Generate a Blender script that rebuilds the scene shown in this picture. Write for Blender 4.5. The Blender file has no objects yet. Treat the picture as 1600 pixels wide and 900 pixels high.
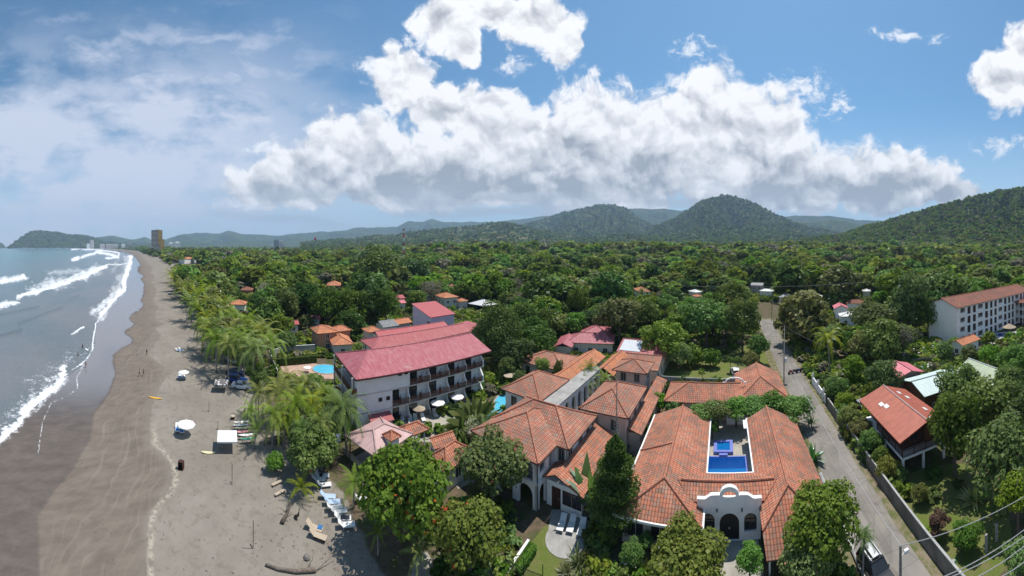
import bpy, bmesh, math, random
import numpy as np
from mathutils import Vector, Matrix
sin, cos, pi, radians = math.sin, math.cos, math.pi, math.radians
sc = bpy.context.scene
COL = sc.collection
FP = 509.296          # pixels per radian of the 180 degree panorama
HC = 30.0             # drone height

# ------------------------------------------------------------ camera
cam_d = bpy.data.cameras.new('camera')
cam = bpy.data.objects.new('camera', cam_d)
COL.objects.link(cam)
cam.location = (0, 0, HC)
cam.rotation_euler = (pi/2, 0, 0)
cam_d.type = 'PANO'
cam_d.panorama_type = 'CENTRAL_CYLINDRICAL'
cam_d.central_cylindrical_range_u_min = -pi/2
cam_d.central_cylindrical_range_u_max = pi/2
cam_d.central_cylindrical_range_v_min = -515/FP
cam_d.central_cylindrical_range_v_max = 385/FP
cam_d.central_cylindrical_radius = 1.0
cam_d.clip_start = 0.1
cam_d.clip_end = 60000
sc.camera = cam
sc.render.resolution_x, sc.render.resolution_y = 1024, 576
sc.view_settings.view_transform = 'Standard'
sc.view_settings.look = 'None'
sc.view_settings.gamma = 1
sc.view_settings.exposure = 0.25
sc.view_settings.use_curve_mapping = False
try:
    cy = sc.cycles
    cy.use_denoising = True
    cy.max_bounces = 6; cy.diffuse_bounces = 3; cy.glossy_bounces = 3
    cy.transmission_bounces = 4; cy.transparent_max_bounces = 6; cy.volume_bounces = 0
    cy.sample_clamp_indirect = 6
except Exception as e:
    print('cycles', e)

SUN_AZ, SUN_EL = radians(48), radians(68)
SUN_STR, SKY_STR = 4.6, 0.128
sd = bpy.data.lights.new('sun', 'SUN'); sd.energy = SUN_STR; sd.angle = radians(0.53); sd.color = (1.0, 0.94, 0.86)
so = bpy.data.objects.new('sun', sd); COL.objects.link(so)
sdir = Vector((sin(SUN_AZ)*cos(SUN_EL), cos(SUN_AZ)*cos(SUN_EL), sin(SUN_EL)))
so.rotation_euler = sdir.to_track_quat('Z', 'Y').to_euler(); so.location = sdir*200

# ------------------------------------------------------------ node helper
class NT:
    def __init__(s, nt): s.nt = nt; s.L = nt.links; s.dim = '3D'
    def n(s, t, **k):
        nd = s.nt.nodes.new(t)
        for a, v in k.items(): setattr(nd, a, v)
        return nd
    def put(s, sock, v):
        if v is None: return
        if isinstance(v, bpy.types.NodeSocket): s.L.new(v, sock)
        else: sock.default_value = v
    def m(s, op, a=None, b=None, c=None, clamp=False):
        nd = s.n('ShaderNodeMath', operation=op, use_clamp=clamp)
        for i, v in enumerate((a, b, c)): s.put(nd.inputs[i], v)
        return nd.outputs[0]
    def v(s, op, a=None, b=None, c=None, out=0):
        nd = s.n('ShaderNodeVectorMath', operation=op)
        for i, x in enumerate((a, b, c)):
            if x is not None: s.put(nd.inputs[i], x)
        return nd.outputs[out]
    def xyz(s, x, y, z=0.0):
        nd = s.n('ShaderNodeCombineXYZ')
        for i, v in enumerate((x, y, z)): s.put(nd.inputs[i], v)
        return nd.outputs[0]
    def sep(s, v):
        nd = s.n('ShaderNodeSeparateXYZ'); s.put(nd.inputs[0], v); return nd.outputs
    def ss(s, x, a, b, o0=0.0, o1=1.0):
        nd = s.n('ShaderNodeMapRange', interpolation_type='SMOOTHSTEP')
        for i, v in enumerate((x, a, b, o0, o1)): s.put(nd.inputs[i], v)
        return nd.outputs[0]
    def mr(s, x, a, b, o0=0.0, o1=1.0):
        nd = s.n('ShaderNodeMapRange')
        for i, v in enumerate((x, a, b, o0, o1)): s.put(nd.inputs[i], v)
        return nd.outputs[0]
    def mix(s, f, a, b, blend='MIX'):
        nd = s.n('ShaderNodeMix', data_type='RGBA', blend_type=blend)
        s.put(nd.inputs[0], f)
        for i, v in ((6, a), (7, b)):
            if isinstance(v, tuple) and len(v) == 3: v = v + (1,)
            s.put(nd.inputs[i], v)
        return nd.outputs[2]
    def noise(s, vec, scale, detail=3, rough=.55, out=0, dist=0.0):
        nd = s.n('ShaderNodeTexNoise'); nd.noise_dimensions = s.dim
        if vec is not None: s.put(nd.inputs['Vector'], vec)
        nd.inputs['Scale'].default_value = scale; nd.inputs['Detail'].default_value = detail
        nd.inputs['Roughness'].default_value = rough; nd.inputs['Distortion'].default_value = dist
        return nd.outputs[out]
    def voro(s, vec, scale, feat='F1', detail=0, rough=.5, out=0, rnd=1.0):
        nd = s.n('ShaderNodeTexVoronoi', feature=feat); nd.voronoi_dimensions = s.dim
        if vec is not None: s.put(nd.inputs['Vector'], vec)
        nd.inputs['Scale'].default_value = scale
        nd.inputs['Randomness'].default_value = rnd
        if feat != 'DISTANCE_TO_EDGE' or True:
            try: nd.inputs['Detail'].default_value = detail; nd.inputs['Roughness'].default_value = rough
            except Exception: pass
        return nd.outputs[out]
    def attr(s, name, out=2):
        nd = s.n('ShaderNodeAttribute', attribute_name=name); return nd.outputs[out]
    def bump(s, h, strength=.5, dist=.1):
        nd = s.n('ShaderNodeBump'); nd.inputs['Strength'].default_value = strength
        nd.inputs['Distance'].default_value = dist; s.put(nd.inputs['Height'], h); return nd.outputs[0]

# ------------------------------------------------------------ world: clear tropical sky, cumulus bank over the hills
w = bpy.data.worlds.new('World'); sc.world = w; w.use_nodes = True
wt = w.node_tree; wt.nodes.clear(); N = NT(wt); N.dim = '2D'
sky = N.n('ShaderNodeTexSky', sky_type='NISHITA', sun_disc=False, sun_elevation=SUN_EL, sun_rotation=SUN_AZ)
sky.altitude = 0; sky.air_density = 1.0; sky.dust_density = 0.6; sky.ozone_density = 1.6
geo = N.n('ShaderNodeTexCoord')
dx, dy, dz = N.sep(geo.outputs['Generated'])
az = N.m('ARCTAN2', dx, dy)
hor = N.m('SQRT', N.m('ADD', N.m('MULTIPLY', dx, dx), N.m('MULTIPLY', dy, dy)))
tv = N.m('DIVIDE', dz, N.m('MAXIMUM', hor, 0.02))
PX = N.m('MULTIPLY_ADD', az, FP/100, 8.0)
PYU = N.m('MULTIPLY_ADD', tv, -FP/100, 3.85)
PY = N.m('MAXIMUM', PYU, -14.0)
pw = N.xyz(PX, PY)
wn = N.noise(pw, 1.1, 4, .55, out=1)
wn = N.v('SUBTRACT', wn, (.5, .5, .5))
pq = N.v('MULTIPLY_ADD', wn, (.5, .42, 0), pw)
BLOBS = [  # cx, cy, rx, ry in hundreds of photo pixels: where the cumulus heads stand
 (4.15, 2.88, .62, .36), (4.9, 2.75, .75, .55), (5.55, 2.5, .8, .72), (6.35, 2.72, 1.0, .78), (7.2, 2.75, 1.1, .8),
 (8.2, 2.7, 1.2, .9), (9.2, 2.35, 1.1, 1.0), (10.1, 2.5, 1.1, 1.0), (11.1, 2.1, .95, 1.0), (11.8, 2.3, .85, .9),
 (12.2, 2.8, 1.0, .65), (13.2, 2.9, 1.1, .6), (14.1, 2.9, .85, .52), (14.9, 3.02, .55, .24),
 (6.3, 1.25, .5, .55), (6.9, 1.75, .55, .42), (7.6, 1.85, .7, .5), (8.6, 2.1, .6, .4),
 (6.95, .35, .42, .42), (7.6, .2, .55, .32), (8.4, .35, .62, .42), (8.75, .7, .35, .36), (7.3, .75, .25, .3),
 (15.75, 1.25, .55, .48), (16.3, .8, .6, .5), (13.6, 3.05, 1.0, .4), (12.6, 3.1, .9, .35), (4.6, 3.05, .8, .3), (9.2, 3.0, 2.0, .5)]
F_ = None
for i, (cx, cy_, rx, ry) in enumerate(BLOBS):
    q = N.v('MULTIPLY_ADD', pq, (1/rx, 1/ry, 0), (-cx/rx, -cy_/ry, 0))
    l = N.v('LENGTH', q, out=1)
    if F_ is None: F_ = l
    else:
        nd = N.n('ShaderNodeMath', operation='SMOOTH_MIN'); N.put(nd.inputs[0], F_); N.put(nd.inputs[1], l); nd.inputs[2].default_value = .18
        F_ = nd.outputs[0]
F_ = N.m('SUBTRACT', 1.0, F_)
# flat cloud base
base = N.ss(PY, 3.38, 3.18)
base = N.m('MAXIMUM', base, 0.0)
def billow(off):
    p = N.v('ADD', pq, (off[0], off[1], 0))
    v1 = N.voro(p, 2.0, 'F1', 3.0, .45)
    v2 = N.noise(p, 2.4, 6, .54)
    return N.m('MULTIPLY_ADD', v2, .9, N.m('MULTIPLY', v1, -.5))
b0 = billow((0, 0)); b1 = billow((.03, -.09)); b2 = billow((.07, -.24))
D = N.m('ADD', N.m('MULTIPLY', F_, 1.25), N.m('MULTIPLY_ADD', b0, .95, .18))
botn = N.noise(N.v('MULTIPLY', pw, (.55, 1.4, 1)), 1.5, 4, .55)
D = N.m('SUBTRACT', D, N.mr(N.m('MULTIPLY_ADD', N.m('SUBTRACT', botn, .5), .9, PY), 3.12, 3.78, 0, 1.4))
edge = N.noise(pq, 5.5, 6, .66)
D = N.m('MULTIPLY_ADD', N.m('SUBTRACT', edge, .5), .62, D)
alpha = N.ss(D, .0, .42)
rel = N.m('MULTIPLY_ADD', N.m('SUBTRACT', b0, b1), .75, N.m('MULTIPLY', N.m('SUBTRACT', b0, b2), .8))
# undersides: greyer low down and deep inside the bank
deep = N.m('MULTIPLY', N.m('MAXIMUM', N.ss(F_, .1, .7), N.ss(PY, 2.7, 3.2)), N.ss(PY, 1.6, 3.1))
lown = N.ss(N.noise(pw, 1.1, 5, .6), .36, .66)
deep = N.m('MULTIPLY', deep, N.m('MULTIPLY_ADD', lown, .75, .45))
topd = N.m('MULTIPLY', N.ss(F_, .3, .9), .25)
lit = N.m('SUBTRACT', N.m('ADD', .93, rel), N.m('ADD', N.m('MULTIPLY', deep, .66), topd))
lit = N.m('MINIMUM', N.m('MAXIMUM', lit, 0.0), 1.0)
ccol = N.mix(lit, (.33, .36, .41), (.93, .93, .95))
# cirrus veil over the sea side
cn = N.noise(N.v('MULTIPLY', N.v('ADD', pw, (3, 5, 0)), (.5, .9, 1)), 1.2, 7, .58)
cs = N.noise(N.v('MULTIPLY', N.v('ADD', pw, N.v('MULTIPLY', wn, (.6, .4, 0))), (.6, 1.6, 1)), 1.6, 7, .6)
veil = N.m('MULTIPLY', N.ss(PX, 7.0, 2.6), N.ss(PY, -.2, 2.4))
cir = N.m('MULTIPLY', veil, N.ss(cn, .26, .60))
cir2 = N.m('MULTIPLY', N.m('MULTIPLY', N.ss(cs, .48, .74), .42), N.m('MULTIPLY', N.ss(PX, 6.5, 3.5), N.ss(PY, -.3, .8)))
cir = N.m('MINIMUM', N.m('ADD', N.m('MULTIPLY', cir, 1.05), cir2), .90)
hz = N.m('MULTIPLY', N.ss(PY, 1.5, 3.8), .68)
ss_ = N.v('MULTIPLY', sky.outputs[0], (SKY_STR, SKY_STR, SKY_STR))
ss_ = N.mix(1.0, ss_, (.55, .83, .90), 'MULTIPLY')
c = N.mix(hz, ss_, (.50, .62, .76))
c = N.mix(cir, c, (.60, .65, .77))
c = N.mix(N.m('MULTIPLY', alpha, .97), c, ccol)
WISP = [(10.8, .80, .55, .34), (12.55, 1.42, .75, .42), (13.1, 1.68, .45, .36), (5.8, 1.05, .45, .18), (15.65, 2.25, .6, .22), (8.0, 1.02, .40, .22), (4.1, 2.36, .6, .16), (3.68, 3.22, .5, .2), (6.45, .62, .3, .25), (14.2, .55, .8, .14)]
G_ = None
for (cx, cy_, rx, ry) in WISP:
    l = N.v('LENGTH', N.v('MULTIPLY_ADD', pq, (1/rx, 1/ry, 0), (-cx/rx, -cy_/ry, 0)), out=1)
    G_ = l if G_ is None else N.m('MINIMUM', G_, l)
wn2 = N.noise(N.v('MULTIPLY', pq, (1, 1.5, 1)), 4.2, 7, .68)
wa = N.m('MULTIPLY', N.ss(N.m('MULTIPLY_ADD', N.m('SUBTRACT', wn2, .5), 3.2, N.m('SUBTRACT', 1.0, G_)), .25, 1.25), N.ss(G_, 1.0, .6))
c = N.mix(N.m('MULTIPLY', wa, .9), c, (.84, .87, .93))
st = N.noise(N.v('MULTIPLY', pw, (.5, 3.2, 1)), 1.3, 5, .55)
sa = N.m('MULTIPLY', N.m('MULTIPLY', N.ss(st, .40, .62), .7), N.m('MULTIPLY', N.m('MULTIPLY', N.ss(PY, 2.75, 3.15), N.ss(PY, 3.75, 3.35)), N.m('MULTIPLY', N.ss(PX, 2.4, 4.6), N.ss(PX, 14.5, 12.0))))
c = N.mix(sa, c, (.42, .47, .54))
bg = N.n('ShaderNodeBackground'); N.L.new(c, bg.inputs[0]); bg.inputs[1].default_value = 1.0
wo = N.n('ShaderNodeOutputWorld'); N.L.new(bg.outputs[0], wo.inputs[0])
w.cycles.sampling_method = 'MANUAL'; w.cycles.sample_map_resolution = 512

# ------------------------------------------------------------ coordinates
A0 = radians(38)                       # the street grid runs 38 degrees east of the view axis
E1 = (sin(A0), cos(A0)); E2 = (cos(A0), -sin(A0))
def P(x, y, z=0.0):
    d = (HC-z)*FP/(y-385.0); t = (x-800.0)/FP
    return Vector((d*sin(t), d*cos(t), z))
def W(a, b, z=0.0): return Vector((a*E1[0]+b*E2[0], a*E1[1]+b*E2[1], z))
def AB(v): return (v[0]*E1[0]+v[1]*E1[1], v[0]*E2[0]+v[1]*E2[1])
def pol(az_px, d, z=0.0):
    t = (az_px-800.0)/FP; return Vector((d*sin(t), d*cos(t), z))
def sst(x, a, b):
    t = np.clip((x-a)/(b-a), 0, 1); return t*t*(3-2*t)

# numpy noise
def _h(ix, iy, s):
    n = (ix.astype(np.int64)*374761393 + iy.astype(np.int64)*668265263 + s*1442695041) & 0xffffffff
    n = ((n ^ (n >> 13))*1274126177) & 0xffffffff
    return ((n ^ (n >> 16)) & 0xffff)/65535.0
def vnoise(x, y, s=0):
    x0 = np.floor(x); y0 = np.floor(y); fx = x-x0; fy = y-y0
    fx = fx*fx*(3-2*fx); fy = fy*fy*(3-2*fy)
    a = _h(x0, y0, s); b = _h(x0+1, y0, s); c = _h(x0, y0+1, s); d = _h(x0+1, y0+1, s)
    return (a*(1-fx)+b*fx)*(1-fy)+(c*(1-fx)+d*fx)*fy
def fbm(x, y, o=4, s=0):
    r = 0; am = .5; t = 0
    for i in range(o):
        r = r+vnoise(x, y, s+i)*am; t += am; am *= .5; x = x*2.03+17; y = y*2.03+9
    return r/t
def worley(x, y, s=0):
    x0 = np.floor(x); y0 = np.floor(y); best = np.full(x.shape, 9.0); idv = np.zeros(x.shape)
    for i in (-1, 0, 1):
        for j in (-1, 0, 1):
            cx = x0+i; cy = y0+j
            px = cx+_h(cx, cy, s); py = cy+_h(cx, cy, s+7)
            d = np.hypot(px-x, py-y); m = d < best
            best = np.where(m, d, best); idv = np.where(m, _h(cx, cy, s+13), idv)
    return best, idv

# ------------------------------------------------------------ tags, meshes
def tag(o, label=None, cat=None, group=None, kind=None):
    if label: o['label'] = label
    if cat: o['category'] = cat
    if group: o['group'] = group
    if kind: o['kind'] = kind
    return o
def empty(name, loc, rz, label, cat, group=None):
    o = bpy.data.objects.new(name, None); COL.objects.link(o); o.empty_display_size = .3
    o.location = loc; o.rotation_euler = (0, 0, rz)
    return tag(o, label, cat, group)
def grid_thing(name, a, b, label, cat, group=None, az=38, z=0):
    return empty(name, W(a, b, z), -radians(az), label, cat, group)
class MB:
    def __init__(s, M=None): s.v = []; s.f = []; s.uv = []; s.M = M
    def add(s, vs, fs, uvs=None):
        k = len(s.v)
        s.v += [tuple(s.M @ Vector(v)) if s.M else tuple(v) for v in vs]
        for i, f in enumerate(fs):
            s.f.append([k+j for j in f]); s.uv.append(uvs[i] if uvs else None)
        return s
    def box(s, x0, x1, y0, y1, z0, z1):
        if x0 > x1: x0, x1 = x1, x0
        if y0 > y1: y0, y1 = y1, y0
        return s.add([(x0,y0,z0),(x1,y0,z0),(x1,y1,z0),(x0,y1,z0),(x0,y0,z1),(x1,y0,z1),(x1,y1,z1),(x0,y1,z1)],
              [(0,3,2,1),(4,5,6,7),(0,1,5,4),(1,2,6,5),(2,3,7,6),(3,0,4,7)])
    def cbox(s, c, d): return s.box(c[0]-d[0]/2, c[0]+d[0]/2, c[1]-d[1]/2, c[1]+d[1]/2, c[2]-d[2]/2, c[2]+d[2]/2)
    def prism(s, pts, z0, z1):     # pts counter-clockwise (x, y)
        n = len(pts); vs = [(x, y, z0) for x, y in pts]+[(x, y, z1) for x, y in pts]
        return s.add(vs, [tuple(range(n-1, -1, -1)), tuple(range(n, 2*n))]+[(i, (i+1) % n, n+(i+1) % n, n+i) for i in range(n)])
    def vprism(s, pts, y0, y1):    # pts in the (x, z) plane, extruded along y
        n = len(pts); vs = [(x, y0, z) for x, z in pts]+[(x, y1, z) for x, z in pts]
        return s.add(vs, [tuple(range(n)), tuple(range(2*n-1, n-1, -1))]+[((i+1) % n, i, n+i, n+(i+1) % n) for i in range(n)])
    def tube(s, pts, r, n=6, r1=None, cap=True):
        pts = [Vector(p) for p in pts]; m = len(pts)
        if isinstance(r, (int, float)):
            r1 = r if r1 is None else r1
            r = [r+(r1-r)*i/max(1, m-1) for i in range(m)]
        vs = []; fs = []
        for i, p in enumerate(pts):
            t = (pts[min(i+1, m-1)]-pts[max(i-1, 0)])
            t = t.normalized() if t.length > 1e-9 else Vector((0, 0, 1))
            up = Vector((0, 0, 1)) if abs(t.z) < .95 else Vector((1, 0, 0))
            u = t.cross(up).normalized(); v = u.cross(t).normalized()
            for k in range(n):
                a = 2*pi*k/n; vs.append(p+u*(cos(a)*r[i])+v*(sin(a)*r[i]))
        for i in range(m-1):
            for k in range(n):
                fs.append((i*n+k, (i+1)*n+k, (i+1)*n+(k+1) % n, i*n+(k+1) % n))
        if cap: fs.append(tuple(range(n))); fs.append(tuple((m-1)*n+k for k in range(n-1, -1, -1)))
        return s.add(vs, fs)
    def lathe(s, prof, c=(0, 0, 0), n=12):
        vs = []; fs = []
        for r, z in prof:
            for k in range(n):
                a = 2*pi*k/n; vs.append((c[0]+r*cos(a), c[1]+r*sin(a), c[2]+z))
        for i in range(len(prof)-1):
            for k in range(n): fs.append((i*n+k, i*n+(k+1) % n, (i+1)*n+(k+1) % n, (i+1)*n+k))
        fs.append(tuple(range(n-1, -1, -1))); fs.append(tuple((len(prof)-1)*n+k for k in range(n)))
        return s.add(vs, fs)
    def build(s, name, mat, parent=None, smooth=False):
        me = bpy.data.meshes.new(name); me.from_pydata(s.v, [], s.f)
        if any(u is not None for u in s.uv):
            ul = me.uv_layers.new(name='UVMap'); k = 0; flat = []
            for f, u in zip(s.f, s.uv):
                flat += list(u) if u is not None else [(0., 0.)]*len(f)
            ul.data.foreach_set('uv', np.array(flat, dtype=np.float32).ravel())
        me.materials.append(mat)
        if smooth: me.polygons.foreach_set('use_smooth', [True]*len(me.polygons))
        me.update()
        o = bpy.data.objects.new(name, me); COL.objects.link(o)
        if parent: o.parent = parent
        return o
def np_mesh(name, v, f, mat, attrs=None, smooth=False):
    """v (n,3), f (m,4) numpy -> mesh datablock, attrs {name: (domain, values)}"""
    me = bpy.data.meshes.new(name); n, m, k = len(v), len(f), f.shape[1]
    me.vertices.add(n); me.vertices.foreach_set('co', v.astype(np.float32).ravel())
    me.loops.add(m*k); me.loops.foreach_set('vertex_index', f.astype(np.int32).ravel())
    me.polygons.add(m); me.polygons.foreach_set('loop_start', np.arange(0, m*k, k, dtype=np.int32))
    me.update(calc_edges=True)
    if smooth: me.polygons.foreach_set('use_smooth', np.ones(m, dtype=bool))
    for nm, (dom, val) in (attrs or {}).items():
        at = me.attributes.new(nm, 'FLOAT', dom); at.data.foreach_set('value', val.astype(np.float32).ravel())
    me.materials.append(mat)
    return me
def obj_from(name, me, parent=None, loc=None):
    o = bpy.data.objects.new(name, me); COL.objects.link(o)
    if parent: o.parent = parent
    if loc is not None: o.location = loc
    return o
def copy_tree(o, parent=None):
    c = o.copy(); COL.objects.link(c)
    if parent: c.parent = parent
    for ch in list(o.children): copy_tree(ch, c)
    return c

# ------------------------------------------------------------ materials
M_ = {}
def newmat(name):
    m = bpy.data.materials.new(name); m.use_nodes = True; t = m.node_tree; t.nodes.clear()
    n = NT(t); out = n.n('ShaderNodeOutputMaterial'); return m, n, out
def pbsdf(n, out, col, rough=.8, spec=.3, metal=0., normal=None, **kw):
    b = n.n('ShaderNodeBsdfPrincipled')
    if isinstance(col, tuple) and len(col) == 3: col = col+(1,)
    n.put(b.inputs['Base Color'], col); n.put(b.inputs['Roughness'], rough)
    n.put(b.inputs['Specular IOR Level'], spec); n.put(b.inputs['Metallic'], metal)
    if normal is not None: n.put(b.inputs['Normal'], normal)
    for k, v in kw.items(): n.put(b.inputs[k], v)
    n.L.new(b.outputs[0], out.inputs[0]); return b
def mk(name, col, var=.2, scale=1.2, rough=.8, bump=0., spec=.3, metal=0., col2=None, streak=0., thr=(.35, .7)):
    if name in M_: return M_[name]
    m, n, out = newmat(name)
    tc = n.n('ShaderNodeTexCoord').outputs['Object']
    f = n.noise(tc, scale, 5, .6)
    c2 = col2 if col2 else tuple(c*(1-var) for c in col)
    c = n.mix(n.ss(f, thr[0], thr[1]), col, c2)
    c = n.mix(n.mr(n.noise(tc, scale*9, 2), .3, .7, 0, .22), c, tuple(x*.7 for x in col))
    if streak:
        sv = n.v('MULTIPLY', tc, (2.2, 2.2, .22))
        c = n.mix(n.m('MULTIPLY', n.ss(n.noise(sv, 1.5, 5, .65), .5, .8), streak), c, (.12, .115, .10))
    nrm = n.bump(n.noise(tc, scale*12, 3), .5, bump) if bump else None
    pbsdf(n, out, c, rough, spec, metal, nrm)
    M_[name] = m; return m

def tile_mat(name, cA, cB, cC, ct=.32, rt=.42, age=.35):
    """clay barrel tiles laid in courses, uv in metres"""
    m, n, out = newmat(name)
    uv = n.n('ShaderNodeUVMap').outputs[0]; U, V, _ = n.sep(uv)
    oi = n.n('ShaderNodeTexCoord').outputs['Object']
    wob = n.m('MULTIPLY', n.m('SUBTRACT', n.noise(oi, .9, 2), .5), .10)
    u = n.m('DIVIDE', U, ct); v = n.m('DIVIDE', n.m('ADD', V, wob), rt)
    iu, iv = n.m('FLOOR', u), n.m('FLOOR', v); fu, fv = n.m('FRACT', u), n.m('FRACT', v)
    wn = n.n('ShaderNodeTexWhiteNoise', noise_dimensions='2D'); n.put(wn.inputs['Vector'], n.xyz(iu, iv)); r = wn.outputs[0]
    hu = n.m('SINE', n.m('MULTIPLY', fu, pi))
    h = n.m('MULTIPLY_ADD', n.m('SUBTRACT', 1.0, fv), .45, n.m('POWER', hu, .7))
    big = n.noise(oi, .35, 5, .65); med = n.noise(oi, 1.6, 4, .65)
    c = n.mix(n.ss(n.m('MULTIPLY_ADD', r, .6, n.m('MULTIPLY', med, .5)), .25, .85), cA, cB)
    c = n.mix(n.m('MULTIPLY', n.ss(r, .80, .97), .55), c, cC)
    c = n.mix(n.m('MULTIPLY', n.ss(n.m('MULTIPLY_ADD', r, .25, big), .52, .72), age), c, (.12, .095, .075))
    c = n.mix(n.m('MULTIPLY', n.ss(n.m('MULTIPLY_ADD', r, .3, n.noise(oi, .55, 6, .75)), .70, .95), age*.55), c, (.48, .36, .28))
    gap = n.m('MULTIPLY', n.ss(hu, .5, .12), .55)
    low = n.m('MULTIPLY', n.ss(fv, .16, .0), .75)
    c = n.mix(n.m('MAXIMUM', gap, low), c, (.055, .022, .014))
    pbsdf(n, out, c, .85, .2, 0, n.bump(h, .9, .07))
    M_[name] = m; return m
def metal_roof(name, col, col2, pitch=.25, rust=.3, spots=0.0):
    m, n, out = newmat(name)
    uv = n.n('ShaderNodeUVMap').outputs[0]; U, V, _ = n.sep(uv)
    oi = n.n('ShaderNodeTexCoord').outputs['Object']
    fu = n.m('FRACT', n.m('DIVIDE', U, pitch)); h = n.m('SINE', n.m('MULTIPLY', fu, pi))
    sv = n.xyz(n.m('MULTIPLY', U, 1.2), n.m('MULTIPLY', V, .25))
    st = n.noise(sv, 2.0, 5, .65)
    c = n.mix(n.ss(st, .38, .66), col, col2)
    c = n.mix(n.m('MULTIPLY', n.ss(n.noise(oi, .8, 6, .7), .52, .75), rust), c, (.42, .33, .30) if spots == 0 else (.10, .04, .03))
    sheet = n.m('LESS_THAN', n.m('FRACT', n.m('DIVIDE', V, 3.1)), .015)
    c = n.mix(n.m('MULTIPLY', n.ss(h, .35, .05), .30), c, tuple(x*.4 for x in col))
    c = n.mix(n.m('MULTIPLY', sheet, .4), c, tuple(x*.45 for x in col))
    pbsdf(n, out, c, .5, .3, 0, n.bump(h, .6, .04))
    M_[name] = m; return m

mk('ridge_clay', (.46, .19, .12), .35, 3, .9, .02)
mk('ridge_metal', (.40, .15, .16), .3, 2, .6); mk('ridge_faded', (.50, .34, .32), .3, 2, .6); mk('ridge_pale', (.50, .55, .53), .3, 2, .6)
CAP = lambda m_: 'ridge_clay' if m_.startswith('tile') else 'ridge_pale' if m_ in ('metal_teal', 'metal_green', 'metal_white', 'metal_grey') else 'ridge_faded' if m_ == 'canopy_pink' else 'ridge_metal'
tile_mat('tile_terracotta', (.45, .165, .098), (.55, .26, .17), (.31, .16, .115), age=.6)
tile_mat('tile_villa', (.41, .16, .105), (.53, .28, .195), (.24, .23, .20), age=.5)
tile_mat('tile_orange', (.58, .21, .10), (.64, .28, .15), (.42, .16, .09))
tile_mat('tile_brown', (.26, .10, .07), (.36, .15, .10), (.14, .08, .065), age=.5)
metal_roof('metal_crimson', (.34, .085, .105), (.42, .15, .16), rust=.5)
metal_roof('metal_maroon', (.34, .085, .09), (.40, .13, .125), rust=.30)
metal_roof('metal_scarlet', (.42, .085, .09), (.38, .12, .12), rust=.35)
metal_roof('metal_teal', (.48, .60, .58), (.56, .66, .63), rust=.12)
metal_roof('metal_green', (.28, .36, .24), (.36, .40, .28), rust=.55, spots=1)
metal_roof('metal_red', (.38, .105, .06), (.29, .075, .045), rust=.5, spots=1, pitch=.3)
metal_roof('metal_grey', (.16, .165, .17), (.24, .24, .24))
metal_roof('metal_white', (.70, .70, .68), (.60, .60, .58))
metal_roof('metal_pink', (.55, .13, .17), (.60, .22, .24))
metal_roof('canopy_pink', (.47, .30, .29), (.55, .38, .36), rust=.6)
mk('plaster_white', (.86, .85, .83), .08, .8, .85, .01, streak=.06)
mk('plaster_cream', (.66, .60, .54), .12, .8, .85, .01, streak=.3)
mk('plaster_pink', (.58, .44, .38), .12, .8, .85, .01, streak=.3)
mk('plaster_lilac', (.62, .55, .66), .10, .6, .85, .01, streak=.2)
mk('plaster_grey', (.40, .40, .38), .25, .8, .85, .01, streak=.5)
mk('plaster_ochre', (.50, .24, .15), .15, .8, .85, .01, streak=.3)
mk('concrete', (.36, .35, .33), .30, .7, .9, .02, streak=.45)
mk('concrete_old', (.19, .18, .165), .5, .6, .9, .02, streak=.9)
mk('trim_white', (.80, .80, .78), .08, 2, .6)
mk('wood_dark', (.075, .032, .020), .35, 3, .6)
mk('wood_brown', (.20, .085, .045), .35, 3, .7)
mk('wood_grey', (.27, .23, .19), .4, 3, .9, .02)
mk('driftwood', (.20, .16, .13), .5, 4, .9, .02)
mk('metal_dark', (.035, .035, .037), .2, 4, .5, spec=.4)
mk('metal_pole', (.20, .20, .19), .3, 3, .6)
mk('steel', (.5, .5, .5), .2, 4, .35, metal=.8)
mk('iron_black', (.02, .02, .02), .2, 4, .5)
mk('cable', (.35, .35, .35), .1, 4, .5)
mk('cable_dark', (.06, .06, .06), .1, 4, .5)
mk('fabric_white', (.80, .79, .76), .08, 2, .9)
mk('fabric_blue', (.04, .16, .38), .2, 3, .9)
mk('fabric_ltblue', (.42, .55, .72), .2, 3, .9)
mk('fabric_tan', (.46, .38, .29), .15, 3, .9)
mk('fabric_lilac', (.34, .38, .66), .15, 3, .9)
mk('plastic_white', (.74, .74, .73), .08, 3, .45)
mk('plastic_yellow', (.75, .40, .03), .08, 3, .35)
mk('plastic_cream', (.66, .60, .36), .08, 3, .35)
mk('plastic_green', (.12, .42, .28), .08, 3, .35)
mk('plastic_pink', (.62, .28, .30), .08, 3, .35)
mk('stone', (.22, .20, .18), .4, 2, .9, .03)
mk('court_stone', (.40, .37, .31), .25, .8, .9, .01)
mk('pavement', (.38, .36, .32), .3, .6, .9, .01)
mk('pavement_warm', (.50, .33, .26), .3, .8, .9, .01)
mk('thatch', (.42, .34, .25), .35, 5, 1, .05)
mk('rubber', (.02, .02, .02), .1, 5, .8)
mk('bark', (.12, .095, .075), .4, 3, .95, .04)
mk('bark_pale', (.30, .27, .235), .35, 3, .95, .04)
mk('dead_frond', (.22, .15, .08), .4, 3, .95)
mk('skin', (.34, .18, .12), .1, 3, .6)
mk('skin_dark', (.20, .10, .065), .1, 3, .6)
mk('cloth_dark', (.03, .035, .05), .2, 3, .9)
mk('cloth_red', (.40, .05, .05), .2, 3, .9)
mk('cloth_white', (.7, .7, .7), .1, 3, .9)
mk('hair', (.03, .02, .015), .1, 3, .8)
mk('car_white', (.72, .72, .72), .05, 2, .25, spec=.5)
mk('car_silver', (.42, .43, .45), .05, 2, .3, spec=.5, metal=.4)
mk('car_blue', (.02, .08, .30), .05, 2, .25, spec=.5)
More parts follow.
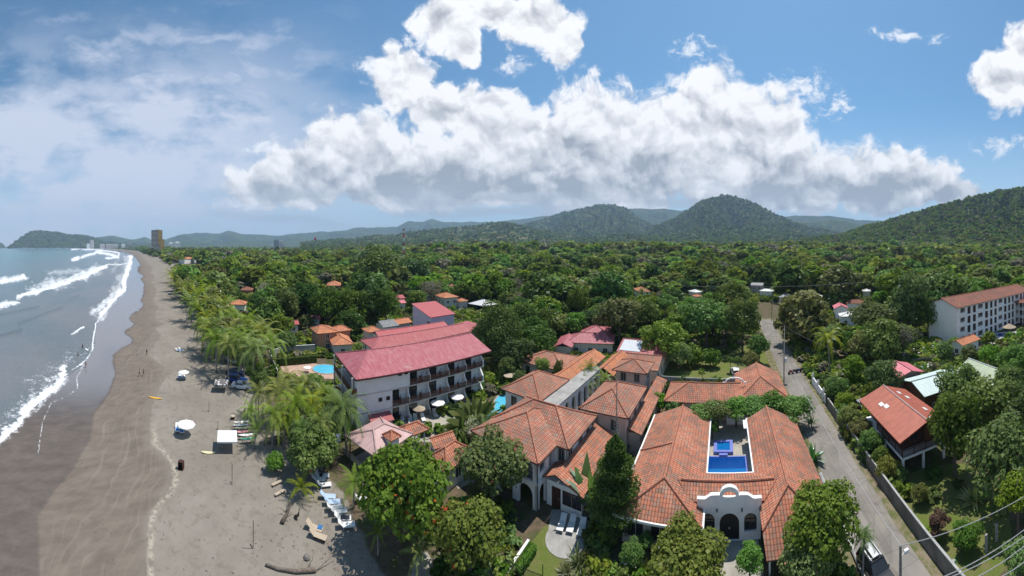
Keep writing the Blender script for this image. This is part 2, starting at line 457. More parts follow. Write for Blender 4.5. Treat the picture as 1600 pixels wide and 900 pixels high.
mk('car_navy', (.02, .03, .09), .05, 2, .25, spec=.5)
mk('car_black', (.02, .02, .022), .05, 2, .25, spec=.5)
mk('lamp_glass', (.6, .6, .58), .05, 2, .2, spec=.5)
mk('lamp_red', (.35, .02, .02), .05, 2, .2, spec=.5)
mk('sign_green', (.02, .30, .08), .05, 2, .5)
mk('solar_white', (.62, .64, .66), .12, 1, .3)
mk('petal_blue', (.16, .17, .50), .3, 2, .5)
mk('gold_glass', (.42, .27, .06), .3, .1, .4)
m, n, out = newmat('glass_dark'); tc = n.n('ShaderNodeTexCoord').outputs['Object']
pbsdf(n, out, n.mix(n.noise(tc, .7, 2), (.012, .014, .017), (.05, .055, .06)), .06, .5); M_['glass_dark'] = m
def pool_mat(name, deep, lite):
    m, n, out = newmat(name); tc = n.n('ShaderNodeTexCoord').outputs['Object']
    ca = n.voro(tc, 3.2, 'DISTANCE_TO_EDGE'); c = n.mix(n.m('MULTIPLY_ADD', n.ss(ca, .0, .12), .75, .25), lite, deep)  # pale caustic light painted into the water colour along cell edges
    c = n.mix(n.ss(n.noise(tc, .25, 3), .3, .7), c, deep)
    pbsdf(n, out, c, .05, .5, 0, n.bump(n.noise(tc, 3.5, 3), .25, .05)); M_[name] = m
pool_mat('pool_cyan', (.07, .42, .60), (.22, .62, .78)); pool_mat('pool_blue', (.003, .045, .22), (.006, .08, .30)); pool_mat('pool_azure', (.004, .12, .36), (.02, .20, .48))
m, n, out = newmat('pool_tile'); tc = n.n('ShaderNodeTexCoord').outputs['Object']
br = n.n('ShaderNodeTexBrick'); n.put(br.inputs['Vector'], tc); br.inputs['Scale'].default_value = 6
for k, v in (('Color1', (.20, .24, .60, 1)), ('Color2', (.12, .16, .50, 1)), ('Mortar', (.22, .24, .5, 1))): br.inputs[k].default_value = v
pbsdf(n, out, br.outputs[0], .3, .5); M_['pool_tile'] = m

def leaf_mat(name, cA, cB, cC=None, pc=0.0, hue=.035, gloss=.10, trans=.30, valv=.5, grey=0):
    """foliage: per-leaf and per-tree variation, light passes through"""
    m, n, out = newmat(name)
    lv = n.attr('lv'); tv = n.attr('tv'); orn = n.n('ShaderNodeObjectInfo').outputs['Random']
    r = n.m('FRACT', n.m('ADD', tv, orn))
    c = n.mix(lv, cA, cB)
    if cC: c = n.mix(n.m('MULTIPLY', n.m('GREATER_THAN', lv, 1-pc), .9), c, cC)
    hs = n.n('ShaderNodeHueSaturation')
    n.put(hs.inputs['Hue'], n.mr(r, 0, 1, .5-hue, .5+hue*.7))
    n.put(hs.inputs['Value'], n.mr(n.m('FRACT', n.m('MULTIPLY', r, 7.31)), 0, 1, 1-valv*.55, 1+valv*.45))
    n.put(hs.inputs['Saturation'], n.mr(n.m('FRACT', n.m('MULTIPLY', r, 3.77)), 0, 1, .78, 1.08)); n.put(hs.inputs['Color'], c); c = hs.outputs[0]
    if grey:
        c = n.mix(n.m('GREATER_THAN', n.m('FRACT', n.m('MULTIPLY', r, 13.7)), 1-grey), c, n.mix(lv, (.15, .145, .10), (.27, .25, .19)))
        c = n.mix(n.m('GREATER_THAN', n.m('FRACT', n.m('MULTIPLY', r, 29.3)), .86), c, n.mix(lv, (.10, .17, .02), (.24, .31, .05)))
    d = n.n('ShaderNodeBsdfDiffuse'); n.put(d.inputs[0], c)
    t = n.n('ShaderNodeBsdfTranslucent'); n.put(t.inputs[0], n.mix(1.0, c, (1.25, 1.35, .6), 'MULTIPLY'))
    g = n.n('ShaderNodeBsdfGlossy'); g.inputs['Roughness'].default_value = .42; n.put(g.inputs[0], (.9, .95, 1, 1))
    a = n.n('ShaderNodeMixShader'); a.inputs[0].default_value = trans; n.L.new(d.outputs[0], a.inputs[1]); n.L.new(t.outputs[0], a.inputs[2])
    b = n.n('ShaderNodeMixShader'); fr = n.n('ShaderNodeFresnel'); fr.inputs[0].default_value = 1.4
    n.put(b.inputs[0], n.m('MULTIPLY', fr.outputs[0], gloss*1.6, clamp=True)); n.L.new(a.outputs[0], b.inputs[1]); n.L.new(g.outputs[0], b.inputs[2])
    n.L.new(b.outputs[0], out.inputs[0]); M_[name] = m
leaf_mat('leaf_almond', (.060, .120, .014), (.185, .255, .045), (.42, .08, .035), .03, hue=.015, valv=.3)
leaf_mat('leaf_almond_red', (.075, .12, .02), (.21, .24, .05), (.50, .09, .04), .06, hue=.015, valv=.3)
leaf_mat('leaf_dark', (.036, .086, .013), (.110, .180, .029))
leaf_mat('leaf_mid', (.058, .125, .014), (.175, .255, .040))
leaf_mat('leaf_bright', (.065, .165, .018), (.16, .31, .040), hue=.01, valv=.2)
leaf_mat('leaf_lime', (.11, .19, .022), (.22, .32, .05), hue=.015, valv=.2)
leaf_mat('leaf_olive', (.095, .125, .026), (.205, .225, .055))
leaf_mat('leaf_grey', (.16, .155, .115), (.28, .26, .20), hue=.02, gloss=.03)
leaf_mat('leaf_palm', (.065, .125, .010), (.29, .35, .045), (.34, .25, .09), .06, gloss=.03, trans=.25, valv=.3)
leaf_mat('leaf_palmdark', (.05, .105, .015), (.18, .25, .045), gloss=.04, trans=.2, valv=.3)
leaf_mat('leaf_pine', (.035, .070, .014), (.10, .15, .03), gloss=.04)
leaf_mat('leaf_forest', (.062, .120, .017), (.215, .290, .054), hue=.06, gloss=.04, valv=1.0, grey=.09)
leaf_mat('leaf_banana', (.05, .14, .03), (.13, .25, .06), gloss=.22)
leaf_mat('leaf_brown', (.11, .055, .035), (.19, .10, .06), hue=.01)
leaf_mat('leaf_grass', (.11, .14, .04), (.22, .24, .09), hue=.02)
leaf_mat('leaf_pale', (.20, .24, .07), (.45, .46, .20), hue=.01)

# ------------------------------------------------------------ terrain, sea, hills
def ypl(pts):
    pts = sorted(pts); ys = np.array([p[0] for p in pts], float); xs = np.array([p[1] for p in pts], float)
    return lambda y: np.interp(y, ys, xs)
WL = ypl([(385.2, 40), (388.5, 118), (389.2, 150), (394, 186), (400, 206), (412, 205), (422, 202), (440, 195), (452, 197), (471, 176), (485, 165), (502, 151), (522, 147), (544, 146),
          (567, 131), (589, 104), (607, 88), (627, 62), (642, 45), (664, 30), (693, -2), (720, -40), (900, -330), (2000, -700)])
SL = ypl([(385, 60), (389, 170), (394, 200), (400, 213), (412, 222), (425, 220), (432, 226), (440, 225), (448, 229), (460, 228), (468, 224), (478, 225), (485, 221), (493, 206), (498, 204), (505, 214), (514, 204), (521, 197), (527, 208), (532, 211), (537, 207), (546, 190), (555, 180), (580, 182), (600, 180),
          (611, 176), (647, 150), (687, 146), (731, 120), (770, 88), (807, 62), (900, 66), (2000, 60)])
ML = ypl([(385, 70), (392, 214), (400, 224), (410, 232), (418, 240), (425, 236), (433, 244), (440, 238), (455, 246), (470, 240), (480, 250), (490, 243), (500, 247), (506, 262), (513, 243), (524, 253), (538, 243), (553, 234), (568, 250), (583, 267), (600, 253), (611, 249), (624, 244), (642, 239),
          (669, 236), (695, 240), (712, 258), (724, 268), (747, 272), (760, 268), (770, 262), (785, 248), (802, 236), (825, 232), (2000, 232)])
TL = ypl([(385, 120), (388.5, 165), (392, 210), (398, 224), (405, 244), (412, 258), (430, 264), (445, 268), (470, 282), (500, 304), (530, 336), (560, 352),
          (600, 380), (640, 400), (700, 450), (760, 500), (830, 540), (900, 575), (2000, 700)])
def HG(X, Y):
    d = np.hypot(X, Y); az = np.arctan2(X, Y)
    return 17*sst(d, 230, 800)*sst(az, radians(-38), radians(-5)) + 0*X
def to_px(X, Y, Z=0.0):
    d = np.maximum(np.hypot(X, Y), .5); return np.arctan2(X, Y)*FP+800, 385+(HC-Z)*FP/d

# ---- photo-derived foam lines as world polylines (pixel x, y), half width px, strength
FOAM = [
 ([(-60, 446), (0, 441), (20, 437), (36, 433)], 4.5, 1.0),
 ([(27, 465), (65, 454), (105, 442), (140, 429), (165, 416)], 3.0, 1.05),
 ([(50, 455), (80, 443), (110, 436), (150, 424)], 9.0, .80),
 ([(75, 428), (110, 424), (150, 420)], 5.0, .60),
 ([(-40, 480), (0, 478), (25, 473)], 5.0, .9),
 ([(113, 406), (122, 403)], 2.2, 1.1),
 ([(128, 401), (150, 396), (160, 391), (140, 388.6), (112, 388.6)], 2.6, .95),
 ([(150, 394), (170, 398), (183, 402)], 3.2, .95), ([(165, 404), (185, 403), (186, 395), (150, 390)], 2.0, .9),
 ([(165, 414), (188, 413), (205, 411)], 1.5, .8),
 ([(142, 490), (155, 482), (168, 470), (178, 460), (190, 450)], 5.0, .75),
 ([(205, 400), (203, 411), (200, 422), (194, 440), (194, 452), (175, 471), (164, 484), (158, 498)], 4.0, 1.05),
 ([(198, 405), (195, 425), (185, 445), (175, 458)], 8.0, .62), ([(188, 398), (182, 412), (176, 425)], 5.0, .5), ([(170, 470), (150, 492)], 6.0, .55), ([(100, 440), (130, 432)], 7, .5),
 ([(160, 497), (150, 506), (147, 522), (144, 548)], 1.2, 1.0), ([(112, 523), (120, 518), (130, 511)], 1.5, .9),
 ([(146, 540), (140, 556), (126, 570), (112, 578)], 1.3, .8),
 ([(-60, 735), (-2, 688), (30, 660), (44, 640), (66, 622), (88, 604), (99, 588), (98, 576)], 6.5, 1.1),
 ([(-60, 700), (0, 668), (20, 648), (45, 625), (70, 605), (85, 590)], 15.0, .52),
 ([(40, 600), (90, 572), (130, 552), (146, 542)], 11.0, .42),
 ([(60, 709), (62, 690), (66, 660), (80, 630), (108, 617), (121, 608), (120, 590), (131, 569)], 1.1, .9)]
SWELL = [([(30, 506), (60, 496), (100, 481)], 3.0), ([(-40, 540), (0, 526), (33, 517)], 3.5), ([(110, 468), (125, 462)], 2), ([(60, 480), (0, 492)], 2.5)]
def seg_dist(x, y, pts):
    best = np.full(x.shape, 1e9)
    for (ax, ay), (bx, by) in zip(pts[:-1], pts[1:]):
        ux, uy = bx-ax, by-ay; L = ux*ux+uy*uy+1e-9
        t = np.clip(((x-ax)*ux+(y-ay)*uy)/L, 0, 1)
        best = np.minimum(best, np.hypot(x-ax-t*ux, y-ay-t*uy))
    return best
def foam_val(x, y):
    f = np.zeros(x.shape)
    for pts, wd, st in FOAM:
        xx = x+(fbm(x*.12, y*.2, 4, 5)-.5)*wd*2.0; yy = y+(fbm(x*.14, y*.2, 4, 9)-.5)*wd*2.0; wd = wd*(.45+1.15*fbm(x*.06+3, y*.09, 3, 17))
        f = np.maximum(f, st*np.clip(1.12-seg_dist(xx, yy, pts)/(wd*1.8), 0, 1))
    return f
def polar(az, yp):
    AZ, YP = np.meshgrid(az, yp); D = HC*FP/YP
    return AZ, D*np.sin(AZ), D*np.cos(AZ)
def grid_faces(nr, nc, keep=None):
    i, j = np.meshgrid(np.arange(nr-1), np.arange(nc-1), indexing='ij')
    q = np.stack([i*nc+j, (i+1)*nc+j, (i+1)*nc+j+1, i*nc+j+1], -1).reshape(-1, 4)
    return q if keep is None else q[keep.reshape(-1)]
# ground sheet
azg = np.concatenate([np.linspace(-pi, -1.62, 40)[:-1], np.linspace(-1.62, -.25, 560)[:-1], np.linspace(-.25, 1.62, 380)[:-1], np.linspace(1.62, pi, 40)])
ypg = np.concatenate([[1.75, 2.3], np.linspace(3, 30, 45)[:-1], np.linspace(30, 540, 205), [620, 800, 1200, 2500, 9000]])
AZ, X, Y = polar(azg, ypg)
px, py = to_px(X, Y)
s_w = WL(py)-px; s_s = SL(py)-px; s_m = ML(py)-px; s_t = px-TL(py)
s_w = np.where(px < -400, np.maximum(s_w, 1), s_w)
back = (AZ < -2.2) | (AZ > 1.75)
wob = (fbm(X*.25, Y*.25, 4, 3)-.5)
Z = HG(X, Y)
dw = np.hypot(X, Y)
Z = np.where(s_w > 0, -np.minimum(s_w*.02*dw/FP*10, 1.5), Z)
# small sand relief
Z = Z+np.where((s_w < -1) & (s_t < 60), (fbm(X*.5, Y*.5, 3, 11)-.5)*.06, 0)
V = np.stack([X, Y, Z], -1).reshape(-1, 3)
sheet = 1-sst(-s_s+wob*6, -2.0, 2.0)       # 1 in the mirror-wet zone
sheet = np.where(s_s > 0, sst(s_s+wob*9, -3, 7), 0)*(1-.5*sst(py, 560, 680)+0*px)
moist = sst(s_m+wob*10, -3, 5)*.7+.3*sst(s_m+wob*14, -2, 26)
veg = sst(s_t+wob*26, 8, 46)
upper = sst(-py, -640, -560)
tide = np.exp(-((s_m-(-4))/5)**2)*sst(py, 640, 700)
foamg = np.where(s_w < 2, foam_val(px, py), 0)*.9
mat, n, out = newmat('ground')
gp = n.n('ShaderNodeNewGeometry').outputs['Position']
n1 = n.noise(gp, .12, 5, .6); n2 = n.noise(gp, .9, 5, .65); n3 = n.noise(gp, 6, 3, .6)
dry = n.mix(n.ss(n1, .35, .65), (.248, .224, .190), (.200, .178, .150))
dry = n.mix(n.m('MULTIPLY', n.ss(n2, .48, .70), .6), dry, (.155, .128, .10))
dry = n.mix(n.m('MULTIPLY', n.ss(n3, .58, .7), .35), dry, (.15, .12, .095))
pk = n.voro(gp, 1.1, 'F1'); dry = n.mix(n.m('MULTIPLY', n.ss(pk, .22, .08), n.m('MULTIPLY', n.ss(n1, .42, .6), .6)), dry, (.17, .135, .105))
rk = n.v('MULTIPLY', gp, (.9, .35, 1)); n4 = n.noise(rk, .8, 6, .65)
moi = n.mix(n.ss(n4, .3, .7), (.135, .112, .093), (.185, .155, .128))
moi = n.mix(n.m('MULTIPLY', n.ss(pk, .16, .05), .5), moi, (.06, .05, .04))
# raked lines of the tide running along the shore
lv = n.v('ROTATE_DUMMY') if False else None
xr, yr, _z = n.sep(gp)
al = n.m('ADD', n.m('MULTIPLY', xr, E1[0]), n.m('MULTIPLY', yr, E1[1]))
al = n.m('ADD', al, n.m('MULTIPLY', n.noise(gp, .06, 3), 9.0))
rake = n.noise(n.xyz(n.m('MULTIPLY', al, 1.0), n.m('MULTIPLY', yr, .06)), 1.6, 4, .7)
moi = n.mix(n.m('MULTIPLY', n.ss(rake, .5, .68), .35), moi, (.27, .225, .185))
soil = n.mix(n.ss(n2, .3, .7), (.150, .110, .075), (.085, .068, .045))
soil = n.mix(n.ss(n.noise(gp, .35, 5, .65), .45, .62), soil, (.060, .082, .025))
soil = n.mix(n.m('MULTIPLY', n.ss(n3, .55, .7), .5), soil, (.16, .13, .09))
am, av, ash, af, att = n.attr('moist'), n.attr('veg'), n.attr('sheet'), n.attr('foam'), n.attr('tide')
fr = n.m('ADD', am, n.m('MULTIPLY', n.m('SUBTRACT', n2, .5), .5))
moi = n.mix(n.ss(am, .72, 1.0), n.mix(.35, moi, dry), moi)
c = n.mix(n.ss(fr, .28, .62), dry, moi)
c = n.mix(n.m('MULTIPLY', att, n.ss(n.noise(gp, 1.4, 5, .7), .45, .55)), c, (.36, .32, .26))
vf = n.m('ADD', av, n.m('MULTIPLY', n.m('SUBTRACT', n.noise(gp, .5, 5, .6), .5), .9))
c = n.mix(n.ss(vf, .4, .7), c, soil)
c = n.mix(n.ss(ash, .1, .7), c, n.mix(n.ss(ash, .5, 1.0), n.mix(n.ss(n4, .3, .7), (.075, .062, .054), (.115, .095, .082)), (.17, .165, .17)))
lace = n.voro(gp, 1.3, 'DISTANCE_TO_EDGE', 1)
fo = n.m('MULTIPLY', n.ss(af, .35, .9), n.ss(n.noise(gp, 1.1, 5, .7), .42, .58))
c = n.mix(fo, c, (.75, .76, .77))
rough = n.m('SUBTRACT', n.m('SUBTRACT', .95, n.m('MULTIPLY', n.ss(fr, .4, .7), .12)), n.m('MULTIPLY', n.ss(ash, .2, 1.0), .76))
spec = n.m('MULTIPLY_ADD', n.ss(ash, .2, 1.0), .6, .08)
bh = n.m('MULTIPLY_ADD', n3, .4, n2)
nb = n.n('ShaderNodeBump'); n.put(nb.inputs['Height'], bh); n.put(nb.inputs['Distance'], n.m('MULTIPLY', n.m('SUBTRACT', 1.0, ash), .12)); nb.inputs['Strength'].default_value = .6
pbsdf(n, out, c, rough, spec, 0, nb.outputs[0])
at = lambda a: ('POINT', a.reshape(-1))
me = np_mesh('ground', V, grid_faces(*X.shape), mat, {'moist': at(moist), 'veg': at(veg), 'sheet': at(sheet), 'foam': at(foamg), 'tide': at(tide)}, True)
tag(obj_from('ground', me), kind='structure')

# sea
azs = np.concatenate([np.linspace(-pi, -1.62, 60)[:-1], np.linspace(-1.62, -1.0, 560)])
yps = np.concatenate([[1.75, 2.2, 2.7], np.linspace(3.3, 40, 110)[:-1], np.linspace(40, 330, 250), [380, 460, 600, 900]])
AZ, X, Y = polar(azs, yps); px, py = to_px(X, Y)
s = WL(py)-px; s = np.where(px < -360, np.maximum(s, 50), s)
foam = foam_val(px, py); sw = np.zeros(px.shape)
for pts, wd in SWELL: sw = np.maximum(sw, np.clip(1.2-seg_dist(px, py, pts)/wd, 0, 1))
d = np.hypot(X, Y); aa = X*E1[0]+Y*E1[1]; bb = X*E2[0]+Y*E2[1]
shore = s*d/FP
swell = np.sin((aa+fbm(X*.01, Y*.01, 2)*30)*.30)*.16*sst(shore, 6, 30)*(1-sst(d, 200, 600))
Z = .02+np.where(s > 0, (swell+sw*.5+np.clip(foam, 0, 1)*.22*sst(shore, 2, 10)), 0)
V = np.stack([X, Y, Z], -1).reshape(-1, 3)
k = (s > -1.5); keep = (k[:-1, :-1] | k[1:, 1:] | k[1:, :-1] | k[:-1, 1:])
mat, n, out = newmat('sea_water')
gp = n.n('ShaderNodeNewGeometry').outputs['Position']
sh = n.attr('shore'); af = n.attr('foam'); asw = n.attr('swl')
c = n.mix(n.ss(sh, 5, 90), (.150, .155, .160), (.105, .155, .172))
c = n.mix(n.ss(sh, 70, 330), c, (.035, .150, .165))
c = n.mix(n.m('MULTIPLY', n.ss(n.noise(gp, .02, 4, .6), .42, .65), .35), c, (.045, .10, .115))
c = n.mix(n.m('MULTIPLY', asw, .4), c, (.03, .05, .055))
dl = n.n('ShaderNodeNewGeometry').outputs['Position']
ln = n.noise(gp, .35, 6, .72); ln2 = n.noise(gp, 1.6, 5, .75)
fz = n.m('ADD', af, n.m('MULTIPLY', n.m('SUBTRACT', n.m('MULTIPLY_ADD', ln, .5, n.m('MULTIPLY', ln2, .5)), .5), 2.9))
ff = n.m('MULTIPLY', n.ss(fz, .42, .95), n.ss(af, .02, .45))
# stray flecks near the shore
fl = n.m('MULTIPLY', n.ss(n.m('MULTIPLY_ADD', ln, .5, n.m('MULTIPLY', ln2, .5)), .60, .66), n.m('MULTIPLY', n.ss(sh, 45, 4), .55))
ff = n.m('MAXIMUM', ff, fl)
c = n.mix(ff, c, n.mix(n.ss(ln2, .35, .65), (.60, .63, .66), (.82, .83, .84)))
wv = n.m('ADD', n.noise(gp, .45, 4, .6), n.m('MULTIPLY', n.noise(gp, 2.2, 3, .6), .35))
rough = n.m('MULTIPLY_ADD', ff, .6, .16)
nb = n.n('ShaderNodeBump'); n.put(nb.inputs['Height'], wv); nb.inputs['Distance'].default_value = .55; nb.inputs['Strength'].default_value = .8
pbsdf(n, out, c, rough, .5, 0, nb.outputs[0])
me = np_mesh('sea', V, grid_faces(X.shape[0], X.shape[1], keep), mat, {'shore': at(shore), 'foam': at(foam), 'swl': at(sw)}, True)
tag(obj_from('sea', me), kind='structure')
HV = []

# hills
mat, n, out = newmat('hill_forest')
gp = n.n('ShaderNodeNewGeometry').outputs['Position']
cr, cid = n.attr('crown'), n.attr('cid'); dryp = n.attr('dry')
c = n.mix(cid, (.016, .034, .010), (.050, .075, .020))
c = n.mix(n.m('MULTIPLY', n.ss(cid, .86, .93), .55), c, (.17, .16, .10))
c = n.mix(n.ss(n.noise(gp, .006, 5, .6), .42, .68), c, n.mix(cid, (.045, .066, .018), (.095, .115, .036)))
c = n.mix(n.m('MULTIPLY', dryp, n.ss(n.noise(gp, .01, 6, .65), .50, .66)), c, (.24, .19, .11))
pbsdf(n, out, c, .95, .05, 0, n.bump(n.noise(gp, .22, 4, .7), .8, 2.5)); hill_m = mat
def hill(name, prof, d0, depth, zfoot, seed, ncol, nrow, crown=0., spur=.16, dry=0.0, back=.5, cs=11.):
    xs = np.array([p[0] for p in prof], float); ys = np.array([p[1] for p in prof], float)
    col = np.linspace(xs[0], xs[-1], ncol)
    top = np.interp(col, xs, ys)+ (fbm(col*.05, col*0+seed, 5, seed)-.5)*5.0
    r = np.concatenate([np.linspace(0, 1, nrow), 1+np.linspace(0, back, max(6, nrow//4))[1:]])
    C, R = np.meshgrid(col, r); T = np.broadcast_to(top, C.shape)
    D = d0-depth+depth*R
    ht = HC+(385-T)*d0/FP
    az = (C-800)/FP; X = D*np.sin(az); Y = D*np.cos(az)
    sh = np.where(R <= 1, .5*np.power(np.clip(R, 0, 1), .9)+.5*sst(R, 0.05, 1.0), 1-.55*sst(R, 1, 1+back))
    rg = 1-np.abs(2*fbm(C*.028*(1800/d0)**.3+R*.5, R*1.6+seed, 5, seed+3)-1)
    env = np.clip(R*(1.0-R)*4, 0, 1)
    sh = sh*(1-spur*env*2.2*(1-rg))+ .05*env*(fbm(X*.004, Y*.004, 4, seed)-.5)
    edge = sst(C, xs[0], xs[0]+12)*(1-sst(C, xs[-1]-12, xs[-1])) if True else 1
    Z = zfoot+(ht-zfoot)*sh
    f1, cid = worley(X/cs, Y/cs, seed)
    if crown: Z = Z+crown*np.sqrt(np.clip(1-f1*f1*1.6, 0, 1))*(.5+.7*cid)
    V = np.stack([X, Y, Z], -1).reshape(-1, 3)
    me = np_mesh(name, V, grid_faces(*X.shape), hill_m, {'crown': at(1-f1), 'cid': at(cid), 'dry': at(np.full(X.shape, dry))}, crown == 0)
    HV.append((name, X, Y, Z, R, C))
    return tag(obj_from(name, me), kind='structure')
hill('headland', [(12, 388), (15, 386.5), (24, 377), (37, 370), (48, 364), (57, 362), (70, 363), (82, 365), (112, 367), (128, 369), (142, 372), (160, 377), (180, 380), (215, 383), (240, 384.6)], 5200, 700, 0, 21, 420, 50, 12, .10, 0, .35, 34)
hill('islet', [(-14, 387), (-8, 383), (0, 380), (5, 382), (9, 387)], 6000, 220, 0, 22, 60, 16, 5, .05, 0, .9, 20)
hill('far_hills', [(118, 377), (150, 371), (175, 369), (200, 373), (215, 374), (225, 371), (250, 376), (285, 367), (307, 364), (332, 365), (357, 362), (372, 364), (400, 367), (440, 369), (482, 362.5), (515, 362), (550, 357), (590, 354), (620, 354), (637, 347), (660, 346), (675, 342), (692, 347), (725, 346), (750, 348), (800, 343.5), (850, 337), (905, 333), (940, 340), (1000, 352)], 7800, 3300, 10, 31, 560, 60, 0, .5)
hill('back_ridge', [(900, 345), (950, 328), (975, 325), (1010, 326), (1065, 328), (1100, 329), (1150, 334), (1190, 338), (1232, 337), (1262, 336), (1300, 338), (1340, 345), (1372, 345), (1400, 350), (1480, 358)], 6500, 2500, 12, 33, 420, 60, 0, .5)
hill('range_middle', [(470, 381), (500, 377), (540, 376), (590, 370), (640, 365), (695, 358), (725, 355), (750, 352), (785, 347), (800, 349), (815, 355), (850, 361), (880, 366), (930, 371), (980, 376)], 2900, 1500, 14, 35, 620, 110, 5, .4, .9, .5, 20)
hill('hill_centre', [(800, 357), (840, 346), (870, 336), (905, 327), (925, 322), (945, 320), (962, 320), (978, 326), (995, 338), (1010, 348), (1050, 360), (1100, 368)], 4300, 1900, 14, 37, 480, 110, 6, .55, 0, .5, 24)
hill('hill_peak', [(985, 373), (1010, 362), (1030, 352), (1055, 342), (1080, 325), (1095, 316), (1112, 309), (1130, 306), (1150, 308), (1172, 314), (1188, 324), (1210, 336), (1235, 346), (1262, 354), (1300, 362), (1360, 370), (1400, 375)], 3300, 1500, 14, 38, 620, 130, 6, .55, 0, .5, 22)
hill('saddle_ridge', [(1120, 356), (1180, 350), (1225, 345), (1262, 348), (1300, 344), (1345, 351), (1390, 354), (1440, 358), (1500, 364)], 4600, 1800, 14, 44, 420, 80, 0, .55)
hill('saddle_ridge', [(620, 368), (680, 361), (740, 356), (800, 352), (850, 347), (890, 344), (930, 341), (1000, 343), (1040, 350), (1080, 358)], 5200, 2000, 14, 45, 460, 80, 0, .55)
hill('foothill', [(880, 377), (930, 372), (985, 366), (1030, 370), (1080, 364), (1140, 369), (1200, 363), (1250, 368), (1310, 374)], 2300, 900, 16, 46, 420, 80, 5, .45, .2, .5, 18)
hill('hill_right', [(1225, 380), (1270, 374), (1320, 368), (1355, 356), (1385, 348), (1420, 337), (1450, 327), (1480, 319), (1505, 312), (1535, 306), (1560, 300), (1600, 294), (1660, 288), (1740, 300)], 1500, 760, 16, 39, 760, 150, 5.5, .42, .25, .5, 11)

# ------------------------------------------------------------ haze
hm, n, out = newmat('haze_air'); pv = n.n('ShaderNodeVolumePrincipled')
pv.inputs['Color'].default_value = (.50, .72, 1.0, 1); pv.inputs['Density'].default_value = 1.0e-4
n.L.new(pv.outputs[0], out.inputs['Volume'])
b = MB(); b.box(-9200, 9200, -9200, 9200, -6, 900); ho = b.build('haze', hm); tag(ho, kind='stuff')

# ------------------------------------------------------------ building kit
class Fr:
    """a building frame: x across, y along azimuth az, root empty at (u0, v0)"""
    def __init__(s, name, label, cat, az, u0, v0, z=0., group=None, world=None):
        A = radians(az); s.A = A
        if world is not None: s.ox, s.oy = world[0], world[1]; s.u0 = s.v0 = 0
        else: s.ox, s.oy = v0*sin(A)+u0*cos(A), v0*cos(A)-u0*sin(A); s.u0, s.v0 = u0, v0
        s.T = Matrix.Translation((-s.u0, -s.v0, 0))
        s.r = empty(name, (s.ox, s.oy, z), -A, label, cat, group)
    def mb(s): return MB(s.T)
def slab(mb, pts, t=.14, eave=None):
    """roof sheet: planar polygon with uv along its own slope"""
    p = [Vector(q) for q in pts]; nrm = Vector((0, 0, 0))
    for i in range(len(p)): nrm += (p[i]).cross(p[(i+1) % len(p)])
    nrm.normalize()
    if nrm.z < 0: p.reverse(); nrm = -nrm
    u = Vector((0, 0, 1)).cross(nrm)
    u = u.normalized() if u.length > 1e-4 else Vector((1, 0, 0))
    v = nrm.cross(u)
    uv = [(q.dot(u), q.dot(v)) for q in p]; n = len(p)
    lo = [q-Vector((0, 0, t)) for q in p]
    mb.add(p+lo, [tuple(range(n)), tuple(range(2*n-1, n-1, -1))]+[(i, n+i, n+(i+1) % n, (i+1) % n) for i in range(n)],
           [uv, [(0, 0)]*n]+[[(0, .1)]*4]*n)
def hipfaces(x0, x1, y0, y1, ze, zr, axis='y', i0=None, i1=None):
    """returns faces (lists of points) and ridge/hip lines of a hipped or gabled roof"""
    if axis == 'x':
        fs, ls = hipfaces(y0, y1, x0, x1, ze, zr, 'y', i0, i1)
        sw = lambda p: (p[1], p[0], p[2])
        return [[sw(p) for p in f] for f in fs], [[sw(p) for p in l] for l in ls]
    xm = (x0+x1)/2; h = (x1-x0)/2
    i0 = h if i0 is None else i0; i1 = h if i1 is None else i1
    if i0+i1 > y1-y0: i0 = i1 = (y1-y0)/2
    A, B, C, D = (x0, y0, ze), (x1, y0, ze), (x1, y1, ze), (x0, y1, ze)
    R0, R1 = (xm, y0+i0, zr), (xm, y1-i1, zr)
    pyr = abs((y1-i1)-(y0+i0)) < .01
    fs = [[A, R0, D] if pyr else [A, R0, R1, D], [B, C, R0] if pyr else [B, C, R1, R0]]
    ls = [] if pyr else [[R0, R1]]
    if i0 > .01: fs.append([A, B, R0]); ls += [[A, R0], [B, R0]]
    if i1 > .01: fs.append([C, D, R1]); ls += [[C, R1], [D, R1]]
    return fs, ls
def roof(fr, mat, x0, x1, y0, y1, ze, zr, axis='y', i0=None, i1=None, parent=None, cap=True, capm=None, t=.15, name='roof', dz=0.):
    fs, ls = hipfaces(x0, x1, y0, y1, ze+dz, zr+dz, axis, i0, i1)
    mb = fr.mb()
    for f in fs: slab(mb, f, t)
    o = mb.build(name, M_[mat], parent or fr.r)
    if cap:
        c = fr.mb()
        for a, b in ls: c.tube([Vector(a)+Vector((0, 0, .05)), Vector(b)+Vector((0, 0, .05))], .11, 6)
        c.build('ridge_cap', M_[CAP(capm or mat)], o)
    return o
def gable_ends(mb, x0, x1, y0, y1, ze, zr, axis, over):
    """triangular wall infill under a gable roof"""
    if axis == 'y':
        xm = (x0+x1)/2
        for yy in (y0, y1-.2): mb.vprism([(x0, ze), (x1, ze), (xm, zr)], yy, yy+.2)
    else:
        ym = (y0+y1)/2
        for xx in (x0, x1-.2):
            mb.add([(xx, y0, ze), (xx, y1, ze), (xx, ym, zr), (xx+.2, y0, ze), (xx+.2, y1, ze), (xx+.2, ym, zr)], [(0, 2, 1), (3, 4, 5), (0, 1, 4, 3), (1, 2, 5, 4), (2, 0, 3, 5)])
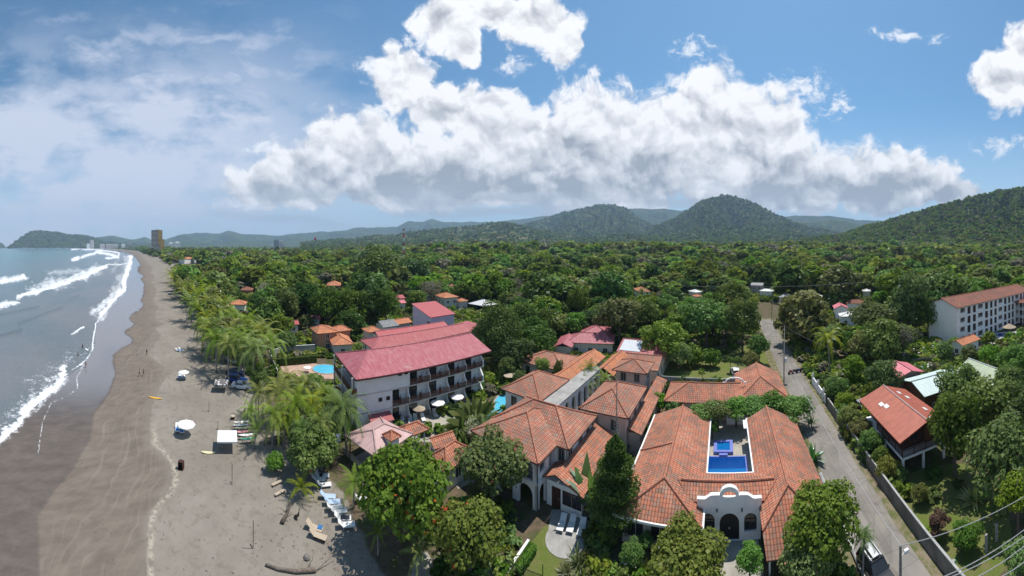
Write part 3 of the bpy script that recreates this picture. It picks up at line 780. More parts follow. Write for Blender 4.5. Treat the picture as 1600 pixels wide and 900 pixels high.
def fmap(fr, face, at):
    """matrix turning (s along wall, o outward, z) into frame coordinates"""
    if face == '+x': m = Matrix(((0, 1, 0, at), (1, 0, 0, 0), (0, 0, 1, 0), (0, 0, 0, 1)))
    elif face == '-x': m = Matrix(((0, -1, 0, at), (1, 0, 0, 0), (0, 0, 1, 0), (0, 0, 0, 1)))
    elif face == '+y': m = Matrix(((1, 0, 0, 0), (0, 1, 0, at), (0, 0, 1, 0), (0, 0, 0, 1)))
    else: m = Matrix(((1, 0, 0, 0), (0, -1, 0, at), (0, 0, 1, 0), (0, 0, 0, 1)))
    return fr.T @ m
def win(fr, face, at, s, z0, w, h, frame='trim_white', pane='glass_dark', mull=1, bars=0, name='window', parent=None, ft=.07, o=.0, sill=False):
    M = fmap(fr, face, at+0)
    a = MB(M); x0, x1 = s-w/2, s+w/2
    a.box(x0-ft, x0, o, o+.07, z0-ft, z0+h+ft); a.box(x1, x1+ft, o, o+.07, z0-ft, z0+h+ft)
    a.box(x0, x1, o, o+.07, z0+h, z0+h+ft); a.box(x0, x1, o, o+.07, z0-ft, z0)
    for i in range(mull): xx = x0+w*(i+1)/(mull+1); a.box(xx-.025, xx+.025, o+.022, o+.055, z0, z0+h)
    for i in range(bars): zz = z0+h*(i+1)/(bars+1); a.box(x0, x1, o+.024, o+.05, zz-.02, zz+.02)
    fo = a.build(name, M_[frame], parent or fr.r)
    b = MB(M); b.box(x0, x1, o+.004, o+.02, z0, z0+h); b.build('pane' if name != 'door' else 'door_panel', M_[pane], fo)
    if sill:
        c = MB(M); c.box(x0-.15, x1+.15, o, o+.16, z0-ft-.09, z0-ft-.002); c.build('sill', M_[frame], fo)
    if name == 'door':
        c = MB(M); c.box(x1-.16, x1-.10, o+.02, o+.09, z0+h*.45, z0+h*.45+.14); c.build('handle', M_['steel'], fo)
    return fo
def panel(mb, s0, s1, z0, z1, T, ops, o0=0.):
    """wall panel in (s, o, z) coordinates from o0-T to o0 with openings (centre, w, zb, zt, arch)"""
    cur = s0
    for (c, w, zb, zt, arch) in sorted(ops):
        a, b = c-w/2, c+w/2
        if a > cur+.001: mb.box(cur, a, o0-T, o0, z0, z1)
        if zb > z0+.001: mb.box(a, b, o0-T, o0, z0, zb)
        if arch:
            r = w/2; zs = zt-r*arch; K = 10
            zz = lambda x: zs+arch*math.sqrt(max(0, r*r-(x-c)**2))
            for i in range(K):
                xa, xb = c-r*cos(pi*i/K), c-r*cos(pi*(i+1)/K)
                mb.vprism([(xa, zz(xa)), (xb, zz(xb)), (xb, z1), (xa, z1)], o0-T, o0)
        else: mb.box(a, b, o0-T, o0, zt, z1)
        cur = b
    if cur < s1-.001: mb.box(cur, s1, o0-T, o0, z0, z1)
def rail(fr, face, at, s0, s1, z, h=1.0, mat='wood_brown', name='railing', parent=None, gap=.16, solid=False, o=0.):
    a = MB(fmap(fr, face, at))
    a.box(s0, s1, o-.03, o+.03, z+h-.07, z+h); a.box(s0, s1, o-.025, o+.025, z+.08, z+.14)
    if solid: a.box(s0, s1, o-.012, o+.012, z+.14, z+h-.07)
    else:
        n = max(2, int((s1-s0)/gap))
        for i in range(n+1): x = s0+(s1-s0)*i/n; a.box(x-.02, x+.02, o-.02, o+.02, z+.14, z+h-.07)
    n = max(1, round((s1-s0)/1.8))
    for i in range(n+1): x = s0+(s1-s0)*i/n; a.box(x-.04, x+.04, o-.04, o+.04, z, z+h+.03)
    return a.build(name, M_[mat], parent or fr.r)
def house(label, az, cx, cy, ze, wx, wy, rm, wm, zr=None, axis='y', i0=None, i1=None, over=.5, name='house', z=None, cat='house', px=True, wins=True, group=None, faces=('-y', '-x', '+x'), open_=False):
    """plain house around the photo pixel (cx, cy) of its eave-level middle"""
    if px:
        c = P(cx, cy, ze+.4)
    else: c = W(cy, cx)
    if z is None: z = float(HG(np.array(c[0]), np.array(c[1])))
    fr = Fr(name, label, cat, az, 0, 0, z, group, world=c); ze = ze-z
    zr = ze+min(wx, wy)*.22 if zr is None else zr-z
    x0, x1, y0, y1 = -wx/2, wx/2, -wy/2, wy/2
    a = fr.mb()
    if open_:
        for xx in (x0+over, x1-over-.15):
            for yy in np.linspace(y0+over, y1-over-.15, 3): a = fr.mb(); a.box(xx, xx+.15, yy, yy+.15, 0, ze); a.build('post', M_[wm], fr.r)
        a = fr.mb(); a.box(x0+over+.3, x1-over-.3, y0+over+.3, y1-over-.3, 0, .1); a.build('floor_slab', M_['concrete'], fr.r)
    else:
        a.box(x0+over, x1-over, y0+over, y1-over, 0, ze-.02)
        g = i0 == 0 or i1 == 0
        if g: 
            if axis == 'y': gable_ends(a, x0+over, x1-over, y0+over, y1-over, ze-.02, zr-(over/(wx/2))*(zr-ze)*1.2, axis, over)
            else: gable_ends(a, x0+over, x1-over, y0+over, y1-over, ze-.02, zr-(over/(wy/2))*(zr-ze)*1.2, axis, over)
        a.build('wall', M_[wm], fr.r)
    roof(fr, rm, x0, x1, y0, y1, ze, zr, axis, i0, i1, t=.12)
    if wins and not open_:
        fl = [.9] if ze < 4.8 else [.9, 3.7]
        for f in faces:
            L0, L1 = (x0+over, x1-over) if f[1] == 'y' else (y0+over, y1-over)
            at_ = {'-y': y0+over, '-x': x0+over, '+x': x1-over}[f]
            n = max(1, int((L1-L0)/3.0))
            for zz in fl:
                for i in range(n):
                    if zz+1.3 < ze: win(fr, f, at_, L0+(L1-L0)*(i+.5)/n, zz, 1.1, 1.25)
    return fr

# ------------------------------------------------------------ courtyard villa (U shaped, terracotta)
A1 = 37.1
v = Fr('villa', 'terracotta U-shaped villa round a dark blue pool, white scalloped parapet over its arched entrance', 'villa', A1, .65, 33)
rf = v.mb(); T0 = 'tile_terracotta'
ZE, ZR = 3.2, 5.0
L = [(-10.7, 50.9), (-6.3, 50.4), (-2.2, 50.9)]
# left wing: outer slope, inner slope, front hip
slab(rf, [(-10.7, 30.9, ZE), (-10.7, 50.9, ZE), (-6.3, 50.9, ZR), (-6.3, 34.7, ZR)])
slab(rf, [(-2.0, 30.9, ZE), (-6.3, 34.7, ZR), (-6.3, 50.9, ZR), (-2.0, 50.9, ZE)])
slab(rf, [(-10.7, 30.9, ZE), (-6.3, 34.7, ZR), (-2.0, 30.9, ZE)])
# right wing: inner slope, outer slope (lower eave), front slope running on over the carport
slab(rf, [(3.7, 50.6, ZE), (6.75, 50.6, ZR), (6.75, 33.5, ZR), (3.7, 30.4, ZE)])
slab(rf, [(6.75, 50.6, ZR), (11.3, 50.6, 2.65), (11.3, 28.6, 2.65), (6.75, 33.5, ZR)])
slab(rf, [(6.75, 33.5, ZR), (3.7, 30.4, ZE), (3.7, 28.2, 1.96), (11.3, 28.2, 1.96), (11.3, 28.6, 2.19)][:4] if False else [(6.75, 33.5, ZR), (3.7, 30.45, ZE), (3.85, 28.6, 2.15), (11.28, 28.6, 2.15)])
# cross roof over the entrance hall
slab(rf, [(-3.2, 38.5, 3.2), (4.6, 38.5, 3.2), (5.9, 35.3, 4.55), (-4.9, 35.3, 4.55)])
slab(rf, [(-4.9, 35.3, 4.55), (5.9, 35.3, 4.55), (4.3, 33.5, 3.68), (-3.4, 33.5, 3.68)])
ro = rf.build('roof', M_[T0], v.r)
rc = v.mb()
for a, b in (((-6.3, 50.9, ZR), (-6.3, 34.7, ZR)), ((-6.3, 34.7, ZR), (-10.7, 30.9, ZE)), ((-6.3, 34.7, ZR), (-2.0, 30.9, ZE)), ((6.75, 50.6, ZR), (6.75, 33.5, ZR)), ((6.75, 33.5, ZR), (3.7, 30.45, ZE)),
             ((6.75, 33.5, ZR), (11.28, 28.6, 2.15)), ((-4.6, 35.3, 4.55), (5.6, 35.3, 4.55)), ((-10.7, 41.4, ZE+.02), (-6.3, 41.0, ZR))):
    rc.tube([Vector(a)+Vector((0, 0, .05)), Vector(b)+Vector((0, 0, .05))], .12, 6)
rc.build('ridge_cap', M_['ridge_clay'], ro)
g = v.mb()
for b in ((-2.0, -1.82, 38.5, 51, 2.98, 3.22), (-2.0, -1.82, 30.8, 34, 2.98, 3.22), (3.5, 3.68, 38.5, 50.7, 2.98, 3.22), (-3.0, 4.4, 38.5, 38.64, 2.98, 3.2), (-10.7, -2.0, 30.74, 30.9, 2.98, 3.2), (-10.9, -10.7, 30.8, 50.9, 2.95, 3.18), (3.7, 6, 50.6, 50.75, 2.9, 3.25)): g.box(*b)
g.build('gutter', M_['trim_white'], ro)
wl = v.mb()
wl.box(-10.1, -9.9, 31.6, 50.5, 0, 3.2); wl.box(-2.75, -2.6, 38.6, 50.5, 0, 3.05); wl.box(-10.1, -2.6, 50.3, 50.5, 0, 3.3)
wl.box(4.3, 4.45, 38.6, 50.2, 0, 3.3); wl.box(10.6, 10.8, 31.5, 50.2, 0, 2.7); wl.box(4.3, 10.8, 50.0, 50.2, 0, 3.3)
wl.box(-3.4, 4.6, 37.9, 38.1, 0, 3.2); wl.box(4.4, 10.7, 31.6, 31.8, 0, 3.0)
wl.vprism([(-10.1, 3.1), (-2.6, 3.1), (-6.3, 4.75)], 50.3, 50.5); wl.vprism([(4.3, 3.2), (10.8, 2.8), (6.75, 4.8)], 50.0, 50.2)
M = fmap(v, '-y', 31.7); fp = MB(M)
panel(fp, -10.1, -2.6, 0, 3.15, .2, [(-8.8, 1.7, .5, 2.5, 0), (-6.3, 1.7, .5, 2.5, 0), (-4.1, 1.7, .5, 2.5, 0)])
wall_o = wl.build('wall', M_['plaster_white'], v.r); fp.build('front_wall', M_['plaster_cream'], v.r)
for s in (-8.8, -6.3, -4.1): win(v, '-y', 31.9, s, .5, 1.7, 2.0, o=-.1)
# curved parapet porch with three arches
por = MB(fmap(v, '-y', 33.2))
def ptop(s):
    q = abs(s-.65)
    if q < 1.0: return 4.5+math.sqrt(max(0, 1.0-q*q))*.95
    if q < 1.75: return 4.62-.05*(q-1)
    if q < 2.6: return 4.58-.42*(1-cos(pi*(q-1.75)/.85))/2*1.0
    return 4.16
xs = [(.65-3.3)+6.6*i/66 for i in range(67)]
panel(por, -2.55, 3.85, 0, 3.15, .28, [(-1.5, 1.3, .85, 2.75, 1), (.65, 2.0, .02, 2.8, 1), (2.8, 1.3, .85, 2.75, 1)])
for xa, xb in zip(xs[:-1], xs[1:]):
    za, zb = ptop(xa), ptop(xb); q = abs((xa+xb)/2-.65)
    lo = 3.15 if q < 2.9 else 3.15+(q-2.9)*1.0
    if q < .70:   # bell opening in the crown of the parapet
        r = .72; ha = 4.42+math.sqrt(max(0, r*r-(xa-.65)**2))*.85; hb = 4.42+math.sqrt(max(0, r*r-(xb-.65)**2))*.85
        por.vprism([(xa, 3.15), (xb, 3.15), (xb, 4.42), (xa, 4.42)], -.28, 0); por.vprism([(xa, ha), (xb, hb), (xb, zb), (xa, za)], -.28, 0)
    else: por.vprism([(xa, lo), (xb, lo), (xb, zb), (xa, za)], -.28, 0)
po = por.build('parapet_porch', M_['plaster_white'], v.r)
cp = MB(fmap(v, '-y', 33.2))
for xa, xb in zip(xs[:-1], xs[1:]):
    za, zb = ptop(xa), ptop(xb); cp.vprism([(xa, za+.004), (xb, zb+.004), (xb, zb+.10), (xa, za+.10)], -.36, .08)
cp.build('coping', M_['trim_white'], po)
dm = MB(fmap(v, '-y', 33.4))
for s in (.14, 1.16): dm.box(s-.49, s+.49, -.02, .02, .02, 2.75)
for i in range(9): dm.box(-.3+i*.235, -.27+i*.235, .02, .05, .05, 2.6)
dd = dm.build('door', M_['iron_black'], v.r)
h = MB(fmap(v, '-y', 33.4)); h.box(.56, .74, .05, .1, 1.1, 1.3); h.build('handle', M_['steel'], dd)
for s in (-1.5, 2.8):
    a = MB(fmap(v, '-y', 33.42)); a.box(s-.64, s+.64, -.02, .0, .86, 2.75); wo_ = a.build('window', M_['glass_dark'], v.r)
    a = MB(fmap(v, '-y', 33.42)); a.box(s-.02, s+.02, 0, .05, .86, 2.74); a.box(s-.6, s+.6, 0, .05, 1.98, 2.02); a.build('frame', M_['wood_dark'], wo_)
for s in (-.62, 1.92):
    a = MB(fmap(v, '-y', 33.2)); a.box(s-.06, s+.06, .0, .16, 3.02, 3.3); a.build('wall_lamp', M_['metal_dark'], v.r)
a = MB(fmap(v, '-y', 33.2)); a.box(-2.9, -2.45, -.02, .35, 3.28, 3.5)
# carport posts and side pergola slab
a = v.mb(); a.box(4.1, 4.25, 28.9, 29.05, 0, 2.1); a.build('post', M_['trim_white'], v.r)
a = v.mb(); a.box(3.05, 3.85, 48.1, 50.4, 3.0, 3.12); a.build('canopy', M_['trim_white'], v.r)

# courtyard: paving, pool, raised tub
def flat(name, pts, mat, z=.004, kind='structure', t=.0):
    n = len(pts); a = MB()
    a.add([(p[0], p[1], z) for p in pts], [tuple(range(n))] )
    o = a.build(name, M_[mat]); tag(o, kind=kind); return o
def wq(az, u, v_): A = radians(az); return (v_*sin(A)+u*cos(A), v_*cos(A)-u*sin(A))
flat('courtyard_paving', [wq(A1, u, w_) for u, w_ in ((-2.6, 38.1), (4.3, 38.1), (4.3, 57), (-2.6, 57))], 'court_stone', .03)
pl = Fr('swimming_pool', 'dark blue rectangular pool in the courtyard of the U-shaped villa', 'pool', A1, .5, 43)
a = pl.mb()
for b in ((-2.35, -2.1, 39.3, 46.5, 0, .10), (3.1, 3.35, 39.3, 46.5, 0, .10), (-2.1, 3.1, 39.3, 39.5, 0, .10), (-2.1, 3.1, 46.3, 46.5, 0, .10)): a.box(*b)
a.build('rim', M_['pool_tile'], pl.r)
for nm_, y0_, y1_, mt_ in (('near_water', 39.5, 43.9, 'pool_azure'), ('far_water', 43.9, 46.3, 'pool_blue')):  # one level surface in two tones, lighter near part, darker far part
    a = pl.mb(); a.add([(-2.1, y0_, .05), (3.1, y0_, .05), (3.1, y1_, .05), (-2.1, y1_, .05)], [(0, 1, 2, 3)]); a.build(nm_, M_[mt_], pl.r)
tb = Fr('hot_tub', 'square raised spa tub of blue tiles at the back of the villa pool', 'hot tub', A1, .05, 48.2)
a = tb.mb(); T_ = .45
for b in ((-1.37, 1.47, 46.9, 47.35, 0, T_), (-1.37, 1.47, 49.35, 49.8, 0, T_), (-1.37, -.9, 47.35, 49.35, 0, T_), (1.0, 1.47, 47.35, 49.35, 0, T_), (-.55, .65, 46.4, 46.9, 0, .3), (-.9, 1.0, 47.35, 49.35, 0, .1)): a.box(*b)
a.build('basin', M_['pool_tile'], tb.r)
a = tb.mb(); a.box(-.9, 1.0, 48.8, 49.35, .1, .25); a.box(-.5, .6, 47.9, 48.5, .1, .16); a.build('bench', M_['pool_tile'], tb.r)
a = tb.mb(); a.add([(-.9, 47.35, .3), (1.0, 47.35, .3), (1.0, 49.35, .3), (-.9, 49.35, .3)], [(0, 1, 2, 3)]); a.build('water_surface', M_['pool_azure'], tb.r)
flat('forecourt', [wq(A1, u, w_) for u, w_ in ((-2.2, 33.2), (3.6, 33.2), (3.8, 22), (-1.5, 22))], 'pavement', .012)
flat('garden_path', [wq(A1, u, w_) for u, w_ in ((-9.5, 30.6), (-9.5, 29.2), (-2, 27.8), (-2, 29.4))], 'pavement', .016)

# ------------------------------------------------------------ rear tiled house behind the courtyard
v2 = Fr('house', 'long low terracotta house behind the courtyard trees with a small curved gablet', 'house', A1, 0, 60)
roof(v2, T0, -10.3, 3.2, 55.6, 63.6, 3.2, 5.0, 'x', 4, 0)
roof(v2, T0, 2.4, 11.6, 56, 68.6, 3.3, 5.5, 'y', 5, 0)
a = v2.mb(); a.box(-9.8, 3, 56.2, 63, 0, 3.18); a.box(3, 11, 56.6, 68, 0, 3.25); a.vprism([(3.1, 3.2), (11, 3.2), (7, 5.0)], 67.8, 68); a.build('wall', M_['plaster_pink'], v2.r)
roof(v2, T0, .2, 4.0, 54.2, 60.4, 3.7, 4.7, 'y', 0, 0, name='porch_roof')
a = v2.mb(); a.box(.6, 3.6, 54.8, 56.2, 0, 3.65); a.vprism([(.6, 3.65), (3.6, 3.65), (2.1, 4.5)], 54.8, 55); a.build('porch_wall', M_['plaster_white'], v2.r)
win(v2, '-y', 54.8, 2.1, 2.0, 1.6, 1.3, pane='glass_dark', frame='wood_dark')
a = MB(fmap(v2, '-y', 60.4)); 
for i in range(16):
    t0, t1 = pi*i/16, pi*(i+1)/16; f = lambda t, r: (2.1-r*cos(t), 4.75+r*.55*sin(t))
    a.vprism([f(t0, 1.45), f(t1, 1.45), f(t1, 1.75), f(t0, 1.75)], -.25, 0)
a.box(-.1, .36, -.25, 0, 4.6, 4.8); a.box(3.84, 4.3, -.25, 0, 4.6, 4.8); a.build('gablet', M_['trim_white'], v2.r)
for s in (-8.5, -5.5, -2.5): win(v2, '-y', 56.2, s, .9, 1.2, 1.3)

# ------------------------------------------------------------ white two-storey villa with arcades (grid frame, x = b, y = a)
v3 = Fr('villa', 'white two-storey villa with arcaded corner porch, weathered tile roof, beside the lawn and terrace', 'villa', 38, -24, 33)
TV = 'tile_villa'
roof(v3, TV, -30.2, -18.1, 34, 42.5, 6.0, 8.35, 'x', None, None)
roof(v3, TV, -30.19, -19.75, 30.0, 41.9, 6.005, 8.06, 'y', None, None)
a = v3.mb(); a.box(-29.4, -18.7, 34.6, 42, 0, 5.95); a.build('wall', M_['plaster_white'], v3.r)
a = MB(fmap(v3, '-y', 30.7)); panel(a, -29.4, -20.4, 0, 2.95, .35, [(-27.6, 2.0, 0, 2.5, 1), (-24.9, 2.0, 0, 2.5, 1), (-22.0, 2.0, 0, 2.5, 1)])
panel(a, -29.4, -20.4, 3.15, 5.95, .35, [(-27.6, 2.0, 3.9, 5.5, 1), (-24.9, 2.0, 3.9, 5.5, 1), (-22.0, 2.0, 3.2, 5.5, 1)])
a.build('arcade', M_['plaster_white'], v3.r)
a = MB(fmap(v3, '+x', -20.4)); panel(a, 30.7, 34.6, 0, 2.95, .3, [(31.9, 1.3, 0, 2.5, 1), (33.75, 1.0, 0, 2.5, 1)])
panel(a, 30.7, 34.6, 3.15, 5.95, .3, [(31.9, 1.4, 3.9, 5.6, 0), (33.8, .9, 3.2, 5.7, 0)]); a.build('arcade', M_['plaster_white'], v3.r)
a = v3.mb(); a.box(-29.5, -20.25, 30.6, 34.6, 2.94, 3.16); a.build('floor_band', M_['trim_white'], v3.r)
rail(v3, '-y', 30.9, -22.9, -21.1, 3.16, .9, 'iron_black'); 
for face, at_, s, z0, w_, h_ in (('+x', -18.7, 35.5, 3.3, .9, 1.7), ('+x', -18.7, 38.3, 4.4, .8, .9), ('+x', -18.7, 40.6, 4.4, .8, .9)):
    win(v3, face, at_, s, z0, w_, h_, frame='plaster_grey', ft=.16, sill=True)
win(v3, '-y', 34.6, -19.4, 3.9, .7, 1.5, frame='plaster_grey', ft=.16, sill=True)
win(v3, '-y', 34.6, -25, .1, 1.6, 2.3, name='door', frame='wood_dark', pane='wood_dark'); win(v3, '-y', 34.6, -22, .1, 1.4, 2.3, frame='wood_dark'); win(v3, '-y', 34.6, -24, 3.4, 1.6, 2.1, frame='wood_dark')
a = MB(fmap(v3, '+x', -20.4)); a.box(33.05, 33.2, .0, .14, 2.1, 2.4); a.build('wall_lamp', M_['metal_dark'], v3.r)
a = v3.mb(); a.tube([(-18.62, 34.5, 5.9), (-18.62, 34.5, 3.9)], .05); a.build('downpipe', M_['metal_dark'], v3.r); a = v3.mb(); a.tube([(-20.3, 30.62, 5.9), (-20.3, 30.62, .1)], .05); a.build('downpipe', M_['metal_dark'], v3.r)
a = v3.mb()
for p, q in (((-30.25, 29.95), (-19.7, 29.95)), ((-19.7, 29.95), (-19.7, 34)), ((-19.7, 34), (-18.05, 34)), ((-18.05, 34), (-18.05, 42.6))):
    a.tube([(p[0], p[1], 5.92), (q[0], q[1], 5.92)], .09)
a.build('gutter', M_['wood_dark'], v3.r)
# lower wing with lean-to roof
rf = v3.mb()
slab(rf, [(-18.55, 31.6, 4.35), (-18.55, 43.2, 4.75), (-15.0, 43.2, 3.35), (-15.0, 31.6, 2.95)])
o_ = rf.build('lower_roof', M_[T0], v3.r)
a = v3.mb(); a.box(-20.1, -15.6, 32.3, 34.6, 0, 2.9); a.box(-18.6, -15.6, 34.6, 43.0, 0, 3.0); a.build('lower_wall', M_['plaster_white'], v3.r)
a = v3.mb(); slab(a, [(-20.3, 31.6, 3.5), (-18.6, 31.6, 4.28), (-18.6, 34.6, 4.28), (-20.3, 34.6, 3.5)]); a.build('lower_roof', M_[T0], v3.r)
win(v3, '-y', 32.3, -17.4, .9, 1.0, 1.4, frame='wood_dark'); win(v3, '-y', 32.3, -16.2, .9, 1.0, 1.4, frame='wood_dark'); win(v3, '-y', 32.3, -18.8, .1, 1.0, 2.2, name='door', frame='wood_dark', pane='wood_dark')

# ------------------------------------------------------------ neighbouring blocks of the villa row
def block(label, x0, x1, y0, y1, ze, zr, wm='plaster_pink', rm=TV, axis='y', i0=None, i1=None, wz=(3.6,), z0=0, name='house', wins=('-y', '+x')):
    f = Fr(name, label, 'house', 38, (x0+x1)/2, (y0+y1)/2)
    roof(f, rm, x0, x1, y0, y1, ze, zr, axis, i0, i1)
    a = f.mb(); a.box(x0+.6, x1-.6, y0+.6, y1-.6, z0, ze-.03); a.build('wall', M_[wm], f.r)
    a = f.mb()
    for p, q in (((x0, y0), (x1, y0)), ((x1, y0), (x1, y1)), ((x0, y0), (x0, y1))): a.tube([(p[0], p[1], ze-.1), (q[0], q[1], ze-.1)], .08)
    a.build('gutter', M_['wood_dark'], f.r)
    for w_ in wins:
        L0, L1 = (x0, x1) if w_[1] == 'y' else (y0, y1); at_ = {'-y': y0+.6, '+x': x1-.6, '-x': x0+.6}[w_]
        n = max(1, int((L1-L0-1)/2.8))
        for zz in wz:
            for i in range(n): win(f, w_, at_, L0+.8+(L1-L0-1.6)*(i+.5)/n, zz, 1.0, 1.5, frame='plaster_grey', ft=.1)
    return f
block('pink-walled upper house with hipped weathered tiles behind the dead tree stalk', -21.4, -13.7, 43.4, 53.8, 6.0, 8.0)
block('small two-storey house with hipped tile roof nearest the rear lawn wall', -22.0, -15.0, 59, 65, 6.2, 7.7, wz=(4.2,))
block('tile-roofed upper house between the hotel pool and the colonnade', -35.4, -27.5, 42.2, 51.9, 6.0, 8.1, wm='plaster_white')
f = Fr('side_annex', 'narrow lean-to annex with plain orange tiles along the pink-walled house', 'annex', 38, -12, 52)
a = f.mb(); slab(a, [(-14.2, 44.5, 4.0), (-14.2, 64, 4.0), (-12.1, 64, 3.3), (-12.1, 44.5, 3.3)]); a.build('roof', M_[T0], f.r)
a = f.mb(); a.box(-14.2, -12.5, 44.9, 63.5, 0, 3.2); a.build('wall', M_['plaster_pink'], f.r)
f = Fr('colonnade', 'long white flat-topped colonnade with tall arches facing the palm court', 'colonnade', 38, -26, 51)
a = MB(fmap(f, '+x', -24.9)); panel(a, 42.6, 60, 0, 5.6, .35, [(44+2.3*i, 1.4, .8, 4.9, 1) for i in range(7)]); a.build('arcade', M_['plaster_white'], f.r)
a = f.mb(); a.box(-27.5, -24.7, 42.4, 60.2, 5.6, 5.8); a.build('roof_slab', M_['concrete'], f.r)
a = f.mb(); a.box(-27.5, -27.2, 42.6, 60, 0, 5.6); a.build('back_wall', M_['plaster_cream'], f.r)
a = f.mb(); a.box(-27.2, -25.3, 42.8, 60, 2.8, 2.95); a.build('gallery_floor', M_['concrete'], f.r)
f = block('low tiled house behind the cypress near the hotel garden', -46, -34, 61, 71, 3.3, 5.0, wm='plaster_cream', wz=(.9,), axis='x')
f = block('tiled roof house along the colonnade, its orange roof half hidden by palms', -33.2, -27.6, 52.3, 70, 4.6, 6.0, wm='plaster_cream', rm='tile_orange', wz=(1.2,), i0=0, i1=0)
f = block('tiled row house under the palms with plain ridge, left of the small two-storey house', -26.9, -22.4, 61, 73, 4.2, 5.5, wm='plaster_cream', rm='tile_orange', wz=(1.2,), i0=0, i1=0)
f = block('red tiled row house by the rear lawn below the white roof panels', -22.3, -14.4, 66, 75, 4.2, 5.8, wm='plaster_cream', rm='tile_villa', wz=(1.2,), i0=0, i1=0, axis='x')
f = block('maroon roofed row house carrying three pale panels, next to the round lime tree', -27, -14.6, 75.5, 86, 4.2, 6.0, wm='plaster_cream', rm='metal_maroon', wz=(1.2,), i0=0, i1=0, axis='x')
for (lb, x0, x1, y0, y1) in (('large white roof panel, nearest and leftmost of the three on the maroon roof', -26.4, -21.2, 76, 80.2), ('pinkish roof panel on the maroon roof, behind the large white one', -25, -20.4, 81.4, 84.9), ('small white roof panel on the maroon roof, closest to the lime tree', -19.6, -15.6, 81.4, 84.6)):
    q = Fr('roof_panel', lb, 'roof panel', 38, (x0+x1)/2, (y0+y1)/2, 0, 'pale panels on the maroon roof'); a = q.mb()
    zz = lambda y: 4.2+1.8*(1-abs(y-80.75)/5.25)+.12
    slab(a, [(x0, y0, zz(y0)), (x1, y0, zz(y0)), (x1, y1, zz(y1)), (x0, y1, zz(y1))], .06); a.build('sheet', M_['solar_white' if 'white' in lb else 'canopy_pink'], q.r)
    a = q.mb(); a.box(x0, x0+.08, y0, y1, min(zz(y0), zz(y1))-.16, min(zz(y0), zz(y1))-.07); a.box(x1-.08, x1, y0, y1, min(zz(y0), zz(y1))-.16, min(zz(y0), zz(y1))-.07); a.build('batten', M_['metal_pole'], q.r)
# crimson sheet-roofed bungalow, two joined roofs
c = P(925, 528, 3.8)
f = Fr('bungalow', 'crimson metal-roofed bungalow in two overlapping sections behind banana plants', 'house', 20, 0, 0, world=c)
roof(f, 'metal_crimson', -6.5, 6.5, -4.5, 4.5, 3.6, 5.2, 'x', 3, 3); roof(f, 'metal_crimson', -4, 5, 3.5, 13, 3.9, 5.4, 'y', None, None); roof(f, 'metal_crimson', -9.5, -4.5, -8, 2, 3.3, 4.3, 'y', 0, 0)
a = f.mb(); a.box(-6, 6, -4, 4, 0, 3.55); a.box(-3.5, 4.5, 4, 12.5, 0, 3.85); a.box(-9, -5, -7.5, 1.6, 0, 3.25); a.build('wall', M_['plaster_cream'], f.r)
for s in (-4, 0, 4): win(f, '-y', -4, s, .9, 1.2, 1.3)
f = Fr('satellite_dish', 'round white satellite dish on a mast beside the crimson roof', 'dish', 20, 0, 0, world=P(886, 520, 0)); 
a = f.mb(); a.tube([(0, 0, 0), (0, 0, 4.6)], .05); a.build('mast', M_['metal_pole'], f.r)
a = MB(Matrix.Translation((0, 0, 4.9)) @ Matrix.Rotation(radians(62), 4, 'Y')); a.lathe([(.1, -.25), (.8, -.12), (1.25, .1), (1.28, .12), (.8, -.06), (.1, -.2)], n=20); a.build('bowl', M_['trim_white'], f.r, True)

# ------------------------------------------------------------ hotel with the pink-red metal roof
hf = Fr('hotel', 'white three-storey hotel with brown balconies under a large pink-red metal roof', 'hotel', 44.5, 0, 0, world=(-23.7, 45.6))
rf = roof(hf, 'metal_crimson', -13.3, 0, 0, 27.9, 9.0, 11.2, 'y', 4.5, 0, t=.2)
a = hf.mb(); slab(a, [(-8.4, 27.9, 10.72), (-6.65, 27.9, 11.2), (0, 27.9, 9.0), (0, 29.0, 9.0), (-5.4, 28.9, 10.82)][1:] , .2); 
a = hf.mb()
a.box(-12.4, -2.2, 2.4, 26.9, 0, 8.95)                   # back wall of the balconies
a.box(-2.2, -1.0, .5, 6.8, 3.0, 5.85); a.box(-2.2, -1.0, .5, 10.1, 6.0, 8.95); a.box(-2.2, -1.0, .5, 6.8, 0, 2.85)
a.vprism([(-12.4, 8.9), (-1, 8.9), (-6.65, 10.8)], 26.7, 26.9)
for s, z0 in ((10.1, 3), (14.2, 3), (18.3, 3), (22.4, 3), (14.2, 6), (18.3, 6), (22.4, 6), (10.1, 0), (14.2, 0), (18.3, 0), (22.4, 0)):
    a.vprism([(-2.2, z0), (-1.02, z0), (-1.02, z0+1.0), (-1.55, z0+1.6), (-1.8, z0+2.85), (-2.2, z0+2.85)], s-.1, s+.1)
for z0 in (0, 3, 6):
    a.add([( -2.2, 26.4, z0), (-1.0, 26.4, z0), (-1.0, 26.4, z0+1.1), (-1.7, 26.4, z0+2.0), (-2.2, 26.4, z0+2.85), (-2.2, 26.7, z0), (-1.0, 26.7, z0), (-1.0, 26.7, z0+1.1), (-1.7, 26.7, z0+2.0), (-2.2, 26.7, z0+2.85)], [(0, 1, 2, 3, 4), (9, 8, 7, 6, 5), (0, 5, 6, 1), (1, 6, 7, 2), (2, 7, 8, 3), (3, 8, 9, 4)])
a.build('wall', M_['plaster_white'], hf.r)
a = hf.mb()
for z0 in (3.0, 6.0):
    a.box(-2.2, -.92, .4, 26.75, z0-.16, z0); a.box(-12.9, -.92, -.4, 2.4, z0-.17, z0-.003)
a.build('floor_slab', M_['plaster_cream'], hf.r)
a = hf.mb(); a.box(-12.6, -2.3, 2.1, 27.0, 8.8, 8.94); a.build('cornice', M_['wood_dark'], hf.r)
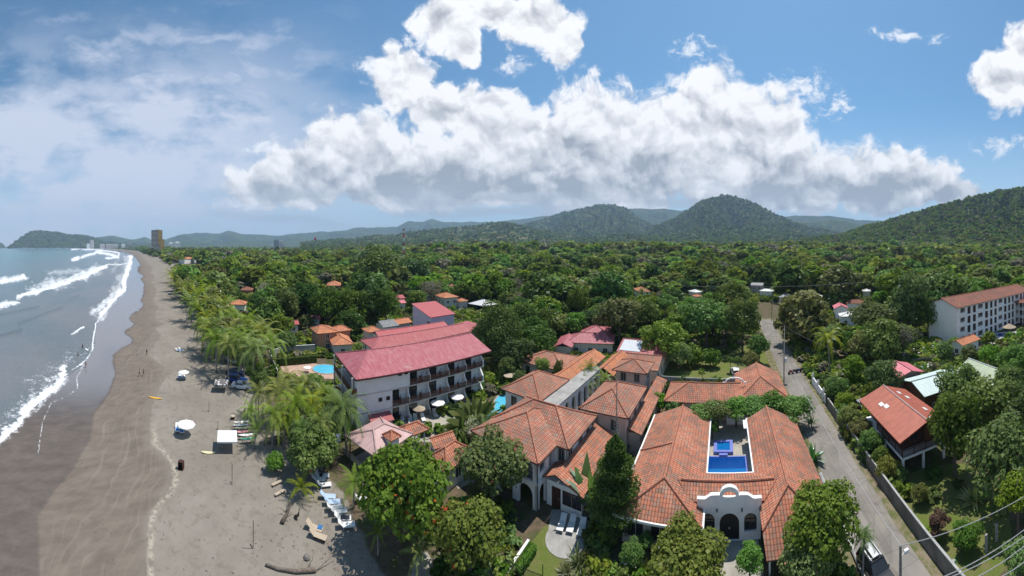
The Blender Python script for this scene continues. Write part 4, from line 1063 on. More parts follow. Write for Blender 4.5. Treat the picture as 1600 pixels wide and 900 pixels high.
a = hf.mb(); a.box(-.14, .04, -.02, 27.95, 8.70, 8.84); a.box(-13.3, 0, -.06, .08, 8.70, 8.84); a.build('fascia', M_['wood_dark'], hf.r)
BAY = [(6.8, 10.1), (10.1, 14.2), (14.2, 18.3), (18.3, 22.4), (22.4, 26.5)]
for fl in range(3):
    for i, (s0, s1) in enumerate(BAY):
        if fl == 2 and i == 0: continue
        z0 = fl*3.0
        win(hf, '+x', -2.2, s0+(s1-s0)*.30, z0+.05, 1.35, 2.2, frame='wood_dark', pane='glass_dark', mull=1, bars=1, name='balcony_door', ft=.1)
        if fl: rail(hf, '+x', -1.0, s0+.12, s1-.12, z0, 1.0, 'wood_brown', gap=.11)
        else: rail(hf, '+x', -1.0, s0+1.6, s1-.12, 0, .8, 'wood_brown', gap=.22)
        b = hf.mb(); b.box(-2.18, -1.85, s1-1.2, s1-.5, z0+.9, z0+1.3); b.build('air_conditioner', M_['plastic_white'], hf.r)
        b = hf.mb(); b.box(-1.85, -1.5, s1-1.7, s1-1.3, z0+.02, z0+.45); b.box(-1.9, -1.84, s1-1.7, s1-1.3, z0+.45, z0+.9); b.build('balcony_chair', M_['wood_dark'], hf.r)
for s, z0 in ((4.6, 4.4), (6.0, 4.4), (8.2, 8.1), (9.4, 8.15)): win(hf, '+x', -1.0, s, z0, .5, .5 if z0 < 6 else .22, mull=0, frame='wood_dark')
rail(hf, '-y', -.3, -12.8, -1.0, 6.0, 1.1, 'wood_dark', solid=True); rail(hf, '-y', -.3, -12.8, -1.0, 3.0, 1.1, 'wood_dark', solid=True); rail(hf, '+x', -.98, -.3, .45, 6.0, 1.1, 'wood_brown', solid=True); rail(hf, '+x', -.98, -.3, .45, 3.0, 1.1, 'wood_brown', solid=True)
for fl in range(3):
    for s in (-11, -8.2, -5.4, -3.1): win(hf, '-y', 2.4, s, fl*3+.08, 1.4, 2.2, frame='wood_dark', name='balcony_door', mull=1)
a = hf.mb()
for z0 in (0, 3, 6):
    for s in (-12.8, -7, -1.15): a = hf.mb(); a.box(s-.12, s+.12, -.35, -.1, z0, z0+2.82); a.build('post', M_['plaster_cream'], hf.r)
a = hf.mb(); slab(a, [(-1.0, 2.4, 2.55), (-1.0, 6.3, 2.55), (.9, 6.3, 1.9), (.9, 2.4, 1.9)], .08); a.build('awning', M_['metal_maroon'], hf.r)
# wing roofs behind
f = Fr('hotel_wing', 'long low-pitched maroon metal roof of the hotel wing directly behind the pink-red one', 'hotel wing', 42, 0, 0, world=(-29.0, 63.8))
roof(f, 'metal_maroon', -7.5, 0, 0, 28, 7.9, 9.3, 'y', 3.2, 0, capm='metal_scarlet'); a = f.mb(); a.box(-7, -.6, .9, 27.5, 0, 7.85); a.build('wall', M_['plaster_cream'], f.r)
a = f.mb()
for s in (-6.5, -4.2, -2, -.4): a = f.mb(); a.box(s, s+.15, .1, .25, 0, 7.8); a.build('post', M_['trim_white'], f.r)
for s in (-6, -3.6, -1.6):
    for z0 in (.9, 3.7, 5.6): win(f, '-y', .9, s, z0, 1.1, 1.3, frame='wood_dark')
f = Fr('hotel_wing', 'narrow bright red metal roof strip behind the long maroon hotel wing', 'hotel wing', 42, 0, 0, world=(-34.0, 74))
roof(f, 'metal_scarlet', -5, 0, 2, 24, 7.0, 8.0, 'y', 0, 0, capm='metal_maroon'); a = f.mb(); a.box(-4.6, -.5, 2.4, 23.6, 0, 6.95); a.build('wall', M_['plaster_cream'], f.r); win(f, '-y', 2.4, -2.5, 4, 1, 1.2)
f = Fr('hall', 'tall windowless lilac-walled hall under a sloping red metal roof', 'hall', 42, 0, 0, world=P(645, 508, 3.5))
a = f.mb(); a.prism([(0, 0), (11, 0), (11, 9), (0, 9)], 0, 8.2); a.vprism([(0, 8.2), (11, 8.2), (0, 10.6)], 0, 9); a.build('wall', M_['plaster_lilac'], f.r)
a = f.mb(); slab(a, [(-.3, -.4, 10.75), (-.3, 9.4, 10.75), (11.4, 9.4, 8.22), (11.4, -.4, 8.22)], .12); a.build('roof', M_['metal_scarlet'], f.r)
a = f.mb(); a.box(9, 10.4, -.02, .05, 5.8, 6.6); a.build('vent', M_['wood_dark'], f.r)
f = Fr('annex', 'square low annex with a flat-pitched maroon roof attached to the lilac hall', 'annex', 42, 0, 0, world=P(700, 512, 5.5))
a = f.mb(); a.box(0, 7.5, 0, 7.5, 0, 5.6); a.build('wall', M_['plaster_lilac'], f.r); a = f.mb(); slab(a, [(-.5, -.5, 5.9), (-.5, 8, 6.4), (8, 8, 6.4), (8, -.5, 5.9)], .15); a.build('roof', M_['metal_maroon'], f.r); win(f, '-y', 0, 5.5, 3, 2, 1)

# beach-side hotel restaurant roofs
house('open restaurant under a large faded pink hipped canopy in front of the hotel', 22, 592, 676, 3.3, 6.6, 7.2, 'canopy_pink', 'wood_brown', zr=4.5, axis='y', i0=2.5, i1=2.5, name='restaurant', cat='restaurant', open_=True)
house('tiny square lookout with red tiled cap beside the faded pink canopy', 30, 612, 676, 4.3, 1.9, 1.9, 'tile_terracotta', 'plaster_white', zr=5.0, name='kiosk', cat='kiosk', over=.25, wins=False)
house('small red-tiled pavilion roof between the pink canopy and the sun loungers of the hotel', 40, 643, 667, 3.0, 2.8, 4.6, 'tile_terracotta', 'plaster_white', zr=3.9, name='pavilion', cat='pavilion', open_=True)
house('red-tiled cabin partly hidden by almond crowns left of the patio', 30, 703, 706, 3.0, 3.8, 5.6, 'tile_terracotta', 'plaster_white', zr=4.4)
house('small red-tiled gable just behind the half-hidden cabin by the hotel palms', 50, 690, 684, 3.0, 2.6, 3.6, 'tile_terracotta', 'plaster_white', zr=3.8, i0=0, i1=0)

# ------------------------------------------------------------ small houses around
H = house
H('orange-roofed ochre house left of the hotel wings, nearer gable', 38, 506, 513, 5.4, 7.5, 6.5, 'tile_orange', 'plaster_ochre', i0=2)
H('orange-roofed ochre cottage touching the taller ochre house on its right', 38, 531, 512, 5.0, 5.0, 6, 'tile_orange', 'plaster_ochre')
H('wide pale-orange roof below the two ochre houses', 50, 530, 526, 3.4, 13, 6, 'tile_orange', 'plaster_cream', axis='x')
H('small grey-roofed white cottage left of an orange one', 38, 604, 505, 4.0, 6.5, 6, 'metal_grey', 'plaster_white', i0=0, i1=0)
H('small orange-roofed cottage joined to the grey-roofed one', 38, 627, 501, 4.2, 5, 6, 'tile_orange', 'plaster_cream', i0=0, i1=0)
H('small orange lean-to roof behind the hotel wing roofs', 38, 581, 513, 4.4, 5, 5, 'tile_orange', 'plaster_cream')
H('large orange roof alone among the dark trees', 60, 522, 443, 5.5, 15, 9, 'tile_orange', 'plaster_ochre', axis='x')
H('orange-roofed white house close behind the beach palms', 50, 373, 472, 4.6, 8, 7, 'tile_orange', 'plaster_white')
H('dark red roofed house behind the beach palms', 50, 386, 451, 5, 8, 7, 'tile_brown', 'plaster_ochre')
H('tiny red roof low among bushes left of the ochre houses', 38, 457, 503, 3, 4.5, 4, 'metal_scarlet', 'plaster_cream', i0=0, i1=0)
H('small pink roof showing above hedges left of the ochre houses', 38, 490, 495, 4, 4, 4.5, 'metal_pink', 'plaster_cream', i0=0, i1=0)
H('red sheet roof over a shop in the trees beyond the dark shade trees', 50, 622, 463, 4.5, 8, 5, 'metal_scarlet', 'plaster_white', i0=0, i1=0)
H('pink sheet roof below the red shop roof', 50, 624, 471, 3.6, 5.5, 5, 'metal_pink', 'plaster_white', i0=0, i1=0)
H('two-storey cream house with bright orange-red hipped roof behind the hotel', 50, 697, 461, 6.4, 11, 8, 'tile_orange', 'plaster_cream', faces=('-y', '+x'))
H('faded tiled roof of the house right behind the two-storey cream one', 50, 706, 447, 7.5, 9, 7, 'tile_brown', 'plaster_cream')
H('brown tiled wing left of the two-storey cream house', 50, 670, 456, 6.0, 8, 7, 'tile_brown', 'plaster_cream')
H('low extension with small red roof right of the two-storey cream house', 50, 721, 468, 4.6, 5, 5, 'tile_orange', 'plaster_cream')
H('open pavilion with pale grey-white roof right of the cream house', 38, 755, 473, 3.6, 11, 9, 'metal_white', 'metal_pole', open_=True, name='pavilion', cat='pavilion')
H('pale low roof in the distant canopy left of the radio mast', 60, 563, 397.5, 15.5, 20, 12, 'metal_white', 'plaster_cream', axis='x')
H('long orange-roofed beach hotel on the distant shore', 75, 294, 404, 8, 34, 14, 'tile_orange', 'plaster_white', axis='x', z=0)
H('far grey-roofed building just behind the shore palms', 75, 264, 398, 8, 14, 30, 'metal_grey', 'plaster_white', z=0)
H('small red roof on the distant shore behind the long orange-roofed hotel', 75, 312, 399, 9, 12, 12, 'metal_scarlet', 'plaster_white', z=0)
H('long orange-roofed house in the forest middle', 100, 1003, 452, 5.5, 14, 7, 'tile_orange', 'plaster_white', axis='x')
H('white-roofed shed in the forest right of the orange-roofed house', 90, 1086, 454, 4.5, 8, 5, 'metal_white', 'plaster_white')
H('tiny orange roof beside the white-roofed forest shed', 90, 1089, 461, 4, 5, 4, 'tile_orange', 'plaster_white')
H('green-walled shop with grey metal roof at the road end', 60, 1184, 444, 6, 8, 6, 'metal_grey', 'plaster_grey', i0=0, i1=0, axis='x')
H('white sheet roof right of the green-walled shop', 60, 1198, 453, 4.5, 8, 5, 'metal_white', 'plaster_white', axis='x')
H('pale roofed house beyond the bamboo, by the road junction', 60, 1268, 462, 4.4, 11, 7, 'metal_white', 'plaster_cream', axis='x')
H('grey roofed house left of the bamboo at the junction', 60, 1228, 462, 4.2, 7, 6, 'metal_grey', 'plaster_cream', axis='x')
H('small white roof in the trees above the pink roof', 60, 1354, 453, 5, 5, 5, 'metal_white', 'plaster_white')
H('bright pink roof among trees right of the bamboo', 50, 1313, 478, 4.5, 6, 7, 'metal_pink', 'plaster_white', i0=0, i1=0)
H('maroon-brown roof right of the bright pink one', 60, 1337, 471, 4.5, 9, 6, 'tile_brown', 'plaster_white', axis='x')
H('pale concrete roof just below the bright pink roof', 50, 1327, 490, 3.8, 8, 6, 'metal_white', 'plaster_white')
# buildings on the right of the street
H('pink metal-roofed house beyond the teal roof', 38, 35.2, 59, 4, 6, 6.6, 'metal_pink', 'wood_grey', zr=4.9, px=False, axis='y', i0=0, i1=0)
H('long pale teal metal-roofed house behind the red-roofed stilt house', 38, 36.8, 50.6, 4.0, 9.8, 8.4, 'metal_teal', 'wood_brown', zr=5.2, px=False, axis='x', i0=0, i1=0)
f = H('faded green metal roof with rust streaks and white gable end', 38, 47.4, 46.5, 3.9, 8, 11.5, 'metal_green', 'plaster_white', zr=5.8, px=False, axis='y', i0=0, i1=0)
sh = Fr('stilt_house', 'dark timber house on white stilts with a patched red corrugated roof', 'house', 38, 25, 42)
ro = roof(sh, 'metal_red', 20.7, 29.4, 35.6, 48.7, 5.1, 6.7, 'y', 0, 0, capm='canopy_pink')
a = sh.mb()
for (x, y) in ((22.6, 44.5), (22.9, 43.4), (26.6, 46), (27.2, 44.4), (27.6, 40), (26.3, 36.6)):
    k = abs(x-25.05)/4.35; z_ = 6.7-1.6*k+.06; dzx = -1.6/4.35*(1 if x > 25 else -1)
    a = sh.mb(); slab(a, [(x-.3, y-.5, z_-.3*dzx), (x+.3, y-.5, z_+.3*dzx), (x+.3, y+.5, z_+.3*dzx), (x-.3, y+.5, z_-.3*dzx)], .03); a.build('skylight', M_['metal_white'], ro)
a = sh.mb(); a.box(22.4, 28.6, 37.8, 47.8, 2.5, 5.1); a.vprism([(22.0, 5.0), (28.6, 5.0), (25.05, 6.3)], 37.8, 38); a.build('wall', M_['wood_dark'], sh.r)
a = sh.mb(); a.box(21.5, 28.8, 36.3, 47.9, 2.2, 2.48); a.build('deck', M_['trim_white'], sh.r)
for x in (21.7, 24.9, 28.4):
    for y in (36.5, 41.5, 47.4): a = sh.mb(); a.box(x-.14, x+.14, y-.14, y+.14, 0, 2.2); a.build('stilt', M_['trim_white'], sh.r)
rail(sh, '-y', 36.4, 21.6, 28.7, 2.48, .95, 'wood_dark'); rail(sh, '-x', 21.6, 36.5, 44, 2.48, .95, 'wood_dark')
win(sh, '-y', 37.8, 24.2, 3.2, 1.2, 1.3, frame='wood_brown'); win(sh, '-y', 37.8, 26.6, 2.55, 1, 2.1, frame='wood_brown', name='door', pane='wood_brown')
a = sh.mb(); 
for i in range(8): a.box(20.4, 21.4, 43.4-.28*i*1.0, 43.7-.28*i, 2.2-.28*i-.08, 2.2-.28*i)
a.build('stairs', M_['trim_white'], sh.r)

# ------------------------------------------------------------ white four-storey hotel on the right
wh = Fr('apartment_hotel', 'long white four-storey hotel block with rows of dark balcony openings and brown tiled roof', 'hotel', 29, 0, 0, world=(95.9, 20))
LW, DW, HW = 45., 12., 11.7
roof(wh, 'tile_brown', -.8, LW+.8, -.8, DW+.8, HW, HW+2.2, 'x', 0, 0)
a = wh.mb(); a.box(0, .3, 0, DW, 0, HW-.05); a.box(LW-.3, LW, 0, DW, 0, HW-.05); a.box(.3, LW-.3, DW-.3, DW, 0, HW-.05)
gable_ends(a, 0, LW, 0, DW, HW-.05, HW+1.9, 'x', 0); a.build('wall', M_['plaster_white'], wh.r)
fa = MB(fmap(wh, '-y', 0))
cols = []; s = 1.6
pat = [(2.2, 1), (1.5, 0), (1.5, 0), (2.6, 1), (1.7, 0), (1.4, 0), (1.4, 0), (2.4, 1), (1.6, 0), (1.4, 0), (1.3, 0), (2.4, 1), (1.5, 0), (1.5, 0), (2.2, 1)]
for w_, bal in pat: cols.append((s+w_/2, w_, bal)); s += w_+1.25
for fl in range(4):
    z0 = fl*2.92
    panel(fa, .3, LW-.3, z0, z0+2.92-.004, .25, [(c_, w_, z0+(.12 if not bal else .75), z0+2.35, 0) for c_, w_, bal in cols if c_+w_/2 < LW-.5])
fa.build('facade', M_['plaster_white'], wh.r)
a = MB(fmap(wh, '-y', 0)); 
for fl in range(4): a.box(.3, LW-.3, -2.2, -.26, fl*2.92-.1, fl*2.92)
a.build('floor_slab', M_['plaster_cream'], wh.r)
a = MB(fmap(wh, '-y', 0)); a.box(.3, LW-.3, -2.4, -2.2, 0, HW-.1)
for c_, w_, bal in cols: a.box(c_+w_/2+.5, c_+w_/2+.62, -2.2, -.26, 0, HW-.1)
a.build('inner_wall', M_['plaster_cream'], wh.r)
for fl in range(4):
    for c_, w_, bal in cols:
        z0 = fl*2.92
        if bal:
            win(wh, '-y', 2.2, c_, z0+.05, w_*.7, 2.1, name='balcony_door', frame='wood_dark', pane='wood_dark')
            if fl: rail(wh, '-y', 0, c_-w_/2, c_+w_/2, z0+.7, .4, 'trim_white', o=-.1)
        else: win(wh, '-y', .12, c_, z0+.15, w_-.1, 2.15, frame='wood_dark', pane='wood_dark' if (fl+int(c_)) % 3 else 'glass_dark', ft=.05)
a = MB(fmap(wh, '-y', 0))
for fl in (1, 2, 3): a.box(.1, LW-.1, 0, .12, fl*2.92-.12, fl*2.92+.02)
a.build('cornice', M_['trim_white'], wh.r)
w2 = Fr('apartment_hotel', 'second white hotel wing with open balconies at the right picture edge beside the round pool', 'hotel', 29, 0, 0, world=P(1590, 512, 0)+Vector((4, -2, 0)))
roof(w2, 'tile_brown', -1, 14, -8.5, 4, 8.6, 10.6, 'x', 3, 3); a = w2.mb(); a.box(1.8, 13.5, -7, 3.5, 0, 8.5)
for fl in (0, 1, 2): a.box(-.2, 13.5, -8, 3.5, fl*2.9-.16, fl*2.9)
for x in (-.2, 4, 9, 13.2):
    a.box(x, x+.25, -8, -7.75, 0, 8.5)
for y in (-4, 0, 3.2): a.box(-.2, .05, y, y+.25, 0, 8.5)
a.build('wall', M_['plaster_white'], w2.r)
for fl in (1, 2): rail(w2, '-x', -.1, -7.8, 3.4, fl*2.9, .95, 'trim_white'); rail(w2, '-y', -7.9, 0, 13.4, fl*2.9, .95, 'trim_white')
for fl in (0, 1, 2):
    for s in (-5.5, -2, 1.5): win(w2, '-x', 1.8, s, fl*2.9+.1, 1.5, 2.1, frame='wood_dark')
H('white gatehouse with a low terracotta roof in front of the four-storey hotel', 30, 1508, 530, 3.6, 8, 5, 'tile_orange', 'plaster_white', zr=4.6, i0=0, i1=0, axis='x', name='gatehouse', cat='gatehouse')

# ------------------------------------------------------------ vegetation meshes
def quads(cen, nrm, size, rng, asp=1.0, fold=0.0):
    n = len(cen); nrm = nrm/np.maximum(np.linalg.norm(nrm, axis=1, keepdims=True), 1e-6)
    r = rng.normal(size=(n, 3)); u = np.cross(nrm, r); u /= np.maximum(np.linalg.norm(u, axis=1, keepdims=True), 1e-6)
    w_ = np.cross(nrm, u); s = size.reshape(-1, 1)
    a = u*s*asp; b = w_*s
    v = np.stack([cen-a*.25-b, cen+a-b*.1, cen+a*.15+b, cen-a+b*.15], 1).reshape(-1, 3)   # leaf-like kite
    return v, np.arange(n*4).reshape(-1, 4)
def lobes_of(R, H, n, rng, flat=1.0, kind='dome'):
    """sub-crowns spread over an ellipsoid; returns centres and radii"""
    out = []
    for i in range(n):
        f = (i+.5)/n; ph = i*2.39996+rng.uniform(-.3, .3); z = 1-1.55*f; r = math.sqrt(max(0, 1-z*z))
        k = .62+rng.uniform(-.22, .20)
        out.append((R*k*r*cos(ph), R*k*r*sin(ph), H*k*z*flat, R*rng.uniform(.22, .43)))
    out.append((0, 0, 0, R*.55)); return np.array(out)
def crown(R, H, nl, nq, size, seed, mat, flat=1.0, up=.45, shell=.8, sq=.8, asp=1., gaps=.0):
    rng = np.random.default_rng(seed); lb = lobes_of(R, H, nl, rng, flat)
    wgt = lb[:, 3]**2; wgt = wgt/wgt.sum(); wi = rng.choice(len(lb), nq, p=wgt)
    d = rng.normal(size=(nq, 3)); d[:, 2] = d[:, 2]*.9+.35; d /= np.linalg.norm(d, axis=1, keepdims=True)
    rr = shell+(1-shell)*rng.random(nq); inner = rng.random(nq) < .14; rr = np.where(inner, rng.random(nq)*.8, rr)
    rr = rr*(1+rng.normal(size=nq)*.08)
    rad = lb[wi, 3:4]; c = lb[wi, :3]+d*rad*rr[:, None]*np.array([1, 1, sq])
    nr = d+rng.normal(size=(nq, 3))*.55; nr[:, 2] += up
    s = size*(.45+1.0*rng.random(nq)); v, f = quads(c, nr, s, rng, asp)
    lv = np.clip(rng.random(nq)*.75+.25*(lb[wi, 3]*37 % 1.0), 0, 1)
    return v, f, lv
def crown_mesh(name, mat, *a, **k):
    v, f, lv = crown(*a, mat=None, **k); return np_mesh(name, v, f, M_[mat], {'lv': ('FACE', lv)})
def trunk_mesh(h, r, R, H, seed, mat='bark', limbs=5, lean=.0):
    rng = random.Random(seed); m = MB(); top = h
    pts = [(lean*top*t**2+rng.uniform(-.06, .06)*r*4*(t > 0), rng.uniform(-.05, .05)*r*4*(t > 0), top*t) for t in (0, .3, .65, 1)]
    m.tube(pts, [r*1.25, r, r*.85, r*.6], 7)
    for i in range(limbs):
        a = 2*pi*i/limbs+rng.uniform(-.4, .4); b = Vector(pts[2])+Vector((0, 0, rng.uniform(0, .25)*top))
        e = Vector((pts[3][0]+R*.62*cos(a), R*.62*sin(a), top+H*rng.uniform(-.1, .45)))
        m.tube([b, b.lerp(e, .5)+Vector((0, 0, .3)), e], [r*.5, r*.33, r*.12], 5)
    me_o = m.build('tmp', M_[mat]); me = me_o.data; bpy.data.objects.remove(me_o); return me
# unit trees (crown radius 1), scaled by the object; sized leaf pieces per distance class
MESH = {}
def unit_tree(kind, var, lod):
    key = (kind, var, lod)
    if key in MESH: return MESH[key]
    sd = hash(str(kind)) if False else sum(map(ord, kind))*13+var*101+lod
    K = dict(almond=('leaf_almond', .88, 26, .9, .82), almond_red=('leaf_almond_red', .88, 24, .9, .82), dark=('leaf_dark', .95, 20, 1, .8), mid=('leaf_mid', .9, 20, 1, .8),
             bright=('leaf_bright', .75, 22, 1, .75), lime=('leaf_lime', 1.0, 16, 1, .88), olive=('leaf_olive', .72, 18, 1, .72), spread=('leaf_mid', .42, 24, 1, .7), grey=('leaf_grey', .8, 22, 1, .5),
             shrub=('leaf_mid', .8, 14, 1, .75), brown=('leaf_brown', .8, 12, 1, .8), bamboo=('leaf_olive', 1.05, 22, 1, .6), dry=('leaf_grey', .75, 20, 1, .4))[kind]
    nq, sz = {0: (11500, .030), 1: (4600, .050), 2: (1500, .085), 3: (520, .135)}[lod]
    if kind in ('grey', 'dry'): nq = int(nq*.5); sz *= .75
    if kind in ('almond', 'almond_red') and lod == 0: nq = 7200; sz = .046
    v, f, lv = crown(1.0, K[1], K[2], nq, sz, sd, None, 1.0, .5, K[4], .8, .8 if kind != 'bamboo' else 1.6)
    me = np_mesh('crown_'+kind, v, f, M_[K[0]], {'lv': ('FACE', lv)})
    th = 1.15 if kind not in ('shrub', 'brown') else .5
    tr = trunk_mesh(th, .055, 1, K[1], sd, 'bark_pale' if kind in ('grey', 'dry', 'spread') else 'bark', 6 if lod < 2 else 3)
    MESH[key] = (me, tr, K[1]); return MESH[key]
CNT = {'n': 0}
def tree(kind, cx, cy, w_, zc, label, lod=1, var=None, name='tree', group=None, cat='tree', rz=None, world=None, z0=0., vs=1.0, single=False):
    """tree whose crown centre shows at photo pixel (cx, cy), w_ pixels wide, crown centre zc metres up"""
    CNT['n'] += 1; i = CNT['n']; var = i % 5 if var is None else var
    if world is None:
        c = P(cx, cy, zc+z0); d = math.hypot(c.x, c.y); R = w_*.5*d/FP
    else: c = Vector(world); R = w_
    me, tr, vr = unit_tree(kind, var, lod)
    rz = (i*2.4) % 6.28 if rz is None else rz
    t = empty(name, (c.x, c.y, z0), rz, label, cat, group)
    co = obj_from('crown', me, t, (0, 0, zc)); co.scale = (R, R*(.92+.16*((i*.37) % 1)), R*vs)
    if not single:
        to = obj_from('trunk', tr, t); k = zc/1.15 if kind not in ('shrub', 'brown') else zc/.5
        to.scale = (max(R*.9, k*.5), max(R*.9, k*.5), k)
    return t
def palm_crown(n, L, seed, droop=1.0, wl=.5, mat='leaf_palm', dead=3, leaf=16):
    rng = random.Random(seed); V = []; Fq = []; lv = []
    for i in range(n):
        a = i*2.39996+rng.uniform(-.2, .2); el = 1.15-1.55*(i/n)+rng.uniform(-.12, .12); l = L*rng.uniform(.85, 1.1)*(1-.12*abs(el-.2))
        p = Vector((0, 0, 0)); dr = Vector((cos(a)*cos(el), sin(a)*cos(el), sin(el))); K = leaf; st = l/K; side = Vector((-sin(a), cos(a), 0)); tw = rng.uniform(-.3, .3); shade = rng.random()
        for k in range(K):
            t = k/K; q = p+dr*st
            width = wl*math.sin(min(1, .25+t*1.05)*pi*.86)*L/3.4
            for sgn in (-1, 1):
                sd = (side*sgn+Vector((0, 0, -.22-.25*t+tw*sgn))+dr*.55).normalized()*width*rng.uniform(.85, 1.1)
                b = len(V); V += [tuple(p), tuple(p+dr*st*.62), tuple(p+dr*st*.7+sd), tuple(p+dr*st*.35+sd*.97)]
                Fq.append((b, b+1, b+2, b+3)); lv.append(min(1, max(0, shade*.6+rng.random()*.4)))
            p = q; dr = (dr+Vector((0, 0, -.155*droop*(.5+t*1.1)))).normalized()
    v = np.array(V); f = np.array(Fq); return np_mesh('fronds', v, f, M_[mat], {'lv': ('FACE', np.array(lv))})
PAL = {}
def palm(cx, cy, w_, zc, label, kind='coco', lean=None, name='coconut_palm', group=None, world=None, z0=0., lod=0, var=None, cat='palm'):
    CNT['n'] += 1; i = CNT['n']; rng = random.Random(i*7+3); var = i % 3 if var is None else var
    if world is None:
        c = P(cx, cy, zc+z0); R = w_*.5*math.hypot(c.x, c.y)/FP
    else: c = Vector(world); R = w_
    key = (kind, var, lod)
    if key not in PAL:
        if kind == 'coco': PAL[key] = palm_crown(22 if lod == 0 else 15, 1.28, 5+var*3, .72, .40 if lod == 0 else .7, 'leaf_palm', leaf=24 if lod == 0 else 7)
        elif kind == 'dark': PAL[key] = palm_crown(30, 1.2, 15+var*3, .8, .52, 'leaf_palmdark', leaf=18)
        elif kind == 'young': PAL[key] = palm_crown(13, 1.15, 25+var*3, .55, .5, 'leaf_palm', leaf=16)
        elif kind == 'cane': PAL[key] = palm_crown(30, 1.1, 35+var, 1.2, .4, 'leaf_pale', leaf=12)
    ln = lean if lean is not None else (rng.uniform(-.12, .12), rng.uniform(-.12, .12))
    base = Vector((c.x-ln[0]*zc, c.y-ln[1]*zc, z0))
    t = empty(name, base, 0, label, cat, group)
    fo = obj_from('fronds', PAL[key], t, (ln[0]*zc, ln[1]*zc, zc)); fo.scale = (R, R, R); fo.rotation_euler = (0, 0, rng.uniform(0, 6))
    m = MB(); K = 6 if lod == 0 else 3; r0 = max(.10, min(.19, zc*.028))
    pts = [(ln[0]*zc*(u**1.5), ln[1]*zc*(u**1.5), zc*u) for u in [j/K for j in range(K+1)]]
    m.tube(pts, [r0*1.35]+[r0*(1-.35*j/K) for j in range(1, K+1)], 7); m.build('trunk', M_['bark_pale'], t, True)
    if kind == 'coco' and lod == 0:
        m = MB()
        for k in range(5): a = k*1.3; m.lathe([(.03, -.14), (.11, -.06), (.12, .04), (.03, .13)], (ln[0]*zc+cos(a)*.24, ln[1]*zc+sin(a)*.24, zc-.28), 6)
        m.build('coconut_bunch', M_['leaf_lime' if var else 'dead_frond'], t)
    return t
def blades(n, L, wd, seed, spread=.9, mat='leaf_grass', arch=.6):
    """clump of long strap leaves (heliconia, dracaena, grasses)"""
    rng = random.Random(seed); V = []; Fq = []; lv = []
    for i in range(n):
        a = rng.uniform(0, 6.28); el = rng.uniform(1.35-spread, 1.45); r0 = rng.uniform(0, .25)*L
        p = Vector((cos(a+1)*r0, sin(a+1)*r0, 0)); dr = Vector((cos(a)*cos(el), sin(a)*cos(el), sin(el))); sd = Vector((-sin(a), cos(a), 0)); l = L*rng.uniform(.6, 1.1); K = 4; ws = [.5, 1, .85, .45, .02]; sh = rng.random()
        pr = None
        for k in range(K+1):
            w_ = wd*ws[k]; cur = (len(V), len(V)+1); V += [tuple(p-sd*w_), tuple(p+sd*w_)]
            if pr: Fq.append((pr[0], pr[1], cur[1], cur[0])); lv.append(sh)
            pr = cur; p = p+dr*l/K; dr = (dr+Vector((0, 0, -arch*.4))).normalized()
    return np_mesh('blades', np.array(V), np.array(Fq), M_[mat], {'lv': ('FACE', np.array(lv))})
BL = {}
def clump(cx, cy, L, label, mat='leaf_banana', n=26, wd=.16, arch=.6, name='banana_plant', cat='plant', world=None, spread=.9, group=None, stem=True, z0=0.):
    CNT['n'] += 1; c = P(cx, cy, 0) if world is None else Vector(world)
    key = (mat, n, wd, arch, spread)
    if key not in BL: BL[key] = blades(n, 1.0, wd, len(BL)*7+1, spread, mat, arch)
    t = empty(name, (c.x, c.y, z0), CNT['n']*1.3, label, cat, group); o = obj_from('leaves', BL[key], t, (0, 0, .02 if not stem else L*.35)); o.scale = (L, L, L)
    if stem: m = MB(); m.tube([(0, 0, 0), (.03, 0, L*.42)], .05+L*.03, 7, .04+L*.02); m.build('stem', M_['bark'], t)
    return t

# ------------------------------------------------------------ named trees and plants of the photograph
T = tree
T('almond', 632, 762, 150, 5.4, 'huge sea almond left of the garden lawn, its shade lying on the beach sand', 0, vs=1.12)
T('almond', 770, 722, 108, 5.6, 'dense round sea almond standing against the arcaded white villa', 0, 1)
T('almond_red', 735, 832, 118, 4.4, 'sea almond with many red leaves at the bottom, in front of the darker round one', 0, 0)
T('almond', 1288, 805, 122, 5.4, 'tall sea almond between the right villa wing and the street', 0, 2)
T('almond', 1262, 870, 90, 3.6, 'lower leafy almond beneath the tall one by the street, above the white car', 0, 1)
T('almond_red', 1072, 868, 126, 2.7, 'bushy tree with small red flowers before the villa forecourt', 0, 1, vs=.8)
T('bright', 1171, 872, 52, 2.2, 'small bright green shrub tree right of the forecourt path', 1)
T('almond', 492, 700, 88, 3.4, 'leafy almond on the sand over the rows of loungers', 0, 0)
T('bright', 430, 722, 34, 1.3, 'low bush at the sand edge left of the leafy almond', 2, cat='bush', name='bush')
for x, y, w_, kd, l in ((1096, 648, 50, 'bright', 'bright green tree at the left end of the courtyard hedge row'), (1122, 642, 52, 'mid', 'second tree of the courtyard row, left of the blue spa tub'), (1150, 637, 52, 'bright', 'rounded tree in the middle of the row behind the courtyard pool'), (1180, 634, 54, 'bright', 'tree of the courtyard row directly in front of the gablet house'), (1211, 632, 56, 'mid', 'leafy tree of the courtyard row near the hip-roofed wing'), (1240, 638, 58, 'bright', 'last tree of the courtyard row, leaning over the street')):
    T(kd, x, y, w_+6, 3.3, l, 1, vs=.72)
T('mid', 1113, 668, 26, 1.8, 'dark shrub shading the far left corner of the courtyard', 1)
T('bright', 1030, 627, 34, 2.2, 'bright bush between the pink-walled houses and the rear tiled house', 2)
T('bright', 1052, 634, 30, 2.2, 'second bright bush just right of the one between the tiled houses', 2)
T('dark', 1492, 665, 98, 6.6, 'tall dark mango-like tree against the stilt house', 1, 0, vs=1.35)
